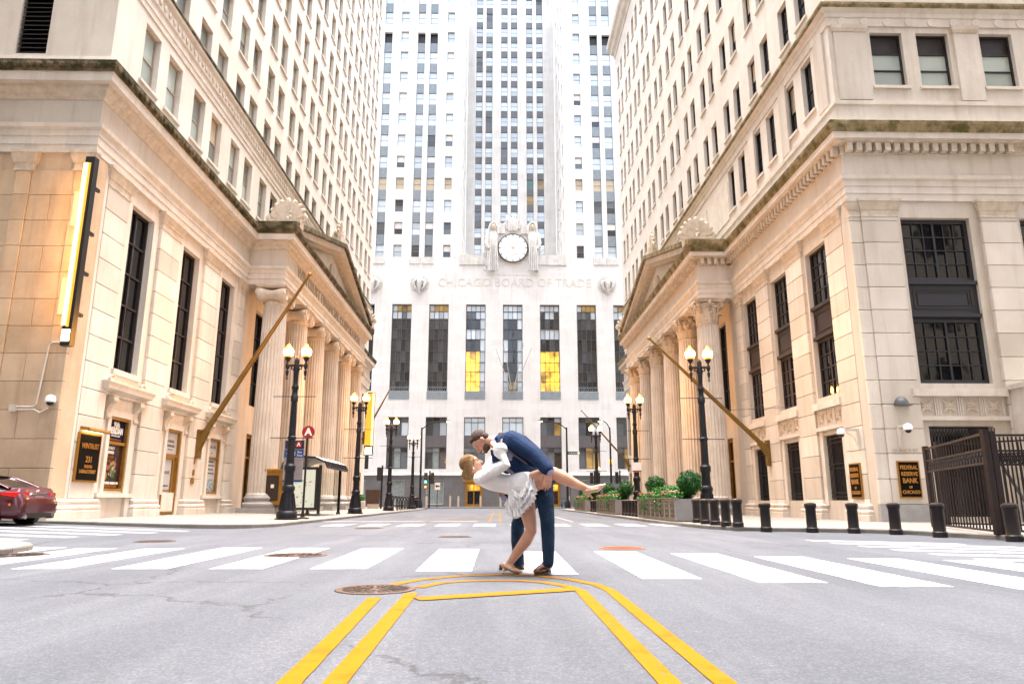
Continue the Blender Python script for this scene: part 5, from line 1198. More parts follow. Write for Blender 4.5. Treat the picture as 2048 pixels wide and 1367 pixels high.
# ================================================================== BUS STOP, SHELTER, KIOSK
def ns(x, y): return zl(x, y)
X0, X1, Y0_, Y1_ = -11.15, -9.35, 38.4, 43.2; zb = ns(-10, 40)
t = thing('bus_shelter', 'black bus shelter with curved roof and white lit map panel', 'bus shelter', (-10.2, 40.8, zb))
prof = [(X0-0.25, 2.45), (X0-0.15, 2.75), (X0+0.2, 2.95), (-10.4, 3.06), (-9.6, 3.0), (-9.1, 2.78), (-8.95, 2.5)]
obj('roof', MB().ext([(x, z+zb) for x, z in prof]+[(x, z+zb-0.07) for x, z in prof[::-1]], lambda u, v, d: (u, d, v), Y0_-0.25, Y1_+0.25), M['black'], t)
for k in range(11): 
    y = Y0_-0.2+k*(Y1_-Y0_+0.4)/10; obj('roof_rib', MB().tube([(x, y, z+zb+0.03) for x, z in prof[2:]], 0.03, 5), M['black'], t)
for x, y in ((X0, Y0_), (X1, Y0_), (X0, Y1_), (X1, Y1_)): obj('post', MB().box(x-0.07, x+0.07, y-0.07, y+0.07, zb, zb+2.6), M['black'], t); obj('post_foot', MB().box(x-0.1, x+0.1, y-0.1, y+0.1, zb, zb+0.12), M['grey_frame'], t)
mp = obj('map_case', MB().box(X0+0.08, X1-0.08, Y0_-0.1, Y0_+0.12, zb+0.3, zb+2.5), M['black'], t)
mpm = mat('map_sheet', (0.3, 0.32, 0.27), 0.3, emit=(0.95, 1.0, 0.82), es=0.06); n_, l_ = nt(mpm)
obj('map_sheet', MB().box(X0+0.28, X1-0.22, Y0_-0.125, Y0_-0.101, zb+0.42, zb+2.36), mpm, mp)
rq = random.Random(8)
for k in range(34):
    u, v = rq.uniform(X0+0.4, X1-0.35), rq.uniform(zb+0.5, zb+1.9); obj('map_icon', MB().box(u, u+rq.uniform(0.03, 0.09), Y0_-0.130, Y0_-0.126, v, v+rq.uniform(0.02, 0.06)), [greyp, orange, bpy.data.materials['red_print'], M['black']][rq.randrange(4)], mp)
gl = mat('clear_glass', (0.9, 0.95, 0.9), 0.03); gl.node_tree.nodes['Principled BSDF'].inputs['Transmission Weight'].default_value = 1.0
obj('glass_panel', MB().box(X0-0.01, X0+0.01, Y0_+0.1, Y1_-0.1, zb+0.3, zb+2.4), gl, t); obj('glass_panel', MB().box(X0+0.1, X1-0.1, Y1_-0.01, Y1_+0.01, zb+0.3, zb+2.4), gl, t)
obj('bench', MB().box(X0+0.25, X0+0.7, Y0_+0.8, Y1_-0.8, zb+0.5, zb+0.56), M['iron'], t)
# stop pole with A disc
t = thing('bus_stop_sign', 'bus stop pole with red letter A disc and blue timetable board', 'bus stop sign', (-8.72, 33.0, ns(-8.7, 33)))
px, py_ = -8.72, 33.0; z0 = ns(px, py_)
obj('pole', MB().tube([(px, py_, z0), (px, py_, 3.75)], 0.05, 8), M['iron_brown'], t); obj('foot', MB().lathe([(0.3, 0), (0.28, 0.05), (0.1, 0.09), (0.06, 0.3)], (px, py_, z0), 16), M['iron_brown'], t, True)
red = bpy.data.materials['red_print']; blue = mat('sign_blue', (0.0, 0.05, 0.2), 0.4); dblue = mat('sign_navy', (0.003, 0.008, 0.04), 0.4)
def cdisc(par, nm, x, z, r, y, m, k=28): return obj(nm, MB().ext([(x+r*math.cos(2*math.pi*i/k), z+r*math.sin(2*math.pi*i/k)) for i in range(k)], lambda u, v, d: (u, y-d, v), 0, 0.02), m, par)
ds = cdisc(t, 'disc', px+0.03, 4.0, 0.29, py_, red); obj('letter', text_mb('A', 0.46, 0.01, frt, (px+0.03, py_-0.02, 4.0), bold=0.02), M['white'], ds)
bd = obj('board', MB().box(px-1.0, px-0.12, py_-0.03, py_, 1.75, 3.62), mat('timetable_paper', (0.26, 0.23, 0.25), 0.5), t)
obj('header', MB().box(px-0.98, px-0.12, py_-0.04, py_-0.031, 3.24, 3.62), dblue, bd); obj('header', MB().box(px-1.0, px-0.12, py_-0.04, py_-0.031, 2.85, 3.2), blue, bd); obj('footer', MB().box(px-1.0, px-0.12, py_-0.04, py_-0.031, 1.75, 1.85), blue, bd)
cdisc(bd, 'route_disc', px-0.36, 3.43, 0.15, py_-0.041, red); obj('letter', text_mb('A', 0.24, 0.008, frt, (px-0.36, py_-0.062, 3.43), bold=0.008), M['white'], bd)
obj('bus_icon', MB().box(px-0.86, px-0.62, py_-0.045, py_-0.041, 3.34, 3.54), M['white'], bd); obj('bus_icon', MB().box(px-0.66, px-0.5, py_-0.045, py_-0.041, 2.94, 3.12), M['white'], bd)
obj('lettering', text_mb('Bus', 0.14, 0.006, frt, (px-0.3, py_-0.041, 3.09)), M['white'], bd); obj('lettering', text_mb('Stop', 0.14, 0.006, frt, (px-0.3, py_-0.041, 2.95)), M['white'], bd); obj('lettering', text_mb('cta', 0.12, 0.006, frt, (px-0.83, py_-0.041, 3.03)), M['white'], bd)
for k in range(8): obj('timetable_line', MB().box(px-0.93, px-0.2-0.1*(k % 3), py_-0.035, py_-0.031, 2.72-k*0.105, 2.735-k*0.105), greyp, bd)
# gilt display case beside the first column
t = thing('display_case', 'ornate gilded display case on feet beside the first left column', 'display case', (-12.75, 41.6, ns(-12.75, 41.6)))
x, y, z = -12.75, 41.6, ns(-12.75, 41.6)
obj('case', MB().bbox(x-0.55, x+0.55, y-0.2, y+0.2, z+0.45, z+2.35, 0.04), M['gold'], t); obj('cornice', MB().bbox(x-0.62, x+0.62, y-0.26, y+0.26, z+2.3, z+2.48, 0.03), M['gold'], t)
obj('pane', MB().box(x-0.36, x+0.36, y-0.23, y-0.201, z+0.7, z+2.1), mat('brown_board', (0.025, 0.012, 0.006), 0.3), t); obj('notice', MB().box(x-0.08, x+0.1, y-0.24, y-0.231, z+1.4, z+1.6), M['white'], t)
for s in (-1, 1):
    obj('finial', MB().lathe([(0.03, 0), (0.08, 0.08), (0.03, 0.16), (0.05, 0.2), (0.0, 0.26)], (x+s*0.5, y-0.1, z+2.47), 8), M['gold'], t, True)
    for e in (-1, 1): obj('foot', MB().tube([(x+s*0.45, y+e*0.12, z+0.46), (x+s*0.5, y+e*0.2, z+0.2), (x+s*0.75, y+e*0.3, z+0.06), (x+s*0.9, y+e*0.34, z+0.07)], [0.09, 0.07, 0.08, 0.05], 8), M['gold'], t, True)

# ================================================================== FLAGPOLES
def flagpole(base, tip, r, lab, wires):
    t = thing('flagpole', lab, 'flagpole', base); b, e = Vector(base), Vector(tip); d = (e-b).normalized()
    obj('pole', MB().tube([b-d*0.2, b+d*(e-b).length*0.5, e], [r, r*0.8, r*0.4], 12), M['brass'], t, True)
    s = 1 if base[0] < 0 else -1
    obj('wall_bracket', MB().box(b.x-s*0.15, b.x+s*0.02, b.y-0.2, b.y+0.2, b.z-0.95, b.z+0.45), M['brass'], t)
    obj('socket', MB().tube([b-d*0.3-Vector((0, 0, 0.25)), b+d*0.5], [r*1.5, r*1.25], 10), M['brass'], t, True)
    obj('ball', MB().ell(e, (r*0.75,)*3, 10, 8), M['gold'], t, True)
    for q in wires: obj('stay_wire', MB().tube([b+d*3.0, q], 0.012, 5), M['iron'], t)
flagpole((-14.85, 36.15, 3.95), (-9.97, 36.2, 12.6), 0.15, 'long brass flagpole slanting from wall of left bank, nearest', [])
flagpole((14.85, 39.45, 3.75), (8.59, 39.4, 9.95), 0.14, 'long brass flagpole slanting from wall of right bank, nearest', [(15.0, 36.0, 5.6), (15.0, 42.6, 4.9)])
flagpole((-14.85, 79.9, 8.04), (-11.83, 80, 13.97), 0.12, 'distant brass flagpole at far end of left bank', [])
flagpole((14.85, 82, 5.2), (9.67, 82, 11.15), 0.12, 'distant brass flagpole at far end of right bank', [])

# ================================================================== SIGNS ON THE WALLS
neon = mat('sign_glow', (1, 0.8, 0.3), 0.4, emit=(1.0, 0.62, 0.12), es=0.9); warm = mat('sign_gold_face', (0.7, 0.4, 0.05), 0.4, emit=(1.0, 0.40, 0.02), es=0.10)
t = thing('blade_sign', 'tall black blade sign with glowing yellow edge on the left corner', 'sign', (-14.6, 24.0, 6.1))
obj('cabinet', MB().box(-14.85, -14.52, 23.86, 24.14, 6.05, 13.0), M['black'], t)
obj('light_strip', MB().box(-14.88, -14.72, 23.84, 23.859, 6.75, 12.75), neon, t); obj('gold_face', MB().box(-14.718, -14.63, 23.84, 23.859, 6.7, 12.75), warm, t)
obj('side_light', MB().box(-14.88, -14.851, 23.88, 24.12, 6.75, 12.75), mat('sign_side_glow', (1, 0.6, 0.2), 0.4, emit=(1.0, 0.44, 0.04), es=4.0), t)
obj('display', MB().box(-14.82, -14.56, 23.84, 23.859, 6.2, 6.6), mat('sign_display', (0.8, 0.9, 0.6), 0.4, emit=(0.9, 1.0, 0.5), es=2.0), t)
for z in (7.2, 8.7, 10.2, 11.9): obj('bracket', MB().box(-14.7, -14.6, 24.141, 24.56, z, z+0.12), M['black'], t)
for z in (7.3, 10.6): obj('mounting_plate', MB().box(-15.5, -14.93, 24.51, 24.545, z, z+1.35), M['lime'], t)
t = thing('blade_sign', 'distant glowing gold blade sign at far end of left bank', 'sign', (-13.6, 75.5, 5.9))
obj('cabinet', MB().box(-14.0, -13.1, 75.4, 75.8, 5.6, 12.2), M['black'], t); obj('light_strip', MB().box(-13.3, -13.12, 75.38, 75.399, 6.6, 12.1), neon, t); obj('gold_face', MB().box(-13.95, -13.31, 75.38, 75.399, 6.6, 12.1), warm, t); obj('display', MB().box(-13.85, -13.2, 75.38, 75.399, 5.7, 6.4), bpy.data.materials['sign_display'], t)
obj('bracket', MB().box(-14.97, -14.0, 75.55, 75.65, 10.2, 10.4), M['black'], t)
# plaque with picture light
t = thing('address_plaque', 'black gold-framed address plaque with a small lit lamp above', 'plaque', (-14.97, 26.6, 1.6))
fp_ = lambda u, v, n: (-14.975+n, 26.58+u, v)
obj('frame', MB().ext([(-0.73, 1.58), (0.73, 1.58), (0.73, 3.34), (-0.73, 3.34)], fp_, -0.02, 0.06), M['gold_rim'], t); obj('board', MB().ext([(-0.66, 1.65), (0.66, 1.65), (0.66, 3.27), (-0.66, 3.27)], fp_, 0.06, 0.075), M['plaque'], t)
for s, z, sz, sx in (('WINTRUST', 2.86, 0.27, 0.82), ('231', 2.38, 0.30, 0.95), ('SOUTH', 2.13, 0.15, 1.0), ('LASALLE STREET', 1.95, 0.17, 0.85)): obj('lettering', text_mb(s, sz, 0.012, fl, (-14.9, 26.58, z), sx=sx, bold=0.004), M['gold_letter'], t)
obj('lamp_hood', MB().ext([(0, 3.55), (0.32, 3.5), (0.36, 3.42), (0.34, 3.36), (0.3, 3.36), (0, 3.44)], lambda u, v, d: (-14.99+u, d, v), 25.95, 27.35), M['gold'], t); obj('lamp_tube', MB().box(-14.87, -14.7, 26.1, 27.2, 3.385, 3.405), M['globe_hot'], t)
def plaque(o, cx, cy, hw, lab):
    t = thing('bank_plaque', lab, 'plaque', (cx, cy, 1.03)); f = ori(o); g = lambda u, v, n: tuple(a+b for a, b in zip(f(u, v, n), (cx, cy, 0)))
    obj('frame', MB().ext([(-hw, 1.03), (hw, 1.03), (hw, 2.46), (-hw, 2.46)], g, -0.02, 0.05), M['gold_rim'], t); obj('board', MB().ext([(-hw+0.05, 1.08), (hw-0.05, 1.08), (hw-0.05, 2.41), (-hw+0.05, 2.41)], g, 0.05, 0.062), M['plaque'], t)
    for s, z, sz in (('FEDERAL', 2.2, 0.22), ('RESERVE', 1.95, 0.22), ('BANK', 1.69, 0.28), ('OF', 1.44, 0.13), ('CHICAGO', 1.25, 0.19)): obj('lettering', text_mb(s, sz, 0.012, f, g(0, z, 0.062), sx=0.82*hw/0.45, bold=0.004), M['gold_letter'], t)
plaque('R', 14.985, 30.0, 0.46, 'narrow black and gold bank plaque on the street side of the pier'); plaque('F', 16.2, YR-0.11, 0.44, 'black and gold bank plaque on the corner face near the gate')
# cameras, dome light, conduit
def dome(p, o, lab, arm=True):
    t = thing('security_camera', lab, 'camera', p); f = ori(o); g = lambda u, v, n: tuple(a+b for a, b in zip(f(u, v, n), p))
    if arm:
        obj('arm', MB().ext([(-0.05, -0.75), (0.05, -0.75), (0.05, 0.1), (-0.05, 0.1)], g, 0, 0.08), M['lime_trim'], t); obj('boom', MB().ext([(-0.04, 0.0), (0.04, 0.0), (0.04, 0.1), (-0.04, 0.1)], g, 0.08, 0.8), M['lime_trim'], t)
        obj('brace', MB().tube([g(0, -0.6, 0.08), g(0, -0.25, 0.2), g(0, -0.05, 0.5)], 0.025, 6), M['lime_trim'], t); c = g(0, -0.12, 0.72)
    else: c = g(0, 0, 0.18); obj('arm', MB().ext([(-0.05, -0.03), (0.05, -0.03), (0.05, 0.1), (-0.05, 0.1)], g, 0, 0.15), M['white'], t)
    obj('housing', MB().lathe([(0.12, -0.02), (0.165, 0.0), (0.165, 0.1), (0.13, 0.2), (0.03, 0.24)], c, 16), M['white'], t, True); obj('dome', MB().ell((c[0], c[1], c[2]-0.02), (0.12, 0.12, 0.12), 12, 8), M['black'], t, True)
dome((15.98, YR-0.12, 3.75), 'F', 'white dome camera on bracket above the corner-face bank plaque'); dome((14.99, 29.45, 3.75), 'R', 'white dome camera on bracket above the narrow bank plaque')
dome((-15.2, YF-0.11, 4.2), 'F', 'small white camera on the left corner beside wall conduit', False)
t = thing('wall_light', 'grey half-dome wall light on the right corner face', 'lamp', (16.25, YR-0.1, 4.7)); mb = MB().ell((16.25, YR-0.1, 4.68), (0.3, 0.28, 0.34), 18, 12); mb.v = [(x, min(y, YR-0.1), max(z, 4.68)) for x, y, z in mb.v]; obj('hood', mb, M['grey_frame'], t, True); obj('rim', MB().box(15.95, 16.55, YR-0.38, YR-0.1, 4.64, 4.679), M['grey_frame'], t)
t = thing('conduit', 'pale pipe and junction box running down the left corner wall', 'conduit', (-15.9, YF-0.06, 3.9))
for k, pth in enumerate(([(-14.9, 6.3), (-15.5, 6.3), (-15.6, 6.2), (-15.75, 4.15), (-15.85, 4.05), (-16.5, 4.05)], [(-15.35, 4.0), (-15.6, 3.85), (-15.8, 3.95), (-16.5, 3.95)])): obj('pipe', MB().tube([(x, YF-0.14, z) for x, z in pth], 0.03, 6), M['lime'], t)
obj('junction_box', MB().box(-16.62, -16.4, YF-0.2, YF-0.095, 3.88, 4.12), M['lime'], t)
for z in (1.75, 2.15):
    tag(obj('brass_plate', MB().box(-14.985, -14.95, 35.85-0.14*(z < 2), 36.05+0.0, z, z+0.28), M['gold']), 'small brass %s box on pilaster right of the gilt door' % ('call' if z < 2 else 'bell'), 'plate')
tag(obj('name_strip', MB().box(-14.985, -14.96, 35.9, 36.0, 2.7, 3.1), M['gold_rim']), 'narrow copper strip on pilaster below the flagpole bracket', 'plate')

# ================================================================== BOLLARDS AND PLANTERS
def bollard_proto():
    t = thing('bollard', 'x', 'bollard', (0, 0, 0))
    loc_obj('post', MB().lathe([(0.175, 0.0), (0.175, 0.13), (0.155, 0.15), (0.148, 0.17), (0.148, 0.70), (0.155, 0.71)], n=24), M['bollard'], t, True); loc_obj('collar', MB().lathe([(0.16, 0.705), (0.166, 0.72), (0.166, 0.75), (0.155, 0.755)], n=24), M['bollard'], t, True)
    loc_obj('cap', MB().lathe([(0.152, 0.756), (0.176, 0.765), (0.176, 0.815), (0.165, 0.835), (0.105, 0.862), (0.02, 0.872)], n=24), M['bollard'], t, True); return t
bp_ = bollard_proto()
ordn = ['first', 'second', 'third', 'fourth', 'fifth', 'sixth']
BL = [(*onZ(a, b, 0.12), '%s bollard of the tight row counted from the near planter' % ordn[i]) for i, (a, b) in enumerate([(1379, 1042.3), (1394.5, 1044.2), (1411, 1046.8), (1431, 1049.2), (1453, 1051), (1476.5, 1053)])]
for (a, b), lab in zip([(1533, 1062.6), (1625, 1063.9), (1708.6, 1065.4), (1792.7, 1068), (1881, 1073.6), (2029.5, 1082)], ['lone bollard nearest the tight row, before the barred windows', 'bollard in front of the stone corner, second of the wide row', 'bollard in front of the narrow bank plaque', 'bollard below the corner-face bank plaque', 'bollard in front of the near gate post', 'bollard in front of the gate at the right edge']):
    p = onZ(a, b, 0.0); BL.append((p[0], p[1], 0.0, lab))
for i in range(6): BL.append((7.3, 36.9+i*1.0, 0.12, '%s dark bollard between the near and middle planters' % ordn[i]))
for i in range(4): BL.append((7.3, 52.3+i*1.3, 0.12, '%s dark bollard between the middle and far planters' % ordn[i]))
for i, (x, y, z, lab) in enumerate(BL):
    t = bp_ if i == 0 else copy_tree(bp_); t.location = Vector((x, y, z))*S; t['label'] = lab; t['group'] = 'bollards along the right pavement'
leaf_m = []
for k, c in enumerate([(0.007, 0.058, 0.004), (0.016, 0.105, 0.004), (0.004, 0.03, 0.003)]): leaf_m.append(varied('leaf_%d' % k, c, tuple(x*1.5 for x in c), 6, streak=0, grain=0, bump=0, rough=0.55, spec=0.35))
def leaves(c, r, n, seed, size, flat=1.0):
    rg = random.Random(seed); mb = MB(); c = Vector(c)
    for k in range(n):
        v = Vector((rg.gauss(0, 1), rg.gauss(0, 1), rg.gauss(0, 1))).normalized(); d = (0.70+0.38*rg.random()**0.8)*(1+0.09*math.sin(9*v.x+5*v.z+seed)+0.05*math.sin(17*v.y+11*v.z))
        p = c+Vector((v.x*r[0], v.y*r[1], v.z*r[2]))*d; a = (v+Vector((rg.gauss(0, 1), rg.gauss(0, 1), rg.gauss(0, 1)))*0.7).normalized(); u = a.orthogonal().normalized(); w = a.cross(u); q = rg.random()*6.28
        u, w = u*math.cos(q)+w*math.sin(q), w*math.cos(q)-u*math.sin(q); s = size*(0.6+0.8*rg.random())
        mb.add([p-u*s, p+w*s*0.45, p+u*s, p-w*s*0.45], [(0, 1, 2), (0, 2, 3)])
    return mb
pst = varied('planter_stone', (0.21, 0.175, 0.13), (0.175, 0.145, 0.105), 3, streak=0.2); pst2 = varied('planter_end', (0.23, 0.22, 0.21), (0.2, 0.19, 0.18), 3, streak=0.2)
fcol = [mat('petal_%d' % i, c, 0.5) for i, c in enumerate([(0.28, 0.015, 0.008), (0.3, 0.05, 0.008), (0.26, 0.045, 0.06), (0.3, 0.27, 0.2), (0.26, 0.08, 0.08)])]
def planter(y0, y1, lab, slab, npan, dens):
    x0, x1, z0, z1 = 6.95, 8.45, 0.12, 1.0; t = thing('planter', lab, 'planter', ((x0+x1)/2, (y0+y1)/2, z0))
    for a, b, c, d, m in ((x0, x0+0.12, y0+0.12, y1-0.12, pst), (x1-0.12, x1, y0+0.12, y1-0.12, pst), (x0, x1, y0, y0+0.119, pst2), (x0, x1, y1-0.119, y1, pst2)): obj('side', MB().box(a, b, c, d, z0+0.03, z1), m, t)
    obj('soil', MB().box(x0+0.11, x1-0.11, y0+0.11, y1-0.11, z0+0.05, z1-0.08), mat('soil', (0.03, 0.02, 0.015), 0.9), t); obj('rim', MB().box(x0-0.03, x0+0.121, y0-0.02, y1+0.02, z1, z1+0.05), pst, t)
    gm = mat('grille_recess', (0.04, 0.032, 0.025), 0.7) if 'grille_recess' not in bpy.data.materials else bpy.data.materials['grille_recess']
    for k in range(npan):
        a = y0+0.3+k*(y1-y0-0.4)/npan; b = a+(y1-y0-0.4)/npan*0.66; p = obj('grille_panel', MB().box(x0-0.004, x0+0.03, a, b, z0+0.16, z1-0.12), gm, t); mb = MB()
        for j in range(4): yy = a+(b-a)*(j+0.5)/4; mb.box(x0-0.02, x0-0.005, yy-0.02, yy+0.02, z0+0.17, z1-0.13)
        for q in range(3): zc = z0+0.3+q*0.2; mb.box(x0-0.024, x0-0.0045, a+0.02, b-0.02, zc-0.02, zc+0.02)
        obj('grille', mb, pst, p)
    g = random.Random(int(y0*10)); L = y1-y0
    # topiary balls and hedge between, with flowers along the edge
    for yy, r, w in ((y0+0.75, 0.46, 'near'), (y1-0.75, 0.46, 'far')):
        s = thing('topiary', 'clipped round shrub at %s end of %s' % (w, slab), 'shrub', (7.75, yy, z1)); obj('trunk', MB().tube([(7.75, yy, z1-0.1), (7.75, yy, z1+0.5)], 0.05, 6), M['iron_brown'], s)
        obj('crown', leaves((7.75, yy, z1+0.18+r), (r, r, r), int(4200*dens), int(yy*7), 0.04), leaf_m[0], s); obj('inner_crown', MB().ell((7.75, yy, z1+0.18+r), (r*0.8,)*3, 14, 10), leaf_m[2], s, True)
    hy = (y0+y1)/2
    h = thing('hedge', 'low bright green hedge between the clipped shrubs of %s' % slab, 'hedge', (7.75, hy, z1)); hm = MB(); hi = MB(); nh = 6
    for k in range(nh):
        yy = y0+1.2+(L-2.3)*(k+0.5)/nh; m_ = leaves((7.7, yy, z1+0.26), (0.42, L/nh*0.55, 0.30), int(1700*dens), k+int(y0), 0.045); hm.add(m_.v, m_.f); hi.ell((7.7, yy, z1+0.24), (0.34, L/nh*0.46, 0.24), 10, 8)
    obj('foliage', hm, leaf_m[1], h); obj('inner_foliage', hi, leaf_m[2], h, True)
    fb = thing('flower_bed', 'mixed red and white flowers trailing over the rim of %s' % slab, 'flowers', (7.2, hy, z1)); gm_ = MB()
    for k in range(int(L*26)):
        yy = g.uniform(y0+0.1, y1-0.1); xx = x0+0.02+0.3*g.random(); m_ = leaves((xx, yy, z1+0.08+0.12*g.random()), (0.12, 0.15, 0.12), 8, k, 0.05); gm_.add(m_.v, m_.f)
    for k in range(5):
        yy = g.uniform(y0+0.3, y1-0.3)
        for j in range(10): m_ = leaves((x0-0.05, yy+g.uniform(-0.08, 0.08), z1-0.06*j), (0.05, 0.08, 0.05), 5, k*20+j, 0.045); gm_.add(m_.v, m_.f)
    tag(obj('greenery', gm_, leaf_m[1], fb), kind='stuff'); bl_ = {}
    for k in range(int(L*7)):
        c = g.randrange(5); mb = bl_.setdefault(c, MB()); yy = g.uniform(y0+0.1, y1-0.1); mb.ell((x0+0.02+0.25*g.random(), yy, z1+0.17+0.14*g.random()), (0.055, 0.07, 0.05), 6, 4)
    for c, mb in bl_.items(): tag(obj('blossom', mb, fcol[c], fb, True), kind='stuff')
planter(28.4, 36.2, 'pale planter box with grille panels, nearest, beside the row of bollards', 'the nearest planter', 8, 1.0)
planter(43.0, 51.2, 'pale planter box with grille panels, middle of three on the right', 'the middle planter', 8, 0.6)
planter(58.0, 66.0, 'pale planter box with grille panels, farthest of three on the right', 'the farthest planter', 7, 0.4)

# ================================================================== IRON GATE AT THE RIGHT
gp = [Vector(onZ(1868, 1057, 0.06)[:2])+Vector((0.15, 0.3)), Vector(onZ(1974, 1076, 0.06)[:2])+Vector((0.35, 0.3)), Vector((16.3, 14.2))]
gp = [Vector((13.75, 22.85)), Vector((11.95, 17.35)), Vector((13.1, 17.3))]
gt = thing('iron_gate', 'tall dark iron security gate leaves standing open behind the right bollards', 'gate', (12.9, 20.0, 0.12))
def leafgate(a, b, h0, h1, nb):
    d = b-a; L = d.length; dn = d/L; nn = Vector((-dn.y, dn.x))
    def seg(p, q, z0, z1, w, nm): 
        mb = MB(); o1 = nn*w/2
        mb.add([((p-o1).x, (p-o1).y, z0[0]), ((p+o1).x, (p+o1).y, z0[0]), ((q+o1).x, (q+o1).y, z0[1]), ((q-o1).x, (q-o1).y, z0[1]), ((p-o1).x, (p-o1).y, z1[0]), ((p+o1).x, (p+o1).y, z1[0]), ((q+o1).x, (q+o1).y, z1[1]), ((q-o1).x, (q-o1).y, z1[1])], [(0, 3, 2, 1), (4, 5, 6, 7), (0, 1, 5, 4), (1, 2, 6, 5), (2, 3, 7, 6), (3, 0, 4, 7)])
        return obj(nm, mb, M['iron_brown'], gt)
    for p in (a, b): obj('gate_post', MB().box(p.x-0.07, p.x+0.07, p.y-0.07, p.y+0.07, 0.12, h1+0.08), M['iron_brown'], gt)
    for z in (0.18, h1-0.75, h1-0.42, h1-0.04): seg(a+dn*0.08, b-dn*0.08, (z, z), (z+0.05, z+0.05), 0.06, 'rail')
    for k in range(1, nb):
        p = a+d*k/nb; obj('bar', MB().box(p.x-0.014, p.x+0.014, p.y-0.014, p.y+0.014, 0.23, h1-0.05), M['iron_brown'], gt)
    mb = MB(); m = nb
    for k in range(m):
        p, q = a+d*(k+0.1)/m, a+d*(k+0.9)/m
        mb.tube([(p.x, p.y, h1-0.7), (q.x, q.y, h1-0.44)], 0.02, 4); mb.tube([(q.x, q.y, h1-0.7), (p.x, p.y, h1-0.44)], 0.02, 4)
    tag(obj('lattice_band', mb, M['iron_brown'], gt), kind='stuff')
leafgate(gp[0], gp[1], 0.1, 2.55, 22); leafgate(gp[1]+Vector((0.16, 0)), gp[2], 0.1, 2.5, 10); leafgate(Vector((14.6, 23.6)), Vector((17.6, 20.2)), 0.1, 2.75, 18)
obj('diagonal_brace', MB().tube([(12.15, 17.6, 2.4), (12.9, 17.2, 0.3)], 0.04, 6), M['grey_frame'], gt)
# ================================================================== RED CAR AT THE LEFT EDGE
carp = mat('wine_red_paint', (0.065, 0.002, 0.010), 0.28, 0.25, 0.5, coat=1.0); cglass = mat('car_glass', (0.01, 0.007, 0.007), 0.05, 0, 0.6); chrome = mat('chrome', (0.8, 0.8, 0.8), 0.15, 1.0)
tyre = mat('tyre', (0.004, 0.004, 0.004), 0.8); tail = mat('tail_lamp', (0.3, 0.004, 0.005), 0.15, emit=(1, 0.01, 0.01), es=0.06)
CAR = thing('parked_car', 'dark red saloon car parked at the left edge, seen from behind', 'car', (-14.0, 22.7, 0.175))
CAR.rotation_euler = (0, R_(1.5), 0)
# local axes: x backwards is 0 at the tail, the nose points to -x; y across; z up
def sect(x, hw, zb, zs, zt, crown): # half outline from sill to centre line
    return [(x, hw*0.86, zb), (x, hw*0.97, zb+0.10), (x, hw, zs*0.62), (x, hw*0.985, zs-0.10), (x, hw*0.93, zs), (x, hw*0.80, zt), (x, hw*0.45, zt+crown*0.7), (x, 0, zt+crown)]
st = [(0.00, 0.74, 0.42, 0.62, 0.66, 0.0), (-0.03, 0.86, 0.30, 0.72, 0.80, 0.0), (-0.10, 0.93, 0.24, 0.80, 0.86, 0.0), (-0.20, 0.955, 0.22, 0.90, 1.06, 0.02), (-0.26, 0.96, 0.22, 0.95, 1.12, 0.03), (-0.6, 0.985, 0.22, 0.97, 1.10, 0.03), (-1.2, 1.0, 0.20, 0.97, 1.05, 0.03),
      (-2.2, 1.0, 0.19, 0.96, 1.0, 0.02), (-3.3, 1.0, 0.19, 0.94, 0.97, 0.03), (-3.8, 0.99, 0.2, 0.90, 0.93, 0.04), (-4.5, 0.95, 0.22, 0.78, 0.82, 0.04), (-4.8, 0.84, 0.26, 0.66, 0.70, 0.02), (-4.9, 0.68, 0.34, 0.56, 0.6, 0.0)]
mb = MB(); n = 15; V = []
for s in st:
    h = sect(*s); V += h+[(x, -y, z) for x, y, z in h[-2::-1]]
mb.add(V, [(i*n+k, i*n+k+1, (i+1)*n+k+1, (i+1)*n+k) for i in range(len(st)-1) for k in range(n-1)]+[tuple(range(n)), tuple(range((len(st)-1)*n, len(st)*n))]+[(i*n, (i+1)*n, (i+1)*n+n-1, i*n+n-1) for i in range(len(st)-1)])
loc_obj('body', mb, carp, CAR, True, 28)
gh = [(-0.55, 0.74, 1.10, 0.70, 1.12), (-1.45, 0.86, 1.02, 0.64, 1.43), (-2.3, 0.88, 0.99, 0.66, 1.46), (-2.9, 0.86, 0.98, 0.62, 1.40), (-3.7, 0.80, 0.95, 0.70, 0.97)]
mb = MB(); V = []
for x, w0, z0, w1, z1 in gh: V += [(x, w0, z0), (x, w1, z1), (x, -w1, z1), (x, -w0, z0)]
mb.add(V, [(i*4+k, i*4+k+1, (i+1)*4+k+1, (i+1)*4+k) for i in range(4) for k in range(3)]); loc_obj('windows', mb, cglass, CAR, True, 20)
mb = MB()
for a, b in zip(gh[1:4], gh[2:4]): mb.add([(a[0], a[3]+0.02, a[4]), (a[0], 0, a[4]+0.04), (a[0], -a[3]-0.02, a[4]), (b[0], b[3]+0.02, b[4]), (b[0], 0, b[4]+0.04), (b[0], -b[3]-0.02, b[4])], [(0, 1, 4, 3), (1, 2, 5, 4)])
loc_obj('roof', mb, carp, CAR, True)
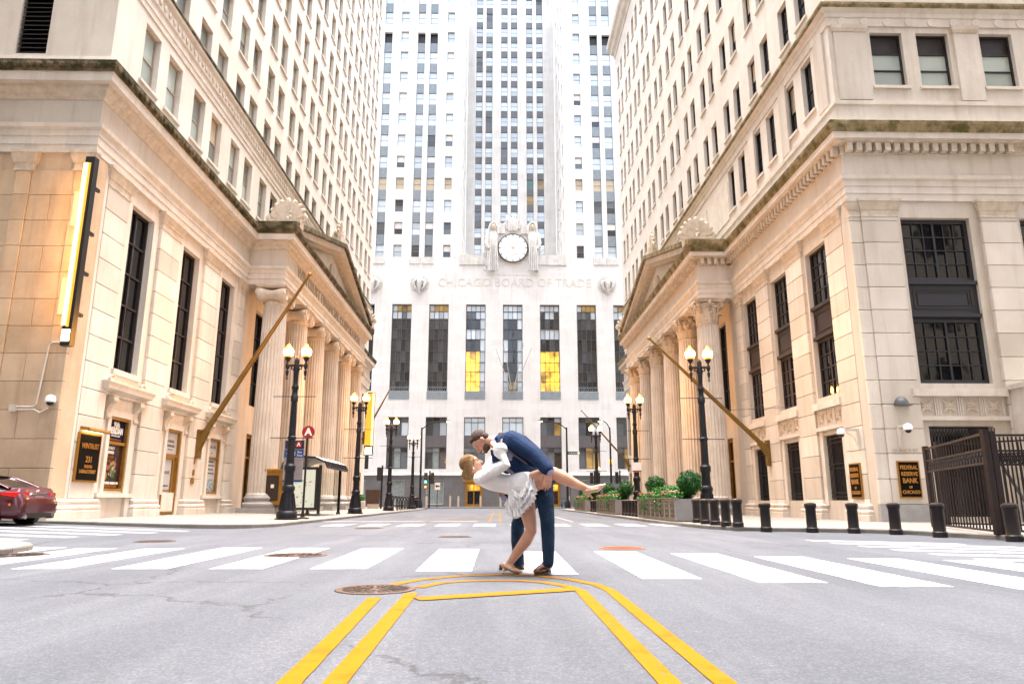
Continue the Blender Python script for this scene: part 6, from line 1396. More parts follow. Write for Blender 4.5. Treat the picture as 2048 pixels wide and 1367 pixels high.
for s in (-1, 1):
    loc_obj('roof_pillar', MB().tube([(-0.5, s*0.80, 1.10), (-1.0, s*0.76, 1.29), (-1.5, s*0.66, 1.445), (-2.9, s*0.63, 1.42), (-3.75, s*0.8, 0.97)], [(0.03, 0.09), (0.03, 0.08), (0.025, 0.05), (0.025, 0.04), (0.025, 0.04)], 8), carp, CAR, True)
    loc_obj('pillar', MB().tube([(-2.05, s*0.89, 0.98), (-2.1, s*0.67, 1.44)], 0.03, 6), M['black'], CAR)
    loc_obj('tail_lamp', MB().ext([(0.50, 0.86), (0.93, 0.80), (0.965, 0.92), (0.90, 1.0), (0.52, 0.98)], lambda u, v, d: (d-0.12-max(0, u-0.6)*0.35, s*u, v), -0.3, 0.02), tail, CAR)
    loc_obj('tail_lamp_wing', MB().add([(-0.2, s*0.968, 0.84), (-0.2, s*0.962, 0.98), (-0.75, s*0.997, 0.97), (-0.55, s*0.995, 0.88)], [(0, 1, 2, 3)]), tail, CAR)
    loc_obj('reflector', MB().box(-0.35, -0.3, s*0.975, s*0.99, 0.6, 0.66), mat('amber_reflector', (0.8, 0.25, 0.02), 0.3) if 'amber_reflector' not in bpy.data.materials else bpy.data.materials['amber_reflector'], CAR)
    loc_obj('exhaust', MB().tube([(-0.2, s*0.66, 0.27), (0.0, s*0.66, 0.28)], 0.07, 12), chrome, CAR, True)
    loc_obj('side_skirt', MB().box(-3.4, -1.5, s*0.94, s*1.0, 0.17, 0.26), M['black'], CAR)
    loc_obj('door_mirror', MB().ell((-3.2, s*1.1, 1.02), (0.1, 0.13, 0.09), 10, 8), carp, CAR, True)
    for k, x in enumerate((-0.98, -3.85)):
        loc_obj('wheel_arch', MB().tube([(x, s*0.80, 0.36), (x, s*1.006, 0.36)], 0.41, 28), M['black'], CAR)
        w = loc_obj('wheel', MB().tube([(x, s*0.78, 0.345), (x, s*0.80, 0.345), (x, s*0.98, 0.345), (x, s*1.012, 0.345)], [0.31, 0.345, 0.345, 0.30], 32), tyre, CAR, True)
        loc_obj('rim', MB().tube([(x, s*0.9, 0.345), (x, s*1.016, 0.345)], 0.225, 24), M['grey_frame'], w)
        for q in range(5): a = q*2*math.pi/5; loc_obj('spoke', MB().tube([(x, s*1.02, 0.345), (x+0.22*math.cos(a), s*1.02, 0.345+0.22*math.sin(a))], 0.03, 6), chrome, w)
loc_obj('bumper_lip', MB().box(-0.14, 0.012, -0.78, 0.78, 0.60, 0.65), carp, CAR)
loc_obj('diffuser', MB().box(-0.25, -0.01, -0.6, 0.6, 0.25, 0.40), M['black'], CAR)
loc_obj('chrome_bar', MB().ext([(-0.42, 0.92), (0.42, 0.92), (0.36, 0.975), (-0.36, 0.975)], lambda u, v, d: (d, u, v), -0.16, -0.10), chrome, CAR)
pl = loc_obj('number_plate', MB().box(-0.115, -0.095, -0.2, 0.2, 0.74, 0.88), mat('plate_white', (0.28, 0.26, 0.24), 0.4), CAR)
loc_obj('lettering', text_mb('CK 83 241', 0.085, 0.004, lambda u, v, n: (n, u, v), (-0.095, 0, 0.81)), dblue, pl)
loc_obj('badge', MB().ell((-0.17, 0, 1.03), (0.02, 0.05, 0.035), 10, 6), chrome, CAR, True); loc_obj('boot_seam', MB().box(-0.13, -0.098, -0.5, 0.5, 0.685, 0.695), M['black'], CAR)
loc_obj('lettering', text_mb('SL', 0.06, 0.004, lambda u, v, n: (n, u, v), (-0.145, 0.38, 1.0)), chrome, CAR)
# waste bins, planter and racks at the far left, posts before the tower, distant cyclist's bike
t = thing('waste_bin', 'brown square waste bin on the far left pavement', 'bin', (-12.3, 72, 0.25)); obj('bin_body', MB().ext([(-0.62, 0), (0.62, 0), (0.72, 1.35), (-0.72, 1.35)], lambda u, v, d: (-12.2+u, 72+d, zl(-12, 72)+0.45+v), -0.5, 0.5), M['manhole'], t); obj('bin_foot', MB().box(-12.7, -11.7, 71.6, 72.4, zl(-12, 72), zl(-12, 72)+0.46), M['lime_trim'], t)
t = thing('waste_bin', 'dark round waste bin at the far left corner beside the racks', 'bin', (-8.9, 79, 0.17)); obj('bin_body', MB().lathe([(0.4, 0), (0.45, 0.1), (0.45, 1.15), (0.4, 1.2), (0.38, 1.15)], (-8.95, 79, 0.17), 16), M['iron'], t, True); obj('bin_band', MB().lathe([(0.46, 0.85), (0.46, 0.98), (0.3, 0.98)], (-8.95, 79, 0.17), 16), M['brass'], t)
t = thing('planter_tub', 'low stone tub of bright green plants at the far left wall', 'planter', (-13.3, 71, 0.26)); obj('tub', MB().bbox(-13.9, -12.85, 70.6, 71.4, zl(-13, 71), zl(-13, 71)+0.7, 0.04), M['lime_trim'], t); obj('plants', leaves((-13.4, 71, zl(-13, 71)+0.95), (0.5, 0.4, 0.35), 500, 5, 0.09), leaf_m[1], t)
for i in range(6):
    x = -8.9; y = 61.8+i*2.1; z = zl(x, y); r = thing('bicycle_rack', '%s black hoop rack counted from the third lamp on the left' % ordn[i], 'bicycle rack', (x, y, z), 'black hoop bicycle racks')
    obj('hoop', MB().tube([(x-0.5, y, z)]+[(x-0.5*math.cos(a*math.pi/8), y, z+0.75+0.45*math.sin(a*math.pi/8)) for a in range(9)]+[(x+0.5, y, z)], 0.05, 8), M['iron'], r, True)
    for k in (-0.2, 0.1): obj('upright', MB().tube([(x+k, y, z), (x+k, y, z+1.1)], 0.03, 6), M['iron'], r)
for i, x in enumerate((-12.5, -9.6, -6.4, -5.3, -2.3, 0.4, 4.3, 7.1, 9.8, 12.6)):
    t = thing('barrier_post', 'slim tan barrier post before the tower, %s from the left' % (ordn+['seventh', 'eighth', 'ninth', 'tenth'])[i], 'bollard', (x, 98.8, 0.15), 'slim posts before the tower')
    obj('shaft', MB().lathe([(0.13, 0), (0.13, 1.45), (0.1, 1.5)], (x, 98.8, 0.15), 10), M['tan_frame'], t, True); obj('cap', MB().lathe([(0.15, 1.5), (0.15, 1.6), (0.05, 1.66)], (x, 98.8, 0.15), 10), M['brass'], t, True)
bk = mat('bike_blue', (0.01, 0.12, 0.26), 0.4)
t = thing('bicycle', 'light blue hire bicycle standing behind the couple near the tower', 'bicycle', (8.15, 90.0, 0.0))
for s in (-1, 1): obj('wheel', MB().tube([(8.15+0.35*0+0.42*math.cos(a*math.pi/10)*0.6, 90+s*0.65+0.42*math.cos(a*math.pi/10)*0.8, 0.42+0.42*math.sin(a*math.pi/10)) for a in range(21)], 0.035, 6, False), tyre, t, True)
obj('frame', MB().tube([(8.15, 89.35, 0.42), (8.15, 89.6, 0.85), (8.15, 90.05, 0.4), (8.15, 90.4, 0.9), (8.15, 90.65, 0.42)], 0.06, 8), bk, t, True); obj('handlebar', MB().tube([(7.85, 89.5, 1.25), (8.15, 89.6, 1.2), (8.45, 89.5, 1.25)], 0.03, 6), M['iron'], t); obj('saddle', MB().ell((8.15, 90.4, 1.1), (0.1, 0.18, 0.06), 10, 6), M['black'], t, True); obj('fork', MB().tube([(8.15, 89.35, 0.42), (8.15, 89.6, 1.2)], 0.04, 6), bk, t); obj('seat_post', MB().tube([(8.15, 90.4, 0.85), (8.15, 90.4, 1.08)], 0.03, 6), M['iron'], t)
# ================================================================== THE COUPLE
def Z8(u, v, Y): return Vector(onY(850+u/4.02, 830+v/4.02, Y))
def skin(name, col, col2): return varied(name, col, col2, 9, rough=0.5, streak=0, grain=0, bump=0.05, bscale=60, spec=0.4)
sk_m = skin('skin_tan', (0.44, 0.23, 0.155), (0.39, 0.19, 0.125)); sk_w = skin('skin_fair', (0.53, 0.29, 0.195), (0.47, 0.245, 0.16))
def cloth(name, col, col2, sc=7, st=0.5, weave=400, sheen=0.0):
    m = varied(name, col, col2, 5, rough=0.85, streak=0, grain=0, bump=0, spec=0.2); n, l = nt(m); b = n['Principled BSDF']; p = stretch(n, l, 1, 1, 1)
    b1 = n.new('ShaderNodeBump'); b1.inputs['Strength'].default_value = st; b1.inputs['Distance'].default_value = 0.03; l.new(noise(n, l, sc, 3, p), b1.inputs['Height'])
    b2 = n.new('ShaderNodeBump'); b2.inputs['Strength'].default_value = 0.15; b2.inputs['Distance'].default_value = 0.004; l.new(noise(n, l, weave, 2, p), b2.inputs['Height']); l.new(b1.outputs[0], b2.inputs['Normal']); l.new(b2.outputs[0], b.inputs['Normal']); return m
navyc = cloth('navy_wool', (0.0055, 0.021, 0.066), (0.0042, 0.0155, 0.048), 8, 0.6); denim = cloth('dark_denim', (0.006, 0.018, 0.042), (0.012, 0.032, 0.066), 16, 0.7)
shirtm = cloth('lilac_shirt', (0.30, 0.29, 0.42), (0.27, 0.26, 0.38), 12, 0.4); whitec = cloth('white_lace', (0.74, 0.74, 0.74), (0.70, 0.70, 0.70), 14, 0.5, 160)
shoe_b = mat('tan_leather', (0.14, 0.042, 0.014), 0.3, 0, 0.5); sole = mat('dark_sole', (0.03, 0.018, 0.012), 0.6); nude = mat('nude_leather', (0.42, 0.26, 0.155), 0.35)
hair_m = varied('brown_hair', (0.035, 0.018, 0.010), (0.06, 0.032, 0.018), 60, rough=0.6, streak=0, grain=200, bump=0.6, bscale=160); hair_w = varied('blond_hair', (0.34, 0.20, 0.078), (0.19, 0.10, 0.036), 30, rough=0.5, streak=0, grain=120, bump=0.7, bscale=110)
beard_m = varied('stubble', (0.075, 0.034, 0.02), (0.12, 0.06, 0.038), 80, rough=0.8, streak=0, grain=300, bump=0.5, bscale=300)
def blob(name, mb, m, parent, voxel=0.008, it=6, fac=0.5):
    """closed shapes fused into one continuous skin"""
    xs = [p[0] for p in mb.v]; ys = [p[1] for p in mb.v]; zs = [p[2] for p in mb.v]
    c = ((min(xs)+max(xs))/2, (min(ys)+max(ys))/2, min(zs)); m2 = MB(); m2.v = [(x-c[0], y-c[1], z-c[2]) for x, y, z in mb.v]; m2.f = mb.f
    o = bpy.data.objects.new('tmp', m2.mesh('tmp')); COL.objects.link(o)
    r = o.modifiers.new('r', 'REMESH'); r.mode = 'VOXEL'; r.voxel_size = voxel*S; r.use_smooth_shade = True
    s = o.modifiers.new('s', 'SMOOTH'); s.iterations = it; s.factor = fac
    dg = bpy.context.evaluated_depsgraph_get(); me = bpy.data.meshes.new_from_object(o.evaluated_get(dg)); bpy.data.objects.remove(o)
    me.name = name; me.materials.clear(); me.materials.append(m); me.shade_smooth()
    return link(bpy.data.objects.new(name, me), parent, c)
def T(mb, pts, rad, n=14, ref=(0, 1, 0)): mb.tube(pts, [r if isinstance(r, tuple) else (r, r) for r in rad], n, True, ref, True); return mb
def finger(mb, p, d1, d2, d3, L, r): 
    p = Vector(p); a = p+Vector(d1).normalized()*L*0.45; b = a+Vector(d2).normalized()*L*0.32; c = b+Vector(d3).normalized()*L*0.23
    mb.tube([p, a, b, c], [r, r*0.95, r*0.85, r*0.7], 8, True, None, True)
def hand(mb, wrist, dirv, across, norm, L, curl, sgn=1, spread=0.0):
    """palm, four unequal curled fingers and a thumb leaving the side of the palm; norm is the way the fingers close"""
    d, a, n = Vector(dirv).normalized(), Vector(across).normalized(), Vector(norm).normalized(); w = Vector(wrist)
    mb.tube([w-d*L*0.05, w+d*L*0.2, w+d*L*0.48], [(L*0.13, L*0.085), (L*0.2, L*0.085), (L*0.22, L*0.075)], 12, True, tuple(a), True)
    for k, (off, fl_) in enumerate(((0.165, 0.44), (0.055, 0.5), (-0.055, 0.47), (-0.16, 0.37))):
        q = w+d*L*0.5+a*off*L*sgn; c1 = d*math.cos(curl*0.5)+n*math.sin(curl*0.5)+a*off*spread*sgn; c2 = d*math.cos(curl*1.2)+n*math.sin(curl*1.2); c3 = d*math.cos(curl*1.8)+n*math.sin(curl*1.8)
        finger(mb, q, c1, c2, c3, L*fl_, L*0.052)
    finger(mb, w+d*L*0.16+a*L*0.17*sgn, d*0.6+a*0.7*sgn+n*0.3, d*0.9+a*0.25*sgn+n*0.4, d+n*0.5, L*0.44, L*0.06)
def head(c, up, fw, h):
    up = Vector(up).normalized(); fw = (Vector(fw)-up*Vector(fw).dot(up)).normalized(); sd = up.cross(fw)
    Mx = Matrix((fw, sd, up)).transposed(); P = lambda f, s, u: Vector(c)+(fw*f+sd*s+up*u)*h
    mb = MB(); E = lambda f, s, u, rf, rs, ru, nu=16, nv=12: mb.ell(P(f, s, u), (rf*h, rs*h, ru*h), nu, nv, Mx)
    E(-0.04, 0, 0.13, 0.41, 0.325, 0.36); E(0.13, 0, -0.12, 0.25, 0.255, 0.33); E(0.20, 0, -0.36, 0.16, 0.16, 0.12); E(0.27, 0, 0.13, 0.12, 0.24, 0.13); E(0.31, 0, 0.06, 0.07, 0.2, 0.05)
    E(0.30, 0, -0.41, 0.07, 0.09, 0.07)
    for s in (-1, 1): E(0.18, s*0.17, -0.07, 0.14, 0.09, 0.12); E(-0.04, s*0.33, -0.03, 0.075, 0.035, 0.115)
    mb.tube([P(0.34, 0, 0.05), P(0.44, 0, -0.07), P(0.47, 0, -0.13)], [0.04*h, 0.055*h, 0.065*h], 8, True, None, True); E(0.40, 0, -0.15, 0.06, 0.085, 0.045)
    E(0.345, 0, -0.255, 0.05, 0.10, 0.03); E(0.34, 0, -0.305, 0.05, 0.09, 0.032)
    return mb, P, Mx
# ---------------------------------------------------------------- man
YM = 9.62; HM = 0.300
mc = Z8(452, 208, 9.55); mu = Z8(385, 172, 9.55)-Z8(510, 240, 9.55); mf = Z8(420, 300, 9.52)-Z8(460, 212, 9.55)
hm, PM, MXm = head(mc, mu, mf, HM)
body = MB(); body.add(hm.v, hm.f)
T(body, [PM(-0.12, 0, -0.2), Z8(560, 225, 9.57), Z8(640, 225, 9.58)], [0.085, 0.085, 0.10])
T(body, [Z8(640, 235, 9.58), Z8(740, 275, 9.58), Z8(850, 370, 9.58), Z8(940, 480, 9.56)], [(0.20, 0.12), (0.22, 0.14), (0.20, 0.13), (0.19, 0.14)])
near_arm = [Z8(715, 205, 9.27), Z8(888, 322, 9.05), Z8(990, 440, 8.90)]; far_arm = [Z8(660, 245, 9.86), Z8(790, 520, 9.98), Z8(648, 655, 9.80)]
for a in (near_arm, far_arm): T(body, [a[0], a[1], a[2]], [0.075, 0.055, 0.042])
hand(body, near_arm[2], Z8(985, 530, 8.875)-near_arm[2], (0.95, 0.05, 0.1), (-0.1, 0.95, -0.1), 0.25, 0.32, -1, 0.6)
hand(body, far_arm[2], Z8(608, 565, 9.66)-far_arm[2], (-0.8, 0.2, -0.5), (0.35, -0.5, 0.5), 0.235, 0.35, 1, 0.4)
mleg = [Z8(962, 540, 9.42), Z8(985, 840, 9.33), Z8(990, 1200, 9.30)]; fleg = [Z8(905, 560, 9.72), Z8(738, 900, 9.86), Z8(752, 1190, 10.02)]
for L_ in (mleg, fleg): T(body, L_, [0.10, 0.07, 0.05])
man = tag(blob('person', body, sk_m, None, 0.0075, 4), 'man in navy blazer and dark jeans bending over to dip the woman', 'person')
eyem = mat('eye_dark', (0.02, 0.012, 0.01), 0.2); lipm = mat('lip_rose', (0.5, 0.12, 0.10), 0.4); teeth = mat('teeth', (0.8, 0.78, 0.72), 0.3)
mb = MB().ell(PM(-0.09, 0, 0.20), (0.405*HM, 0.345*HM, 0.335*HM), 20, 14, MXm); mb.ell(PM(-0.22, 0, 0.0), (0.23*HM, 0.318*HM, 0.30*HM), 16, 10, MXm); mb.ell(PM(0.17, 0, 0.37), (0.17*HM, 0.24*HM, 0.11*HM), 12, 8, MXm)
blob('hair', mb, hair_m, man, 0.006, 3)
mb = MB().ell(PM(0.115, 0, -0.27), (0.238*HM, 0.268*HM, 0.235*HM), 18, 12, MXm); mb.ell(PM(0.30, 0, -0.40), (0.085*HM, 0.11*HM, 0.09*HM), 10, 8, MXm); mb.ell(PM(0.37, 0, -0.215), (0.04*HM, 0.11*HM, 0.022*HM), 10, 6, MXm)
blob('beard', mb, beard_m, man, 0.006, 3)
for s in (-1, 1):
    obj('eye', MB().ell(PM(0.345, s*0.125, 0.035), (0.03*HM, 0.05*HM, 0.02*HM), 8, 6, MXm), eyem, man, True); obj('eyebrow', MB().ell(PM(0.36, s*0.13, 0.105), (0.03*HM, 0.085*HM, 0.02*HM), 8, 6, MXm), hair_m, man, True)
obj('smile', MB().ell(PM(0.365, 0, -0.28), (0.045*HM, 0.095*HM, 0.022*HM), 10, 6, MXm), teeth, man, True)
# shirt, jacket, jeans, shoes
mb = MB(); T(mb, [Z8(585, 222, 9.57), Z8(625, 235, 9.58), Z8(690, 300, 9.58)], [(0.115, 0.11), (0.16, 0.13), (0.2, 0.14)]); T(mb, [Z8(640, 270, 9.56), Z8(690, 370, 9.52), Z8(770, 430, 9.52), Z8(880, 480, 9.55)], [(0.19, 0.12), (0.22, 0.14), (0.21, 0.14), (0.19, 0.13)])
for a, e in ((near_arm, 0.93), (far_arm, 0.95)): p = a[1].lerp(a[2], e); q = a[1].lerp(a[2], 1.03); T(mb, [p, q], [0.068, 0.066])
T(mb, [Z8(560, 245, 9.50), Z8(575, 200, 9.46), Z8(585, 170, 9.52)], [0.03, 0.035, 0.03], 8)
blob('shirt', mb, shirtm, man, 0.009, 4)
mb = MB(); T(mb, [Z8(622, 205, 9.58), Z8(670, 205, 9.58), Z8(750, 250, 9.58), Z8(850, 335, 9.58), Z8(925, 420, 9.57), Z8(975, 480, 9.56)], [(0.15, 0.105), (0.275, 0.155), (0.29, 0.175), (0.255, 0.17), (0.235, 0.17), (0.235, 0.155)], 18)
T(mb, [Z8(555, 285, 9.38), Z8(575, 350, 9.36), Z8(640, 405, 9.36)], [(0.05, 0.035), (0.07, 0.06), (0.06, 0.05)], 10)      # lapel falling open
T(mb, [Z8(560, 285, 9.75), Z8(580, 350, 9.76), Z8(660, 430, 9.74)], [(0.06, 0.06), (0.08, 0.08), (0.08, 0.07)], 10)
T(mb, [Z8(590, 205, 9.44), Z8(625, 300, 9.37), Z8(700, 375, 9.33), Z8(790, 450, 9.33), Z8(890, 480, 9.36)], [(0.025, 0.035), (0.03, 0.055), (0.03, 0.085), (0.04, 0.10), (0.05, 0.09)], 12)
T(mb, [Z8(575, 185, 9.45), Z8(592, 165, 9.56), Z8(590, 185, 9.70)], [0.03, 0.035, 0.03], 8)
jk_ = blob('jacket', mb, navyc, man, 0.009, 5)
mb = MB(); T(mb, [near_arm[0]+Vector((-0.03, 0.06, 0.02)), near_arm[0], near_arm[0].lerp(near_arm[1], 0.5), near_arm[1], near_arm[1].lerp(near_arm[2], 0.5), near_arm[1].lerp(near_arm[2], 0.94)], [0.125, 0.122, 0.112, 0.10, 0.092, 0.083])
blob('sleeve', mb, navyc, jk_, 0.008, 4)
mb = MB(); T(mb, [far_arm[0], far_arm[1], far_arm[1].lerp(far_arm[2], 0.93)], [0.115, 0.095, 0.082])
blob('sleeve', mb, navyc, jk_, 0.008, 4)
for k, e in enumerate((0.80, 0.85, 0.90)): p = near_arm[1].lerp(near_arm[2], e)+Vector((0.05, -0.055, -0.03)); obj('cuff_button', MB().ell(p, (0.011, 0.006, 0.011), 8, 6), M['black'], jk_, True)
obj('pocket_flap', MB().tube([Z8(820, 400, 9.335), Z8(870, 455, 9.325)], [(0.012, 0.03), (0.012, 0.03)], 8, True, (0, 1, 0)), navyc, jk_, True)
mb = MB(); T(mb, [Z8(890, 460, 9.57), Z8(935, 505, 9.56), Z8(945, 560, 9.56)], [(0.19, 0.13), (0.205, 0.15), (0.20, 0.125)], 16)
T(mb, [Z8(955, 540, 9.43), Z8(962, 660, 9.38), Z8(984, 840, 9.34), Z8(990, 1010, 9.32), Z8(992, 1180, 9.30)], [(0.13, 0.125), (0.12, 0.115), (0.10, 0.094), (0.09, 0.083), (0.08, 0.070)], 16)
T(mb, [Z8(915, 560, 9.70), Z8(820, 740, 9.78), Z8(745, 880, 9.86), Z8(742, 1010, 9.95), Z8(755, 1172, 10.02)], [(0.13, 0.13), (0.12, 0.115), (0.10, 0.094), (0.09, 0.085), (0.08, 0.072)], 16)
blob('jeans', mb, denim, man, 0.009, 4)
def mshoe(heel, toe, ank, lab):
    h, t = Vector(heel), Vector(toe); d = (t-h); d.z = 0; L = d.length; d.normalize(); h.z = 0.008; up = Vector((0, 0, 1)); s = up.cross(d)
    mb = MB(); T(mb, [h+d*0.04+up*0.06, h+d*L*0.35+up*0.065, h+d*L*0.65+up*0.055, h+d*L*0.92+up*0.042], [(0.055, 0.058), (0.068, 0.06), (0.068, 0.052), (0.05, 0.036)], 14, (0, 0, 1))
    mb = MB(); mb.tube([h+d*0.035+up*0.068, h+d*L*0.35+up*0.07, h+d*L*0.65+up*0.058, h+d*L*0.93+up*0.045], [(0.058, 0.05), (0.062, 0.06), (0.05, 0.066), (0.033, 0.048)], 14, True, (0, 0, 1), True)
    mb.tube([h+d*L*0.18+up*0.07, Vector(ank)], [0.062, 0.056], 12, True, None, True)
    o = blob('shoe', mb, shoe_b, man, 0.006, 3); sb = MB(); q = []
    for k in range(16): a = 2*math.pi*k/16; e = math.cos(a); w = 0.062 if e < 0.3 else 0.068; q.append(h+d*(L*0.5+e*L*0.53)+s*math.sin(a)*(0.056 if e < 0 else 0.068))
    sb.add([(p.x, p.y, 0.006) for p in q]+[(p.x, p.y, 0.03) for p in q], [tuple(range(15, -1, -1)), tuple(range(16, 32))]+[(k, (k+1) % 16, 16+(k+1) % 16, 16+k) for k in range(16)])
    obj('sole', sb, sole, o)
    for k in range(4): p = h+d*L*(0.40+0.07*k)+up*(0.133-0.012*k); obj('lace', MB().tube([p-s*0.03, p+up*0.006, p+s*0.03], 0.006, 5), sole, o)
mshoe(onZ(850+1005/4.02, 830+1262/4.02, 0), onZ(850+890/4.02, 830+1288/4.02, 0), Z8(992, 1195, 9.30), '')
mshoe(onZ(850+795/4.02, 830+1238/4.02, 0), onZ(850+600/4.02, 830+1240/4.02, 0), Z8(755, 1185, 10.02), '')
# ---------------------------------------------------------------- woman
HW = 0.272
wc = Z8(378, 395, 9.42); wu = Z8(352, 350, 9.42)-Z8(400, 430, 9.42); wf = Z8(430, 355, 9.42)-Z8(372, 398, 9.42)
hw_, PW, MXw = head(wc, wu, wf, HW); body = MB(); body.add(hw_.v, hw_.f)
T(body, [PW(-0.08, 0, -0.25), Z8(412, 450, 9.44), Z8(450, 490, 9.46)], [0.06, 0.058, 0.075])
T(body, [Z8(450, 505, 9.47), Z8(530, 520, 9.48), Z8(640, 545, 9.5), Z8(730, 565, 9.5), Z8(800, 580, 9.5)], [(0.15, 0.085), (0.155, 0.105), (0.13, 0.10), (0.16, 0.12), (0.165, 0.13)])
wn_arm = [Z8(440, 505, 9.30), Z8(655, 385, 9.14), Z8(592, 275, 9.20)]; wf_arm = [Z8(455, 490, 9.66), Z8(560, 350, 9.86), Z8(640, 190, 9.84)]
for a in (wn_arm, wf_arm): T(body, a, [0.055, 0.044, 0.033])
hand(body, wn_arm[2], Z8(530, 195, 9.33)-wn_arm[2], (0.5, 0.55, 0.55), (-0.25, 0.75, 0.1), 0.205, 0.30, -1, 0.5)
hand(body, wf_arm[2], Z8(600, 150, 9.76)-wf_arm[2], (0.3, 0.3, 0.8), (-0.2, -0.6, -0.6), 0.195, 0.6)
ws = [Z8(795, 600, 9.58), Z8(815, 720, 9.55), Z8(842, 850, 9.49), Z8(852, 925, 9.46), Z8(815, 1000, 9.49), Z8(740, 1100, 9.53), Z8(678, 1190, 9.56)]
T(body, ws, [0.135, 0.118, 0.09, 0.077, 0.080, 0.062, 0.041])
wr = [Z8(815, 560, 9.40), Z8(900, 520, 9.22), Z8(985, 478, 9.08), Z8(1030, 462, 9.03), Z8(1110, 500, 9.06), Z8(1200, 545, 9.10), Z8(1292, 582, 9.14)]
T(body, wr, [0.145, 0.128, 0.10, 0.08, 0.082, 0.062, 0.04])
T(body, [Z8(668, 1200, 9.56), Z8(690, 1225, 9.54), Z8(755, 1262, 9.50)], [(0.045, 0.045), (0.04, 0.045), (0.02, 0.04)], 12, (0, 0, 1))
T(body, [Z8(1300, 588, 9.14), Z8(1340, 592, 9.14), Z8(1420, 562, 9.12)], [(0.045, 0.045), (0.04, 0.045), (0.02, 0.035)], 12, (0, 0, 1))
woman = tag(blob('person', body, sk_w, None, 0.0075, 4), 'woman in short white ruffled dress leaning back with one leg raised', 'person')
mb = MB().ell(PW(-0.10, 0, 0.17), (0.44*HW, 0.375*HW, 0.39*HW), 20, 14, MXw); mb.ell(PW(-0.25, 0, -0.06), (0.28*HW, 0.33*HW, 0.32*HW), 16, 10, MXw)
for s in (-1, 1): mb.tube([PW(0.12, s*0.29, 0.36), PW(0.04, s*0.335, 0.16), PW(-0.16, s*0.34, -0.10), PW(-0.34, s*0.18, -0.25)], [0.07*HW, 0.085*HW, 0.09*HW, 0.09*HW], 8, True, None, True)
blob('hair', mb, hair_w, woman, 0.006, 3)
mb = MB(); rg = random.Random(4)
for k in range(120):      # combed strands from hairline to bun
    ph = R_(rg.uniform(-80, 80)); t0, t1 = R_(rg.uniform(52, 75)), R_(rg.uniform(185, 215)); e = rg.uniform(0.98, 1.03); pt = []
    for i in range(9):
        th = t0+(t1-t0)*i/8; f = ph*(1-0.55*(i/8)**2)+0.03*math.sin(i+k); pt.append(PW(-0.10+0.445*e*math.cos(th)*math.cos(f), 0.38*e*math.sin(f), 0.17+0.395*e*math.sin(th)*math.cos(f)))
    mb.tube(pt, [0.0015]+[0.0035]*7+[0.002], 4)
tag(obj('hair_strands', mb, hair_w, woman, True), kind='stuff')
bc = Z8(342, 478, 9.42); mb = MB().ell(bc, (0.075, 0.07, 0.07), 14, 10)
for k in range(7): a = k*0.9; mb.tube([bc+Vector((0.062*math.cos(a+t*0.5), -0.045+0.012*t, 0.058*math.sin(a+t*0.5))) for t in range(4)], [0.014, 0.022, 0.022, 0.012], 7, True, None, True)
blob('hair_bun', mb, hair_w, woman, 0.005, 2)
for s in (-1, 1):
    obj('eye', MB().ell(PW(0.345, s*0.125, 0.035), (0.03*HW, 0.055*HW, 0.02*HW), 8, 6, MXw), eyem, woman, True); obj('eyebrow', MB().ell(PW(0.35, s*0.13, 0.11), (0.025*HW, 0.075*HW, 0.012*HW), 8, 6, MXw), hair_m, woman, True); obj('earring', MB().ell(PW(-0.02, s*0.37, -0.2), (0.035*HW, 0.03*HW, 0.06*HW), 8, 6, MXw), M['white'], woman, True)
obj('lips', MB().ell(PW(0.375, 0, -0.28), (0.04*HW, 0.09*HW, 0.035*HW), 10, 6, MXw), lipm, woman, True)
mb = MB(); T(mb, [Z8(440, 505, 9.47), Z8(480, 512, 9.47), Z8(540, 525, 9.48), Z8(640, 548, 9.5), Z8(730, 562, 9.5), Z8(790, 575, 9.5)], [(0.15, 0.08), (0.195, 0.105), (0.185, 0.125), (0.155, 0.12), (0.185, 0.145), (0.20, 0.165)], 16)
for a in (wn_arm, wf_arm): T(mb, [a[0], a[0].lerp(a[1], 0.5), a[1], a[1].lerp(a[2], 0.55), a[1].lerp(a[2], 0.88)], [0.085, 0.074, 0.066, 0.062, 0.085])
p = wn_arm[1].lerp(wn_arm[2], 0.80); T(mb, [p, wn_arm[1].lerp(wn_arm[2], 0.98)+Vector((0.02, 0, 0.0))], [0.075, 0.098])
dress = blob('dress', mb, whitec, woman, 0.008, 4)
for k in range(13):      # raised bands round the sleeve
    t_ = 0.04+k*0.072; p = wn_arm[0].lerp(wn_arm[1], t_); d = (wn_arm[1]-wn_arm[0]).normalized(); u = d.orthogonal().normalized(); w = d.cross(u); r = 0.086-0.020*t_
    obj('sleeve_band', MB().tube([p+(u*math.cos(a*math.pi/8)+w*math.sin(a*math.pi/8))*r for a in range(17)], 0.0055, 5, False), whitec, dress, True)
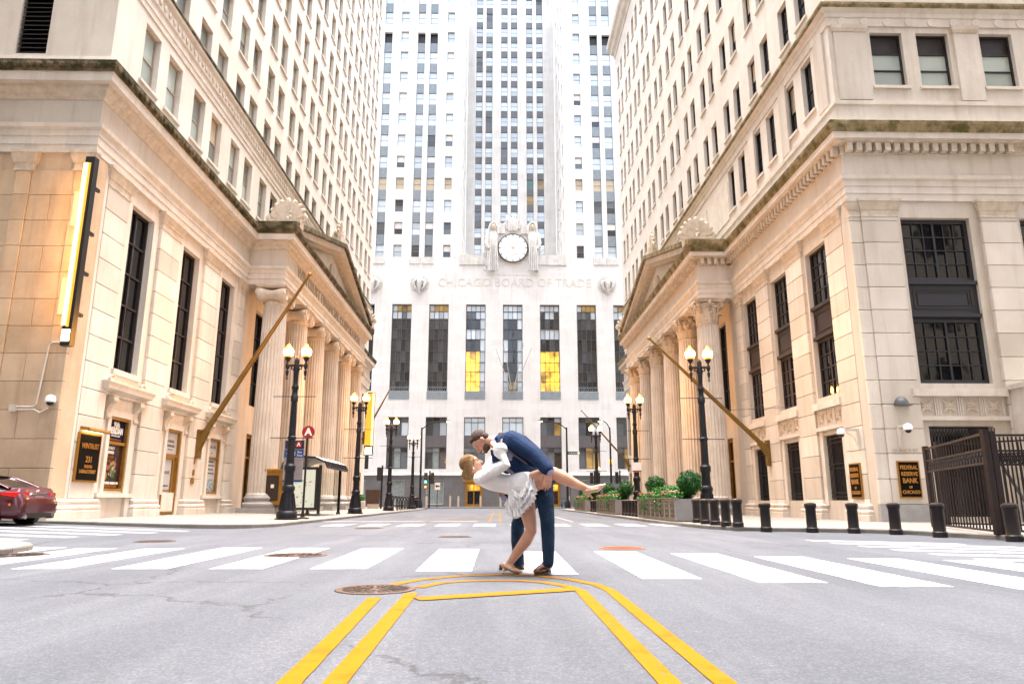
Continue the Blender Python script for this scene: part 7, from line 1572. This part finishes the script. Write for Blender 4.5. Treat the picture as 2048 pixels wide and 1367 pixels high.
# skirt: draped mass with three frilled tiers
mb = MB(); T(mb, [Z8(745, 555, 9.50), Z8(775, 590, 9.48), Z8(770, 650, 9.47), Z8(745, 715, 9.47), Z8(728, 765, 9.47)], [(0.19, 0.155), (0.225, 0.175), (0.225, 0.17), (0.20, 0.135), (0.165, 0.10)], 18)
T(mb, [Z8(760, 540, 9.38), Z8(820, 545, 9.27), Z8(850, 560, 9.22)], [(0.14, 0.15), (0.14, 0.15), (0.11, 0.15)], 14)
sk = blob('skirt', mb, whitec, dress, 0.009, 4)
def frill(path, w, amp, nw, nm):
    P = [Vector(p) for p in path]; Ls = [0]
    for a, b in zip(P, P[1:]): Ls.append(Ls[-1]+(b-a).length)
    N = 90; mb = MB(); V = []
    dn = Vector(w)
    for i in range(N+1):
        s = Ls[-1]*i/N; k = max(j for j in range(len(Ls)) if Ls[j] <= s+1e-9); k = min(k, len(P)-2); f = (s-Ls[k])/(Ls[k+1]-Ls[k]); p = P[k].lerp(P[k+1], f); t = (P[k+1]-P[k]).normalized(); o = t.cross(dn).normalized()
        for q in range(5): z = q/4; V.append(p+dn*z+o*amp*z*math.sin(i/N*nw*6.283+0.6*math.sin(i*0.3))+t*0.01*math.sin(i*1.7)*z)
    mb.add(V, [(i*5+q, i*5+q+1, i*5+5+q+1, i*5+5+q) for i in range(N) for q in range(4)]); return obj(nm, mb, whitec, sk, True, 80)
frill([Z8(672, 690, 9.30), Z8(705, 745, 9.27), Z8(745, 745, 9.25), Z8(800, 690, 9.22), Z8(850, 620, 9.12), Z8(868, 560, 9.06), Z8(872, 500, 9.08)], (0.02, -0.03, -0.105), 0.045, 11, 'frill')
frill([Z8(690, 640, 9.27), Z8(740, 690, 9.24), Z8(790, 650, 9.2), Z8(830, 590, 9.1), Z8(848, 530, 9.06), Z8(845, 470, 9.1)], (0.02, -0.035, -0.09), 0.04, 10, 'frill')
frill([Z8(700, 590, 9.27), Z8(750, 625, 9.22), Z8(795, 580, 9.14), Z8(815, 520, 9.09), Z8(800, 455, 9.14)], (0.02, -0.035, -0.08), 0.035, 8, 'frill')
frill([Z8(660, 660, 9.52), Z8(690, 740, 9.66), Z8(740, 760, 9.72), Z8(800, 700, 9.7)], (-0.01, 0.02, -0.10), 0.04, 8, 'frill')
def pump(heel, ball, toe, spike, ank):
    mb = MB(); h, b, t = Vector(heel), Vector(ball), Vector(toe); mb.tube([h, h.lerp(b, 0.5), b, t], [(0.042, 0.05), (0.032, 0.045), (0.034, 0.05), (0.014, 0.022)], 12, True, (0, 1, 0) if False else None, True)
    o = blob('heeled_shoe', mb, nude, woman, 0.005, 2)
    sp = Vector(spike); obj('heel', MB().tube([h+(sp-h)*0.05, h.lerp(sp, 0.4), h.lerp(sp, 0.8), sp], [0.036, 0.02, 0.012, 0.014], 10), nude, o, True)
    return o
hs_ = onZ(850+622/4.02, 830+1272/4.02, 0); ts = onZ(850+778/4.02, 830+1274/4.02, 0)
pump(Z8(640, 1205, 9.58), (ts[0]-0.10, ts[1]+0.02, 0.05), (ts[0], ts[1], 0.028), (hs_[0]+0.005, hs_[1], 0.004), None)
pp = pump(Z8(1292, 608, 9.14), Z8(1385, 592, 9.13), Z8(1445, 553, 9.12), Z8(1348, 664, 9.14), None)
obj('ankle_strap', MB().tube([Z8(690, 1195, 9.47), Z8(715, 1212, 9.46), Z8(700, 1220, 9.60)], 0.008, 6), nude, woman, True)
